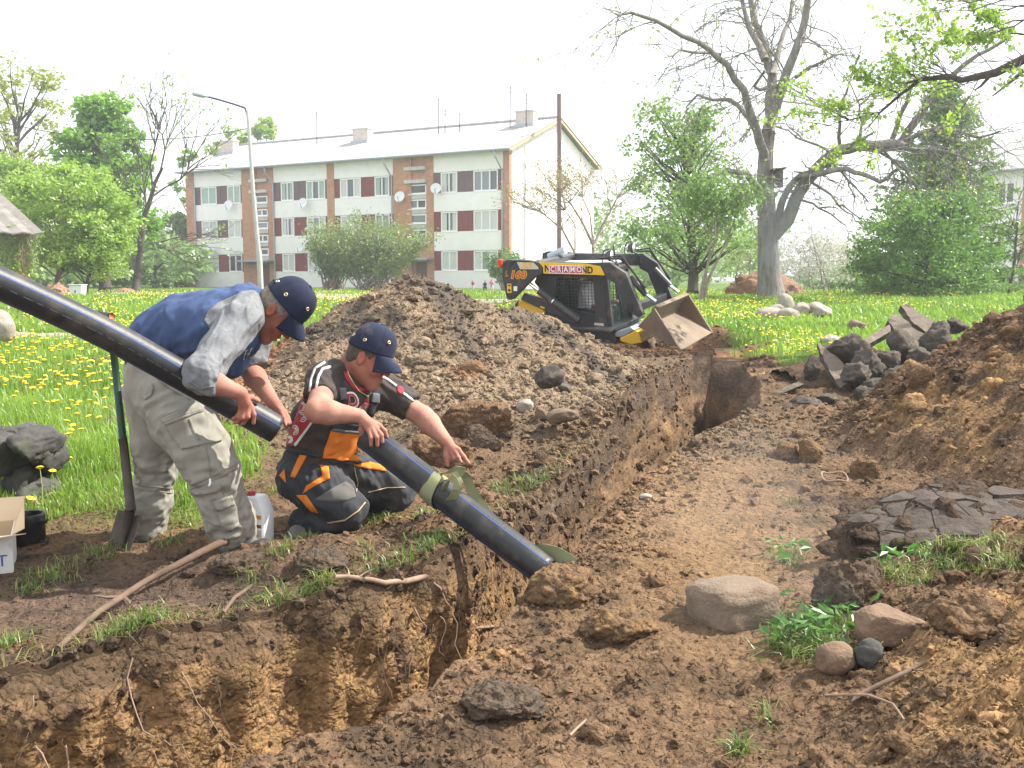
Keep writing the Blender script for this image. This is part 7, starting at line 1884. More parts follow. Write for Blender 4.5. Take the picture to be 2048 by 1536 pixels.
# ------------------------------------------------------------------ carton, coupling, canister
M['card'] = mat('brown_cardboard', (.50, .36, .22), .85, (.56, .42, .27), 5, 3); M['cardwhite'] = mat('white_carton_print', (.62, .60, .57), .7, wear=(.45, .33, .24), wscale=10, wlo=.62, whi=.75)
M['blueprint'] = mat('blue_letters', (.05, .09, .30), .6)
bx0 = at(30, 1140, 4.32); bz = hg(bx0.x - .1, 4.45) - .02
ht = at(30, 1070, 4.32).z - bz
box = empty('cardboard_box', (bx0.x - .22, 4.36, bz), 'open white carton with brown flaps and blue letters at the left edge', 'carton', rz=math.radians(24))
def bx(lo, hi, name, m, par=box): mb = MB(); mb.box(lo, hi); return mb.build(name, M[m], par)
x1 = .18; x0 = -.24; y0, y1 = -.13, .17
fr = bx((x0, y0, 0), (x1, y0 + .005, ht), 'front_side', 'cardwhite'); bx((x0, y1, 0), (x1, y1 + .005, ht), 'back_side', 'card'); bx((x1 - .005, y0 + .006, 0), (x1, y1 - .001, ht), 'end_side', 'cardwhite'); bx((x0, y0 + .006, 0), (x0 + .005, y1 - .001, ht), 'end_side', 'card'); bx((x0 + .006, y0 + .006, .002), (x1 - .006, y1 - .001, .006), 'bottom', 'card')
def flap(pts): mb = MB(); mb.prism([(0, 0)] + [(0, 0)] * 0 or pts, (0, 0, 0), (1, 0, 0), (0, 1, 0), (0, 0, .003)); return mb
def quad_flap(a, b, c, d, name='flap'):
    a, b, c, d = map(Vector, (a, b, c, d)); n = (b - a).cross(d - a).normalized() * .002; mb = MB(); mb.add([a + n, b + n, c + n, d + n, a - n, b - n, c - n, d - n], [(0, 1, 2, 3), (7, 6, 5, 4), (0, 4, 5, 1), (1, 5, 6, 2), (2, 6, 7, 3), (3, 7, 4, 0)]); return mb.build(name, M['card'], box)
quad_flap((x0, y1 + .004, ht), (x1, y1 + .004, ht), (x1 + .045, y1 + .13, ht + .085), (x0, y1 + .13, ht + .09))
quad_flap((x1, y0 + .01, ht), (x1, y1, ht), (x1 + .045, y1 - .03, ht + .11), (x1 + .05, y0 + .03, ht + .02))
quad_flap((x0, y0, ht), (x1, y0, ht), (x1 + .06, y0 - .10, ht + .025), (x0, y0 - .10, ht - .005))
for ch, cx in (('T', .136), ('S', .090)):
    V, Fs = text_mesh(ch, .075, 0); mb = MB(); mb.add([(cx + u, y0 - .0015, ht * .40 + v) for u, v in V], Fs); mb.build('letter', M['blueprint'], fr)
cpz = hg(at(60, 1100, 4.78).x, 4.78) - .015
cpl = empty('pipe_coupling', (at(60, 1100, 4.78).x, 4.78, cpz), 'short black pipe coupling standing on end beside the open carton', 'pipe coupling')
mb = MB(); R0 = .075; mb.lathe([(R0 - .012, .155), (R0 - .002, .158), (R0 + .002, .15), (R0 + .002, .105), (R0 - .001, .100), (R0 - .001, 0), (R0 - .012, 0), (R0 - .012, .155)], n=36); mb.build('sleeve_body', M['pipe'], cpl, smooth=True)
for z in (.125, .02):
    mb = MB(); mb.cyl((R0 * .9, -.03, z), (R0 + .03, -.035, z), .010, 12); mb.build('terminal', M['rubber'], cpl)
M['hdpe'] = mat('white_plastic', (.68, .69, .70), .4, (.74, .75, .76), 6, 3); M['orangelabel'] = mat('orange_label', (.55, .24, .06), .6); M['brownlabel'] = mat('brown_label_print', (.22, .08, .05), .6); M['greylabel'] = mat('grey_label', (.5, .5, .5), .6)
jc = at(517, 1090, 4.80); jz = hg(jc.x, 4.80) - .03
can = empty('canister', (jc.x, 4.80, jz), 'white plastic canister with an orange label between the two men', 'canister', rz=math.radians(-18))
Hj = at(517, 990, 4.80).z - jz
mb = MB(); mb.prism([(-.055, 0), (.058, 0), (.060, Hj * .72), (.035, Hj * .93), (.02, Hj), (-.055, Hj * .98)], (0, -.045, 0), (1, 0, 0), (0, 0, 1), (0, .10, 0)); mb.build('canister_body', M['hdpe'], can, bevel=.010, smooth=True)
mb = MB(); mb.cyl((-.03, 0, Hj * .98), (-.03, 0, Hj * 1.06), .018, 14); mb.build('cap', M['redcloth'], can)
lb_ = MB(); lb_.box((.010, -.0475, Hj * .05), (.052, -.046, Hj * .66)); lo = lb_.build('label_sheet', M['white'], can)
for (a, b, m) in ((.60, .67, 'orangelabel'), (.08, .22, 'brownlabel'), (.28, .40, 'greylabel'), (.44, .50, 'brownlabel')):
    mb = MB(); mb.box((.014, -.0490, Hj * a), (.048, -.0478, Hj * b)); mb.build('label_print', M[m], lo)
mb = MB(); mb.box((.008, -.0492, Hj * .05), (.012, -.0476, Hj * .66)); mb.build('label_print', M['orangelabel'], lo)

# ------------------------------------------------------------------ sticks and roots
M['stick'] = mat('brown_stick', (.10, .065, .045), .9, (.17, .115, .08), 9, 5, bump=.6, bscale=60, bdist=.004); M['root'] = mat('pale_root', (.20, .13, .09), .9, (.30, .21, .15), 12, 4); M['cutwood'] = mat('cut_wood', (.55, .36, .2), .8)
def on(px, py, z=0, lift=.0):
    """Point where the pixel ray meets the built ground near height z."""
    p = atz(px, py, z)
    for _ in range(12): z = .5 * z + .5 * hg(p.x, p.y); p = atz(px, py, z)
    p.z += lift; return p
def stick(pts, rads, name, label, cat='stick', m='stick', twigs=0, seed=1):
    T = Tree(seed); P = [Vector(p) for p in pts]; Q = [P[0]]
    for i in range(len(P) - 1): Q += [P[i].lerp(P[i + 1], .5) + Vector((T.rng.uniform(-1, 1), T.rng.uniform(-1, 1), T.rng.uniform(-.3, 1))) * rads[0] * .25, P[i + 1]]
    k = len(Q) - 1; e = empty(name, P[0], label, cat)
    mb = MB(); mb.tube(Q, [rads[0] + (rads[1] - rads[0]) * i / k for i in range(k + 1)], 9); mb.build('stem', M[m], e, smooth=True, world=True)
    for j in range(twigs):
        i = T.rng.randint(1, k); d = Vector((T.rng.uniform(-1, 1), T.rng.uniform(-.5, .2), T.rng.uniform(-1, .2))); w = wobble(T.rng, Q[i], Q[i] + d * T.rng.uniform(.08, .3), 5, .35); mb = MB(); mb.tube(w, [rads[1] * .5, rads[1] * .45, rads[1] * .35, rads[1] * .3, rads[1] * .25, rads[1] * .15], 5); mb.build('twig', M[m], e, smooth=True, world=True)
    return e
e = stick([on(116, 1308, 0, .02), on(200, 1243, 0, .04), on(285, 1190, 0, .05), on(360, 1150, 0, .05), on(440, 1112, 0, .06), on(514, 1090, 0, .05)], (.010, .020), 'branch', 'long bare branch lying across the bank in front of the stooping man', 'branch', twigs=3, seed=3)
mb = MB(); q = on(514, 1090, 0, .05); q2 = on(440, 1112, 0, .06); d = (q - q2).normalized(); mb.cyl(q, q + d * .003, .0185, 12); mb.build('cut_end', M['cutwood'], e, world=True)
def wallp(px, py, back=.0):
    """Point on the near face of the trench's left wall."""
    Yv = 6.0
    d = ray(px, py); o = Vector((0, 0, CZ)); best = None
    for i in range(900):
        Y = 1.8 + i * .01; p = o + d * (Y / d.y)
        x = p.x; xl = float(trench_l(np.array([p.y]))[0])
        if x < xl + .10 * min(1, max(0, -p.z * 1.2)) and p.z < hg(p.x, p.y) + .01: return p - d.normalized() * .03
    return o + d * (4 / d.y)
stick([wallp(672, 1154), wallp(715, 1156) , wallp(770, 1166), wallp(812, 1163), wallp(857, 1152)], (.010, .014), 'root', 'pale cut root sticking out of the trench lip below the kneeling man', 'root', 'root', 4, 5)
stick([wallp(930, 1259), wallp(975, 1254), wallp(1016, 1250)], (.006, .009), 'root', 'short pale root poking across the trench beside the pipe', 'root', 'root', 0, 6)
stick([wallp(870, 1148), wallp(905, 1157), wallp(944, 1169)], (.006, .004), 'root', 'thin dark root at the lip close under the lowered pipe', 'root', 'stick', 0, 7)
stick([on(447, 1236, 0, .02), on(470, 1220, 0, .05), on(505, 1200, 0, .06)], (.007, .008), 'stick', 'short dark twig lying on the near bank beyond the long branch', 'stick', 'stick', 1, 8)
stick([wallp(372, 1360), wallp(388, 1385), wallp(400, 1430), wallp(430, 1475), wallp(465, 1490)], (.009, .004), 'root', 'long pale root trailing down the near trench wall', 'root', 'root', 5, 9)
stick([on(1650, 1404, 0, .02), on(1735, 1411, 0, .03), on(1785, 1430, 0, .03), on(1808, 1455, .05, .02)], (.004, .003), 'twig', 'thin bent twig on the spoil slope at the lower right', 'twig', 'root', 0, 10)
stick([on(1700, 1415, .0, .02), on(1790, 1375, .05, .03), on(1850, 1345, .1, .03)], (.008, .006), 'stick', 'dark stick half buried in the right spoil slope', 'stick', 'stick', 1, 12)
stick([on(1140, 1485, 0, .02), on(1165, 1460, 0, .02), on(1172, 1452, 0, .02)], (.004, .003), 'twig', 'pale straw stalk on the trodden bank at the bottom centre', 'twig', 'root', 0, 13)
stick([on(0, 660, .35, .1), on(12, 672, .35, .08), on(26, 684, .35, .05)], (.055, .045), 'log', 'broken brown branch leaning by the pale boulder at the far left', 'log', 'stick', 0, 14)
# wire loop on the right bank
lp_ = on(1669, 960, .1, .02); mb = MB(); rg = random.Random(4); C = []
for i in range(25):
    a = 2 * math.pi * i / 24; C.append(lp_ + Vector((.075 * math.cos(a), .085 * math.sin(a), .014 * math.sin(a) + .01 * math.sin(3 * a))))
mb.tube(C, .0055, 6, cap=False); tag(mb.build('hoop', M['root'], smooth=True), 'small pale twisted hoop lying on the right bank', 'hoop')

# ------------------------------------------------------------------ stones, slabs and rubble
M['stone_pale'] = mat('pale_granite', (.24, .205, .165), .85, (.36, .32, .27), 12, 8, bump=.7, bscale=45, wear=(.15, .12, .085), wscale=7, wlo=.55, whi=.75)
M['stone_brown'] = mat('earthy_stone', (.15, .095, .06), .9, (.21, .14, .09), 22, 7, bump=.8, bscale=90, wear=(.085, .058, .04), wscale=14, wlo=.52, whi=.7)
M['stone_dusty'] = mat('dusty_boulder', (.155, .112, .078), .9, (.21, .155, .11), 20, 7, bump=.8, bscale=90, wear=(.13, .08, .048), wscale=11, wlo=.5, whi=.68)
M['stone_dark'] = mat('dark_fieldstone', (.036, .034, .032), .95, (.085, .08, .074), 11, 8, bump=.7, bscale=30, wear=(.06, .085, .03), wscale=3, wlo=.6, whi=.72)
M['asphalt'] = mat('broken_asphalt', (.042, .035, .029), .95, (.10, .083, .067), 60, 6, bump=1, bscale=90, wear=(.15, .12, .09), wscale=9, wlo=.5, whi=.68, bdist=.012)
M['asphalttop'] = mat('dusty_asphalt_top', (.15, .12, .092), .95, (.20, .165, .13), 30, 6, bump=.5, bscale=90)
M['clay'] = mat('dark_clay_clod', (.045, .038, .033), .95, (.085, .07, .058), 10, 6, bump=1, bscale=40, bdist=.02)
M['sod'] = mat('dried_mud_plate', (.050, .037, .029), .9, (.085, .065, .052), 9, 6, bump=.9, bscale=45, wear=(.04, .035, .03), wscale=12, wlo=.55, whi=.7)
def rockmesh(name, seed, m, sub=4, rough=.16, cuts=5, cutd=.72, freq=1.5, scale=(1, 1, 1), crumb=.03, boxy=0):
    bm = bmesh.new(); bmesh.ops.create_icosphere(bm, subdivisions=sub, radius=1); V = np.array([tuple(v.co) for v in bm.verts]); Fc = np.array([[v.index for v in f.verts] for f in bm.faces]); bm.free()
    r = np.random.RandomState(seed)
    if boxy: V = np.sign(V) * np.abs(V) ** (1 - boxy)
    for k in range(cuts):
        n = r.normal(size=3); n /= np.linalg.norm(n); d = r.uniform(cutd - .12, cutd + .18); q = V @ n; V = V - np.clip(q - d, 0, None)[:, None] * n * .92
    V = V * (1 + rough * fbm(V[:, 0] * freq + seed, V[:, 1] * freq, V[:, 2] * freq, 4)[:, None])
    N = V / np.linalg.norm(V, axis=1)[:, None]
    S = np.array(scale, float); P = V * S; q = 3.2 / S.mean()
    amp = crumb * S.mean()
    P = P + N * (amp * (clumps(P[:, 0] * q + seed, P[:, 1] * q, P[:, 2] * q, 3) + .5 * fbm(P[:, 0] * q * 3, P[:, 1] * q * 3 + seed, P[:, 2] * q * 3, 2)))[:, None]
    mt = bpy.data.materials['soil'] if m == 'soil' else M[m]
    me = npmesh(name, P, Fc, mt)
    return me, P
def rock(name, px, py, w, h, m, seed, label, cat='stone', Y=None, group=None, rz=None, sub=4, sink=.25, dep=None, tint=1, **kw):
    """Stone seen centred at px, py with w x h pixels, resting on the ground."""
    p = on(px, py + h * .42) if Y is None else at(px, py + h * .42, Y)
    s_ = (p.y) / F; r = random.Random(seed)
    if m in ('clay', 'stone_brown') and name in ('clod', 'soil_slab'): m0 = m; m = 'soil'; kw.setdefault('crumb', .09); kw['rough'] = min(kw.get('rough', .16), .2); kw['freq'] = 1.7; sink = .55
    me, P = rockmesh(name, seed, m, sub, scale=(w * s_ / 2 * 1.06, (dep or w) * s_ / 2 * .95, h * s_ / 2 * (1.12 + sink)), **kw)
    if m == 'soil':
        n = fbm(P[:, 0] * 14 + seed, P[:, 1] * 14, P[:, 2] * 14, 3); C = lerp(np.broadcast_to((DARK * 1.7 if m0 == 'clay' else BROWN * 1.1), P.shape).copy(), (GREY * .9 if m0 == 'clay' else SAND * .65), sstep(-.1, .6, n)); setcol(me, C * tint)
    o = link(name, me); o.location = (p.x, p.y + (dep or w) * s_ * .25, p.z + h * s_ * .5 - h * s_ * sink * .5)
    o.rotation_euler = (r.uniform(-.1, .1), r.uniform(-.1, .1), r.uniform(-.25, .25) if rz is None else rz)
    return tag(o, label, cat, group)
rock('boulder', 1474, 1218, 160, 78, 'stone_dusty', 3, 'large flat topped brown boulder beside the green weeds on the right bank', 'boulder', cuts=2, cutd=.92, rough=.07, sub=5, boxy=.5, crumb=.02, rz=.35)
rock('stone', 1792, 1268, 132, 72, 'stone_brown', 5, 'angular reddish brown stone at the foot of the right spoil slope', 'stone', cuts=7, cutd=.66, rough=.08, sub=5, boxy=.3, crumb=.03)
rock('stone', 1678, 1322, 88, 52, 'stone_brown', 7, 'round brown stone in the weeds left of the angular stone', 'stone', rough=.08)
rock('stone', 1745, 1312, 60, 50, 'stone_dark', 8, 'small grey stone between the round and the angular brown stones', 'stone')
rock('clod', 1702, 1182, 128, 95, 'clay', 9, 'big crumbly black clod behind the weeds on the right bank', 'soil clod', rough=.3, freq=3, cuts=3, sub=5)
rock('clod', 1955, 1238, 150, 70, 'stone_brown', 10, 'large grey brown clod at the right below the sod slab', 'soil clod', rough=.25, freq=2.5, sub=5)
rock('clod', 1745, 1152, 70, 50, 'clay', 12, 'dark clod between the black clod and the sod slab', 'soil clod', rough=.25, freq=2.5)
rock('clod', 1625, 905, 58, 52, 'stone_brown', 13, 'upright grey clod standing on the crest of the right bank', 'soil clod', rough=.25, freq=2.5)
rock('clod', 1578, 908, 52, 36, 'stone_brown', 14, 'rounded brown clod left of the upright grey clod', 'soil clod', rough=.2)
rock('clod', 1735, 940, 60, 44, 'stone_brown', 15, 'orange brown clod right of the hoop', 'soil clod', rough=.2)
rock('stone', 1292, 995, 24, 12, 'stone_pale', 16, 'small pale pebble on the trodden right bank', 'stone')
rock('clod', 1128, 1178, 135, 70, 'stone_brown', 17, 'rough brown clod against the lower end of the lowered pipe', 'soil clod', rough=.3, freq=2.6, sub=5)
rock('clod', 1240, 1255, 150, 46, 'stone_brown', 18, 'brown crumbly lump on the right bank below the pipe end', 'soil clod', rough=.34, freq=3, sub=5)
rock('clod', 1010, 1415, 170, 40, 'clay', 19, 'long grey clod at the right lip of the trench near the bottom', 'soil clod', rough=.22, freq=2, sub=5)
rock('clod', 640, 1122, 110, 30, 'clay', 124, 'small soil clod in front of the kneeling man', 'soil clod', sub=5); rock('clod', 470, 1130, 110, 30, 'clay', 125, 'flat soil clod at the foot of the stooping man', 'soil clod', sub=5)
# pale boulders on the lawn
for i, (px, py, w, h, lab) in enumerate(((1542, 628, 52, 22, 'grey boulder at the left of the pale boulder group on the lawn'), (1571, 609, 36, 34, 'upright pinkish boulder on top of the pale boulder group'), (1580, 630, 46, 24, 'low pale boulder in the middle of the group on the lawn'), (1604, 622, 40, 26, 'rounded pale boulder right of the upright pinkish one'), (1640, 623, 54, 30, 'big smooth pale boulder at the right end of the group'), (1556, 620, 30, 18, 'small boulder tucked in the left of the boulder group'))):
    rock('boulder', px, py, w, h, 'stone_pale', 30 + i, lab, 'boulder', group='pale boulders on the lawn', rough=.08)
rock('boulder', 1718, 652, 38, 22, 'stone_dusty', 40, 'single brownish boulder on the lawn left of the asphalt slabs', 'boulder', rough=.1)
rock('boulder', 1661, 684, 44, 24, 'stone_pale', 41, 'pale stone at the lawn edge above the tilted slab', 'boulder', rough=.1)
rock('boulder', -2, 650, 48, 52, 'stone_pale', 42, 'pale square boulder at the far left edge of the lawn', 'boulder', rough=.07, cuts=8, Y=15)
rock('stone', 179, 602, 16, 6, 'stone_pale', 43, 'small pale stone in the far left dandelion lawn', 'stone')
# field stone wall on the left
wl = empty('stone_wall', on(40, 1000, .05), 'old dark fieldstone wall emerging from the grass at the left', 'wall')
for i, (px, py, w, h) in enumerate(((20, 905, 90, 80), (62, 965, 70, 95), (8, 985, 80, 90), (70, 890, 60, 60), (92, 915, 50, 60), (-50, 930, 90, 110), (84, 985, 40, 50), (40, 865, 70, 30), (-40, 870, 80, 40), (95, 1000, 30, 30))):
    p = at(px, py, 5.5 + .15 * (i % 3)); s_ = p.y / F; o = link('stone', rockmesh('stone', 50 + i, 'stone_dark' if i != 9 else 'stone_pale', 4, .10, 8, .62, scale=(w * s_ / 2 * 1.15, .2, h * s_ / 2 * 1.15), boxy=.25, crumb=.10)[0], wl)
    o.matrix_parent_inverse = mat_of(wl).inverted(); o.location = p; o.rotation_euler = (0, .1 * (i % 5 - 2), .2 * (i % 3 - 1))
# asphalt slabs
def slab(poly, Y0, tilt, th, label, seed, top='asphalttop', name='asphalt_slab'):
    cy = sum(p[1] for p in poly) / len(poly); P = []
    for (x, y) in poly: P.append(at(x, y, Y0 + (cy - y) * Y0 / F * tilt))
    n = Vector((0, 0, 0))
    for i in range(len(P)): n += (P[i] - P[0]).cross(P[(i + 1) % len(P)] - P[0])
    n.normalize()
    if n.dot(Vector((0, 0, CZ)) - P[0]) < 0: n = -n
    bm = bmesh.new(); k = len(P); a = [bm.verts.new(p) for p in P]; b = [bm.verts.new(p - n * th) for p in P]
    f0 = bm.faces.new(a); f0.material_index = 1; bm.faces.new(list(reversed(b)))
    for i in range(k): bm.faces.new((a[i], b[i], b[(i + 1) % k], a[(i + 1) % k]))
    bmesh.ops.triangulate(bm, faces=[f for f in bm.faces]); 
    for _ in range(3): bmesh.ops.subdivide_edges(bm, edges=[e for e in bm.edges if e.calc_length() > .06], cuts=1)
    bmesh.ops.triangulate(bm, faces=bm.faces[:])
    V = np.array([tuple(v.co) for v in bm.verts]); d = .02 * fbm(V[:, 0] * 7 + seed, V[:, 1] * 7, V[:, 2] * 7, 3); d2 = .02 * fbm(V[:, 0] * 7, V[:, 1] * 7 + seed, V[:, 2] * 7 + 40, 3)
    for v, q, q2 in zip(bm.verts, d, d2):
        e_ = 1.0; v.co += Vector((q, q2, .6 * (q - q2)))
    bmesh.ops.recalc_face_normals(bm, faces=bm.faces[:])
    me = bpy.data.meshes.new(name); bm.to_mesh(me); bm.free(); me.materials.append(M['asphalt']); me.materials.append(M[top])
    o = link(name, me); return tag(o, label, 'slab')
slab([(1800, 610), (1814, 610), (1880, 650), (1862, 668), (1830, 648)], 12.2, 1.2, .10, 'topmost tilted asphalt slab of the rubble at the lawn edge', 1)
slab([(1776, 640), (1790, 624), (1866, 682), (1868, 696), (1838, 700), (1800, 676)], 11.8, .9, .16, 'broad dusty asphalt slab leaning under the topmost one', 2)
slab([(1636, 686), (1646, 690), (1706, 746), (1701, 764), (1686, 784), (1655, 735)], 11.2, 1.0, .09, 'long thin asphalt slab tilted at the left end of the rubble', 3)
slab([(1720, 682), (1778, 650), (1782, 662), (1735, 690)], 11.6, 1.5, .08, 'narrow dark slab bridging towards the broad slab', 4)
slab([(1540, 786), (1598, 762), (1608, 768), (1552, 792)], 11.0, .8, .06, 'flat dark asphalt piece lying left of the tilted slabs', 5)
rub = [(1700, 700, 85, 55), (1745, 735, 80, 55), (1810, 700, 60, 60), (1840, 722, 60, 44), (1718, 752, 70, 34), (1800, 752, 70, 36), (1835, 755, 50, 34), (1880, 690, 60, 44), (1920, 700, 44, 36), (1918, 652, 46, 26), (1885, 668, 60, 40), (1775, 720, 56, 50), (1760, 770, 60, 26), (1905, 730, 50, 34), (1660, 800, 60, 30), (1625, 735, 40, 40), (1615, 812, 70, 30), (1865, 745, 40, 30), (1785, 782, 40, 22), (1730, 790, 50, 26), (1690, 812, 44, 22), (1940, 680, 36, 26), (1580, 830, 60, 34)]
where = ['behind the long thin slab', 'below the broad slab', 'left of the broad slab foot', 'at the foot of the broad slab', 'low in the middle of the rubble', 'low under the broad slab', 'near the right spoil slope', 'right of the topmost slab', 'at the right end of the rubble', 'standing alone on the lawn edge behind', 'wedged under the topmost slab', 'between the two big slabs', 'at the bottom of the rubble', 'against the right spoil heap', 'on the trench bank below the rubble', 'left above the long thin slab', 'near the trench at the left', 'small by the spoil slope', 'small at the bottom right', 'small at the rubble foot', 'small on the bank', 'small at the far right end', 'beside the trench edge']
for i, ((px, py, w, h), wh) in enumerate(zip(rub, where)):
    Y = 12.0 - (py - 640) * .012
    o = rock('asphalt_chunk', px, py, w * (1.12 if i < 8 else 1), h * (1.15 if i < 8 else 1), 'asphalt', 60 + i, ('dark broken asphalt chunk ' if i % 2 == 0 else 'rough black asphalt lump ') + wh, 'rubble', Y=Y, group='broken asphalt chunks', rough=.16, freq=2.4, cuts=9, cutd=.60, sub=4, crumb=.11)
# a rubble bed under them so that nothing floats
V = []; nx, ny = 60, 40
gx_ = np.linspace(3.3, 5.9, nx); gy_ = np.linspace(10.4, 13.2, ny); GX, GY = np.meshgrid(gx_, gy_)
bedh = np.clip(1 - np.hypot((GX - 4.35) / 1.45, (GY - 12.0) / 1.25), 0, 1) ** .8 * .42
GZ_ = hground(GX, GY) + bedh - .03 - .5 * (bedh < .03) + bedh * .22 * clumps(GX * 4, GY * 4, 9, 3)
i = np.arange(ny - 1)[:, None] * nx + np.arange(nx - 1)[None]
o = link('rubble_bed', npmesh('rubble_bed', np.stack([GX, GY, GZ_], -1).reshape(-1, 3), np.stack([i, i + 1, i + nx + 1, i + nx], -1).reshape(-1, 4), bpy.data.materials['soil'])); setcol(o.data, soil_col(GX, GY).reshape(-1, 3) * .7); tag(o, kind='structure')
# soil slabs and stones on the plateau behind the kneeling man
for i, (px, py, w, h, m, lab, cat) in enumerate(((925, 850, 190, 70, 'stone_brown', 'big flat brown soil slab behind the pointing hand', 'soil slab'), (880, 905, 150, 60, 'stone_brown', 'thick soil slab right under the pointing arm', 'soil slab'), (955, 880, 90, 44, 'clay', 'dark undercut soil piece beside the big flat slab', 'soil slab'), (1098, 752, 60, 36, 'asphalt', 'dark asphalt chunk lying at the foot of the middle heap', 'rubble'), (1120, 775, 66, 30, 'asphalt', 'second asphalt chunk a little lower on the plateau', 'rubble'), (1042, 775, 44, 44, 'stone_brown', 'upright brown stone on the plateau left of the asphalt chunks', 'stone'), (1085, 830, 30, 26, 'stone_brown', 'small brown stone beside the pale flat stone', 'stone'), (1125, 835, 64, 26, 'stone_dusty', 'pale flat stone set in the plateau near the trench', 'stone'), (1010, 800, 36, 26, 'stone_pale', 'small greyish stone at the foot of the heap', 'stone'), (1050, 812, 34, 24, 'stone_pale', 'pale pebble lump on the plateau', 'stone'))):
    rock('stone' if cat == 'stone' else ('asphalt_chunk' if cat == 'rubble' else 'soil_slab'), px, py, w, h, m, 100 + i, lab, cat, rough=.14, cuts=6, cutd=.62, sub=5 if w > 80 else 4, dep=w * .8, **(dict(boxy=.35) if w > 80 else {}))
# sod slab on the right
sodp = on(1925, 1085, .2); bm_ = MB()
sod = empty('sod_slab', sodp, 'overturned sod slab with cracked grey mud and grass fringe at the right', 'sod')
r = random.Random(8); seeds = [(r.uniform(-.42, .42), r.uniform(-.25, .25)) for _ in range(300)]; seeds = [q for q in seeds if (q[0] / .42) ** 2 + (q[1] / .25) ** 2 < 1]
keepq = []
for q in seeds:
    if all(math.hypot(q[0] - p[0], q[1] - p[1]) > .045 + .10 * abs(float(pn(q[0] * 5, q[1] * 5, 7))) * 2 for p in keepq): keepq.append(q)
def clip(poly, m, n):
    out = []
    for i in range(len(poly)):
        a, b = poly[i], poly[(i + 1) % len(poly)]; da = (a[0] - m[0]) * n[0] + (a[1] - m[1]) * n[1]; db = (b[0] - m[0]) * n[0] + (b[1] - m[1]) * n[1]
        if da <= 0: out.append(a)
        if (da <= 0) != (db <= 0): t = da / (da - db); out.append((a[0] + (b[0] - a[0]) * t, a[1] + (b[1] - a[1]) * t))
    return out
Mb = Matrix.Translation((sodp.x + .06, sodp.y + .14, 0)) @ Matrix.Rotation(.22, 4, 'X') @ Matrix.Rotation(-.12, 4, 'Y')
for q in keepq:
    poly = [(.43 * math.cos(a) * (1 + .16 * math.sin(5 * a + 1)), .26 * math.sin(a) * (1 + .16 * math.sin(4 * a))) for a in np.linspace(0, 2 * math.pi, 40)[:-1]]
    for p in keepq:
        if p is not q and poly: poly = clip(poly, ((p[0] + q[0]) / 2, (p[1] + q[1]) / 2), (p[0] - q[0], p[1] - q[1]))
    if len(poly) < 3: continue
    g = r.uniform(.93, .998); cx = sum(p[0] for p in poly) / len(poly); cy = sum(p[1] for p in poly) / len(poly)
    poly = [(cx + (x - cx) * g + .004 * math.sin(60 * x), cy + (y - cy) * g + .004 * math.sin(70 * y)) for x, y in poly]; n = len(poly)
    hz_ = lambda x, y: sodp.z + .105 - .30 * (x * x + y * y) + .022 * float(pn(x * 6, y * 6, 2)) + .01
    dz = r.uniform(-.010, .010); tp = [Mb @ Vector((x, y, 0)) + Vector((0, 0, hz_(x, y) + dz)) for x, y in poly]; ct = Mb @ Vector((cx, cy, 0)) + Vector((0, 0, hz_(cx, cy) + dz + .006))
    mb = MB(); V = [ct] + tp + [p - Vector((0, 0, .05)) for p in tp]
    mb.add(V, [(0, 1 + k, 1 + (k + 1) % n) for k in range(n)] + [(1 + k, 1 + n + k, 1 + n + (k + 1) % n, 1 + (k + 1) % n) for k in range(n)]); mb.build('mud_plate', M['sod'], sod, world=True)
me, P = rockmesh('soil_core', 77, 'soil', 5, .22, 2, .9, 2.4, scale=(.50, .36, .115), crumb=.12); setcol(me, np.broadcast_to(DARK * 1.2, P.shape)); o = link('soil_core', me, sod); o.matrix_parent_inverse = mat_of(sod).inverted(); o.location = (sodp.x + .06, sodp.y + .15, sodp.z - .005); o.rotation_euler = (.25, -.12, 0)
# far heaps and the white bin
def heap(base, w, h, Y, m, label, seed):
    b = on(*base, .6) if Y is None else at(*base, Y); b.z = hg(b.x, b.y); s_ = b.y / F
    me, P = rockmesh('dirt_heap', seed, m, 5, .16, 0, .9, 3.2, scale=(w * s_ / 2, w * s_ / 2 * .8, h * s_ + .1), crumb=.07); o = link('dirt_heap', me); o.location = (b.x, b.y, b.z - .1); return tag(o, label, 'dirt heap')
M['redsoil'] = mat('red_soil', (.20, .105, .062), .95, (.28, .165, .10), 3, 7, bump=1, bscale=10, bdist=.05); M['brownsoil'] = mat('pinkish_soil', (.25, .15, .10), .95, (.33, .21, .15), 2, 7, bump=1, bscale=8, bdist=.05)
heap((1528, 602), 155, 46, 33, 'redsoil', 'reddish dirt heap behind the old tree trunk', 3); heap((112, 578), 62, 22, 38, 'brownsoil', 'small pinkish dirt heap left of the white bin', 4); heap((250, 590), 46, 8, 46, 'brownsoil', 'low soil mound at the foot of the slim bare tree', 5)
bn = at(155, 579, 37); bn.z = hg(bn.x, bn.y); s_ = 37 / F
e = empty('waste_bin', bn, 'white waste bin standing under the trees at the left', 'bin')
mb = MB(); mb.prism([(-.21, 0), (.21, 0), (.24, .40), (-.24, .40)], (0, -.2, 0), (1, 0, 0), (0, 0, 1), (0, .45, 0)); mb.build('bin_body', M['hdpe'], e, bevel=.02)
mb = MB(); mb.box((-.26, -.24, .405), (.26, .28, .44)); mb.build('lid', M['hdpe'], e, bevel=.01); mb = MB(); mb.box((-.02, -.215, .14), (.02, -.203, .22)); mb.build('bin_mark', M['darkmetal'], e)
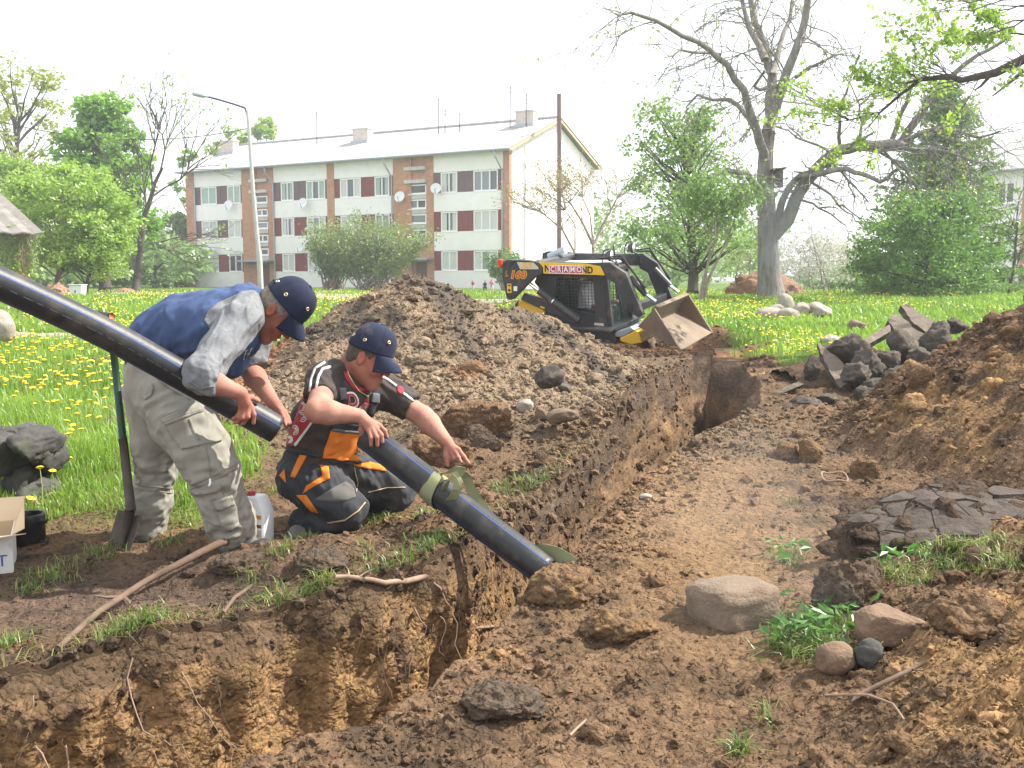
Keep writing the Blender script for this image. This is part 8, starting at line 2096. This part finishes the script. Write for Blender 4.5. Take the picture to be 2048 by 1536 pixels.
# ------------------------------------------------------------------ loose soil, grass, flowers: what nobody could count
def ico(sub):
    if sub == 0: return np.array([(1, 0, 0), (-1, 0, 0), (0, 1, 0), (0, -1, 0), (0, 0, 1), (0, 0, -1)], float), np.array([(0, 2, 4), (2, 1, 4), (1, 3, 4), (3, 0, 4), (2, 0, 5), (1, 2, 5), (3, 1, 5), (0, 3, 5)])
    bm = bmesh.new(); bmesh.ops.create_icosphere(bm, subdivisions=sub, radius=1); V = np.array([tuple(v.co) for v in bm.verts]); Fc = np.array([[v.index for v in f.verts] for f in bm.faces]); bm.free(); return V, Fc
def scatter_soil(n, y0, y1, seed, rmin, rmax, pw, sub, name, xr=None, accept=None, flat=.75, tint=1.0):
    r = np.random.RandomState(seed); Y = y0 * (y1 / y0) ** r.rand(n * 3); X = (r.rand(n * 3) * 2 - 1) * (.53 * Y + .2)
    if xr: X = xr(Y, r)
    keep = soil_amt(X, Y) > .5
    tl_, tr_ = trench_l(Y), trench_r(Y); keep &= (X < tl_ - .03) | (X > tr_ + .03)
    if accept is not None: keep &= r.rand(len(X)) < accept(X, Y)
    X, Y = X[keep][:n], Y[keep][:n]; k = len(X)
    Z = hground(X, Y); s = rmin * (rmax / rmin) ** (r.rand(k) ** pw) * np.clip(Y / 4.5, .75, 1.45)
    B, Fi = ico(sub); nb = len(B)
    a = r.rand(k) * 6.283; b = r.rand(k) * 6.283
    q0 = r.rand(k, 1) * 50; lump = pn(B[None, :, 0] * 1.5 + q0, B[None, :, 1] * 1.5 + q0 * 1.7, B[None, :, 2] * 1.5) + .6 * pn(B[None, :, 0] * 3.7 + q0, B[None, :, 1] * 3.7, B[None, :, 2] * 3.7 + q0)
    crm = np.abs(pn(B[None, :, 0] * 2.6 + q0 * 2, B[None, :, 1] * 2.6 + q0, B[None, :, 2] * 2.6)) * 2 - .5
    Vn = B[None] * (1 + .40 * lump + .22 * crm + .16 * (r.rand(k, nb) - .5))[..., None]
    sc = np.stack([s * r.uniform(.7, 1.35, k), s * r.uniform(.7, 1.35, k), s * r.uniform(.5, 1.0, k) * flat / .75], 1)
    V = Vn * sc[:, None]
    ca, sa, cb, sb = np.cos(a)[:, None], np.sin(a)[:, None], np.cos(b * .15)[:, None], np.sin(b * .15)[:, None]
    x, y, z = V[..., 0], V[..., 1], V[..., 2]; x, z = x * cb + z * sb, -x * sb + z * cb; x, y = x * ca - y * sa, x * sa + y * ca
    V = np.stack([x + X[:, None], y + Y[:, None], z + (Z + s * (.15 if sub < 2 else -.12))[:, None]], -1).reshape(-1, 3)
    Fc = (Fi[None] + np.arange(k)[:, None, None] * nb).reshape(-1, 3)
    C = soil_col(X, Y) * (tint * r.uniform(.75, 1.45, k))[:, None]
    me = npmesh(name, V, Fc, bpy.data.materials['soil'], smooth=sub > 2); setcol(me, np.clip(np.repeat(C, nb, 0), .01, 1)); o = link(name, me); return tag(o, kind='stuff')
heapy = lambda X, Y: np.clip(.35 + 1.2 * np.clip(mound_c(X, Y) * 3, 0, 1) + 1.2 * np.clip(mound_r(X, Y) * 4, 0, 1) - .28 * np.exp(-(((X - 1.0 - .1 * (Y - 5)) / .42) ** 2 + ((Y - 5.3) / 2.1) ** 4)) - .15 * np.exp(-(((X + 1.75) / .75) ** 2 + ((Y - 4.0) / .5) ** 4)), .07, 1)
dens = lambda X, Y: np.clip(.25 + mound_c(X, Y) * 3 + mound_r(X, Y) * 3, 0, 1)
scatter_soil(24000, 2.0, 8.5, 1, .0028, .011, 1.5, 0, 'soil_crumbs', accept=heapy)
scatter_soil(2600, 2.0, 9.5, 2, .010, .026, 2.2, 2, 'soil_clods', accept=heapy)
scatter_soil(330, 2.0, 9.5, 14, .022, .060, 2.4, 3, 'soil_clods', accept=heapy)
scatter_soil(24000, 7.2, 15.5, 3, .004, .020, 1.6, 0, 'soil_crumbs', accept=dens)
scatter_soil(2400, 7.2, 14.5, 13, .014, .040, 2.6, 2, 'soil_clods', accept=dens)
scatter_soil(260, 7.2, 14.5, 15, .035, .085, 2.6, 3, 'soil_clods', accept=dens)
scatter_soil(2500, 13.5, 19.5, 4, .015, .05, 2.4, 1, 'soil_clods')
# crumbly edge along the right lip and the near left lip
scatter_soil(2600, 2.3, 9.0, 5, .004, .026, 2.4, 1, 'soil_clods', xr=lambda Y, r: trench_r(Y) + .02 + np.abs(r.normal(size=len(Y))) * .22)
scatter_soil(3000, 2.2, 9.0, 6, .004, .026, 2.4, 1, 'soil_clods', xr=lambda Y, r: trench_l(Y) - .02 - np.abs(r.normal(size=len(Y))) * .22)
# crumbs stuck to the wall and dark root mat under the lip
def wall_crumbs(n, seed):
    r = np.random.RandomState(seed); nc = 175 + 44 + 12 + 44 + 175; G = GV.reshape(-1, nc, 3)
    rows = np.where((G[:, 174, 1] > 1.9) & (G[:, 174, 1] < 5.2))[0]; i = r.choice(rows, n); j = 174 + np.minimum((r.rand(n) ** 1.6 * 40).astype(int), 43); P = G[i, j] + r.normal(size=(n, 3)) * .006
    s = .004 * (7 ** (r.rand(n) ** 2.2)); B, Fi = ico(1); V = (B[None] * (1 + .3 * (r.rand(n, len(B), 1) * 2 - 1)) * s[:, None, None] + P[:, None]).reshape(-1, 3)
    Fc = (Fi[None] + np.arange(n)[:, None, None] * len(B)).reshape(-1, 3); d = np.clip((j - 174) / 14, 0, 1)[:, None]
    C = (DARK * 1.7 * (1 - d) + (SAND * .45 + BROWN * .5) * d) * r.uniform(.6, 1.3, (n, 1))
    me = npmesh('wall_crumbs', V, Fc, bpy.data.materials['soil'], smooth=False); setcol(me, np.clip(np.repeat(C, len(B), 0), .01, 1)); tag(link('wall_crumbs', me), kind='stuff')
    return G
M['rootlet'] = mat('fine_root', (.085, .058, .042), .95, (.17, .12, .085), 12, 3)
GG = wall_crumbs(2600, 9)
def far_wall_crumbs(n, seed):
    r = np.random.RandomState(seed); rows = np.where((GG[:, 174, 1] > 4.9) & (GG[:, 174, 1] < 13.2))[0]; i = r.choice(rows, n); j = 172 + np.minimum((r.rand(n) ** 3.2 * 40).astype(int), 43); P = GG[i, j] + r.normal(size=(n, 3)) * .012
    s = .006 * (6.5 ** (r.rand(n) ** 2.4)); B, Fi = ico(1); V = (B[None] * (1 + .35 * (r.rand(n, len(B), 1) * 2 - 1)) * (s[:, None] * r.uniform(.7, 1.5, (n, 3)))[:, None] + P[:, None]).reshape(-1, 3)
    C = (BROWN * .8 + GREY * .35) * r.uniform(.8, 1.35, (n, 1)); me = npmesh('wall_crumbs', V, (Fi[None] + np.arange(n)[:, None, None] * len(B)).reshape(-1, 3), bpy.data.materials['soil'], smooth=False); setcol(me, np.repeat(C, len(B), 0)); tag(link('wall_crumbs', me), kind='stuff')
far_wall_crumbs(1900, 10)
def rootlets(n, seed):
    r = random.Random(seed); mb = MB(); rows = np.where((GG[:, 174, 1] > 1.9) & (GG[:, 174, 1] < 9))[0]
    for k in range(n):
        i = r.choice(list(rows)); y = GG[i, 174, 1]
        j = 174 + r.randint(2, 12); p = Vector(GG[i, j]) + Vector((.01, -.012, 0)); L = r.uniform(.04, .24) * (1 if r.random() < .8 else 1.6)
        e = p + Vector((r.uniform(-.02, .09), r.uniform(-.10, .02), -L)); w = wobble(r, p, e, 7, .75); q = r.uniform(.0008, .0022)
        mb.tube(w, [q, q * .9, q * .85, q * .8, q * .65, q * .5, q * .4, q * .3], 3, cap=False)
    tag(mb.build('rootlets', M['rootlet'], smooth=True), kind='stuff')
rootlets(300, 3)
def thick_roots(n, seed):
    r = random.Random(seed); mb = MB(); rows = np.where((GG[:, 174, 1] > 2.2) & (GG[:, 174, 1] < 4.3))[0]
    for k in range(n):
        i = r.choice(list(rows)); p = Vector(GG[i, 174 + r.randint(1, 9)]) + Vector((.015, -.02, 0)); e = p + Vector((r.uniform(-.05, .22), r.uniform(-.16, .0), -r.uniform(.12, .38))); w = wobble(r, p, e, 8, .8); q = r.uniform(.0022, .0045)
        mb.tube(w, [q * (1 - .75 * j / 8) for j in range(9)], 5, cap=False)
        if r.random() < .6: w2 = wobble(r, w[4], w[4] + Vector((r.uniform(-.12, .12), r.uniform(-.06, .02), -r.uniform(.05, .2))), 5, .8); mb.tube(w2, [q * .45 * (1 - .6 * j / 5) for j in range(6)], 4, cap=False)
    tag(mb.build('hanging_roots', M['root'], smooth=True), kind='stuff')
thick_roots(22, 8)

M['grass'] = leafmat('grass', (.13, .25, .022), (.31, .46, .055), .55, .9); M['tuft'] = leafmat('trampled_grass', (.06, .11, .02), (.19, .27, .055), .45, 6); M['drygrass'] = leafmat('dry_grass', (.17, .20, .045), (.38, .35, .13), .4, 2)
def blades(name, X, Y, h, w, m, seed, lean=.5, Z=None):
    r = np.random.RandomState(seed); k = len(X); Z = hground(X, Y) - .01 if Z is None else Z
    a = r.rand(k) * 6.283; l = np.abs(r.normal(size=k)) * lean; hh = h * r.uniform(.5, 1.25, k); ww = w * r.uniform(.6, 1.3, k)
    dx, dy = np.cos(a), np.sin(a); b = a + 1.57 + r.normal(size=k) * .4; sx_, sy_ = np.cos(b) * ww / 2, np.sin(b) * ww / 2
    P = np.stack([X, Y, Z], 1); mid = P + np.stack([dx * l * hh * .28, dy * l * hh * .28, hh * .58], 1); tip = P + np.stack([dx * l * hh, dy * l * hh, hh * (1 - .28 * l)], 1); S = np.stack([sx_, sy_, 0 * sx_], 1)
    V = np.stack([P - S, P + S, mid + S * .8, mid - S * .8, tip], 1).reshape(-1, 3); o = np.arange(k)[:, None] * 5
    Fc = np.concatenate([o + np.array([[0, 1, 2]]), o + np.array([[0, 2, 3]]), o + np.array([[3, 2, 4]])], 0)
    me = npmesh(name, V, Fc, m); setrnd(me, np.repeat(r.rand(k), 5)); return tag(link(name, me), kind='stuff')
def grass_pts(n, y0, y1, seed, xl, xh, pw=1):
    r = np.random.RandomState(seed); Y = y0 * (y1 / y0) ** r.rand(n * 2); X = xl(Y) + (xh(Y) - xl(Y)) * r.rand(n * 2)
    g = grass_mask(X, Y); dens = np.clip(.75 + .9 * fbm(X * .9, Y * .9, 5, 3), .15, 1); keep = (r.rand(len(X)) < g * dens); keep &= g > .3
    for (x0, x1_, y0_, y1_) in ((-9.5, -2.8, 16.6, 18.1),): keep &= ~((X > x0) & (X < x1_) & (Y > y0_) & (Y < y1_) & (np.abs(Y - np.interp(X, [-9.5, -7.3, -5.6, -4.2, -3], [17.2, 17, 17.2, 17.6, 18.5])) < .6))
    keep &= np.abs(Y - np.interp(X, [-24, -16, -11, -7.5, -4.5], [40, 41, 40, 37, 34.5])) > 1.0
    return X[keep][:n], Y[keep][:n]
L = lambda Y: -.55 * Y - .4; Rr = lambda Y: -1.2 + 0 * Y
X, Y = grass_pts(34000, 4.85, 9.5, 1, L, Rr); hgt = .17 * np.clip(.55 + .9 * (fbm(X * .8, Y * .8, 2, 3) + .4), .35, 1.3) * np.clip((Y - 4.7) / 1.4, .35, 1); blades('grass', X, Y, hgt, .0085, M['grass'], 2)
X, Y = grass_pts(6500, 4.7, 9.5, 7, L, Rr); blades('grass', X, Y, .10, .005, M['drygrass'], 8, .9)
X, Y = grass_pts(26000, 9.0, 20, 3, L, lambda Y: -2.0 + 0 * Y); blades('grass', X, Y, .14, .018, M['grass'], 4)
X, Y = grass_pts(20000, 17, 52, 5, L, lambda Y: .55 * Y + .5); blades('grass', X, Y, .15, .05, M['grass'], 6)
X, Y = grass_pts(30000, 13.2, 34, 9, lambda Y: .12 * Y + .5, lambda Y: .55 * Y + .4); blades('grass', X, Y, .13, .026, M['grass'], 10)
# tufts on the banks, placed where the photograph shows them
tuft = [(620, 1085, 40, 60), (690, 1052, 60, 60), (760, 1040, 70, 90), (850, 1040, 50, 80), (560, 1110, 40, 40), (1000, 975, 50, 70), (1050, 985, 60, 110), (1085, 1010, 30, 60), (240, 1265, 120, 120), (300, 1240, 80, 60), (640, 1215, 50, 70), (670, 1245, 40, 70), (540, 1195, 60, 40), (500, 1165, 50, 25), (650, 1165, 40, 60), (20, 1290, 40, 60), (10, 1420, 40, 60), (345, 1378, 26, 26), (100, 1150, 90, 120), (60, 1180, 60, 60), (200, 1110, 80, 60), (345, 1085, 40, 40), (900, 1085, 40, 40), (730, 1110, 50, 30), (455, 1105, 50, 30), (1030, 965, 80, 60), (940, 1110, 40, 50), (1380, 770, 30, 20), (1580, 1000, 40, 10), (610, 1000, 40, 30), (545, 985, 40, 40), (60, 1012, 110, 160), (20, 1020, 80, 100), (110, 960, 40, 60)]
right = [(1600, 1290, 90, 520), (1640, 1260, 80, 420), (1570, 1250, 50, 120), (1580, 1120, 60, 70), (1710, 1100, 30, 60), (1780, 1150, 50, 110), (1830, 1170, 50, 60), (1660, 1320, 60, 120), (1790, 1290, 20, 30), (1475, 1500, 40, 40), (1530, 1440, 40, 16), (1940, 1020, 40, 40), (1860, 1100, 70, 90), (1960, 1110, 90, 200), (1830, 1090, 60, 160), (1890, 1120, 90, 160), (2000, 1050, 60, 60), (1930, 1140, 120, 120), (2020, 1130, 60, 70), (1900, 1030, 60, 60), (1590, 655, 60, 60), (1640, 700, 50, 50), (1560, 700, 40, 30)]
r = np.random.RandomState(12); PX = []; PZ = []
for grp, dry in ((tuft, 0), (right, 0)):
    xs, ys = [], []
    for (px, py, w, n) in grp:
        p = on(px, py, 0); n = int(n * 1.3); s_ = p.y / F; rw = w * s_ * .5
        xs.append(p.x + r.normal(size=n) * rw * .55); ys.append(p.y + r.normal(size=n) * rw * 1.0)
    xs, ys = np.concatenate(xs), np.concatenate(ys)
    inT = (xs > trench_l(ys) - .02) & (xs < trench_r(ys) + .02); xs, ys = xs[~inT], ys[~inT]
    blades('grass_tufts', xs, ys, .060, .005, M['tuft'], 20 + len(grp), 1.0)
    k = r.rand(len(xs)) < .5; blades('grass_tufts', xs[k] + .01, ys[k], .06, .0045, M['drygrass'], 30 + len(grp), 1.3)
# turf fringe right along the near lip
Yf = 3.1 * (7.2 / 3.1) ** r.rand(2600); Xf = trench_l(Yf) - np.abs(r.normal(size=2600)) * .07 - .01; k = fbm(Xf * 2.2, Yf * 2.2, 3, 3) > .12
blades('grass_tufts', Xf[k], Yf[k], .065, .005, M['tuft'], 41, 1.1); blades('grass_tufts', Xf[~k][:500], Yf[~k][:500], .06, .004, M['drygrass'], 42, 1.4)
# broad weed leaves in the green patch on the right bank
P = []; n = 260
for (px, py, w, k) in ((1600, 1290, 90, 90), (1640, 1250, 90, 90), (1580, 1110, 60, 40), (1790, 1140, 60, 40)):
    p = on(px, py, 0); s_ = p.y / F
    for i in range(k): x, y = p.x + r.normal() * w * s_ * .4, p.y + r.normal() * w * s_ * .55; P.append((x, y, hg(x, y) + r.uniform(.02, .08)))
M['weed'] = leafmat('weed_leaves', (.05, .15, .018), (.12, .28, .04), .45)
tag(link('weeds', leaf_mesh('weeds', P, .052, M['weed'], 3, flat=.5, aspect=.42)), kind='stuff')

# dandelions: the near ones one by one, the far ones as one yellow scatter
M['dandelion'] = mat('dandelion_yellow', (.80, .52, .012), .7, (.86, .62, .03), 80, 2); M['stalk'] = mat('dandelion_stalk', (.22, .30, .08), .6)
def head_mesh(name, rad, n=14):
    mb = MB(); V = [(0, 0, .010)]
    for ring, (q, z) in enumerate(((.55, .010), (1.0, .004))):
        for k in range(n): a = 2 * math.pi * (k + .5 * ring) / n; g = 1 + .10 * ((k % 2) * 2 - 1) * ring; V.append((rad * q * g * math.cos(a), rad * q * g * math.sin(a), z))
    V.append((0, 0, -.008)); Fs = [(0, 1 + k, 1 + (k + 1) % n) for k in range(n)]
    for k in range(n): Fs += [(1 + k, 1 + n + k, 1 + (k + 1) % n), (1 + (k + 1) % n, 1 + n + k, 1 + n + (k + 1) % n), (1 + n + k, 2 * n + 1, 1 + n + (k + 1) % n)]
    mb.add(V, Fs); return mb.mesh(name, M['dandelion'])
HM = head_mesh('flower_head', .019); mb = MB(); mb.tube([(0, 0, -.22), (.004, 0, -.1), (0, 0, -.004)], [.0022, .002, .002], 5); SM = mb.mesh('stalk', M['stalk'])
proto = empty('dandelion', (0, 0, 0), 'yellow dandelion standing in the grass left of the men', 'dandelion', 'dandelions in the near grass'); link('flower_head', HM, proto); link('stalk', SM, proto)
r = random.Random(21); spots = []
known = [(25, 755), (38, 775), (60, 773), (12, 790), (35, 802), (68, 802), (57, 775), (85, 785), (55, 787), (30, 812), (110, 822), (98, 830), (72, 838), (115, 795), (83, 802), (145, 824), (160, 826), (155, 830), (117, 838), (138, 852), (192, 815), (195, 838), (212, 838), (210, 822), (181, 828), (136, 870), (157, 870), (148, 885), (145, 892), (180, 875), (200, 860), (165, 907), (115, 926), (140, 905), (112, 965), (103, 970), (108, 985), (142, 952), (84, 996), (65, 1048), (178, 774), (185, 778), (80, 744), (270, 815), (263, 820), (258, 812), (120, 790), (40, 740), (10, 735), (60, 720), (120, 745), (160, 750)]
for (px, py) in known:
    p = on(px, py + 22, .05); spots.append((p.x, p.y, hg(p.x, p.y) + r.uniform(.17, .23)))
while len(spots) < 290:
    y = r.uniform(9.5, 16.5); x = -y * r.uniform(.36, .52)
    if float(grass_mask(np.array([x]), np.array([y]))[0]) < .6: continue
    spots.append((x, y, hg(x, y) + r.uniform(.12, .2)))
kids = list(proto.children)
for i, sp in enumerate(spots):
    if i == 0: d = proto
    else:
        d = proto.copy(); COL.objects.link(d)
        for ch in kids:
            c = ch.copy(); COL.objects.link(c); c.parent = d
    if i >= len(known): d['label'] = 'yellow dandelion in the far part of the left lawn'; d['group'] = 'dandelions further back on the left lawn'
    d.location = sp; d.rotation_euler = (r.uniform(-.35, .2), r.uniform(-.3, .3), r.uniform(0, 6)); q = r.uniform(.8, 1.25) * (1.3 if i >= len(known) else 1); d.scale = (q, q, 1)
rr = np.random.RandomState(31); n = 26000; Yd = 12.5 * (48 / 12.5) ** rr.rand(n); Xd = (rr.rand(n) * 2 - 1) * .55 * Yd
cl = fbm(Xd * .35, Yd * .22, 7, 3) + .25 * fbm(Xd * 1.3, Yd * 1.3, 3, 2)
k = (grass_mask(Xd, Yd) > .6) & (rr.rand(n) < .62 * np.clip(.10 + cl * 1.8, 0.01, 1)) & ~((Xd < 0) & (Yd < 16.6)) & (np.abs(Yd - np.interp(Xd, [-9.5, -7.3, -5.6, -4.2, -3], [17.2, 17, 17.2, 17.6, 18.5])) > .7)
Xd, Yd = Xd[k], Yd[k]; Zd = hground(Xd, Yd) + .12 * rr.uniform(.6, 1.3, len(Xd)); m = len(Xd); s = .022 * rr.uniform(.7, 1.3, m)
B = np.array([(1, 0, 0), (0, 1, 0), (-1, 0, 0), (0, -1, 0), (0, 0, .7)]); V = (B[None] * s[:, None, None] + np.stack([Xd, Yd, Zd], 1)[:, None]).reshape(-1, 3)
o = np.arange(m)[:, None] * 5; Fc = np.concatenate([o + np.array([[0, 1, 4]]), o + np.array([[1, 2, 4]]), o + np.array([[2, 3, 4]]), o + np.array([[3, 0, 4]])], 0)
tag(link('far_dandelions', npmesh('far_dandelions', V, Fc, M['dandelion'], smooth=False)), kind='stuff')
# ------------------------------------------------------------------ air: thin haze and the blue exhaust smoke by the old tree
def volume(name, dens, col=(.93, .96, 1, 1), an=.3):
    m = bpy.data.materials.new(name); m.use_nodes = True; n = m.node_tree.nodes; n.remove(n['Principled BSDF'])
    v = n.new('ShaderNodeVolumePrincipled'); v.inputs['Density'].default_value = dens; v.inputs['Color'].default_value = col; v.inputs['Anisotropy'].default_value = an
    m.node_tree.links.new(v.outputs[0], n['Material Output'].inputs['Volume']); return m
mb = MB(); mb.box((-420, -30, -4), (420, 430, 46)); hz = mb.build('haze', volume('haze_air', 0.0014)); tag(hz, kind='stuff')
def smoke(px, py, Y, r, dens, col, label):
    p = at(px, py, Y); me = bpy.data.meshes.new('smoke'); bm = bmesh.new(); bmesh.ops.create_icosphere(bm, subdivisions=4, radius=1); bm.to_mesh(me); bm.free()
    V = np.array([tuple(v.co) for v in me.vertices]); V = V * (1 + .28 * fbm(V[:, 0] * 1.3 + px, V[:, 1] * 1.3, V[:, 2] * 1.3, 3)[:, None]) * np.array(r); me.vertices.foreach_set('co', V.astype(np.float32).ravel()); me.update()
    me.materials.append(volume('smoke_' + label, dens, col, .2)); o = link('smoke', me); o.location = p; tag(o, kind='stuff')
smoke(1560, 440, 27.2, (.75, .9, 1.3), .10, (.80, .88, 1, 1), 'blue')
smoke(1600, 520, 27.0, (1.1, .9, .9), .06, (.80, .88, 1, 1), 'blue')
smoke(1500, 1080, 4.6, (.5, .5, .5), .07, (.95, .93, .9, 1), 'grey')
smoke(1560, 1270, 3.4, (.34, .36, .34), .09, (.95, .93, .9, 1), 'grey')
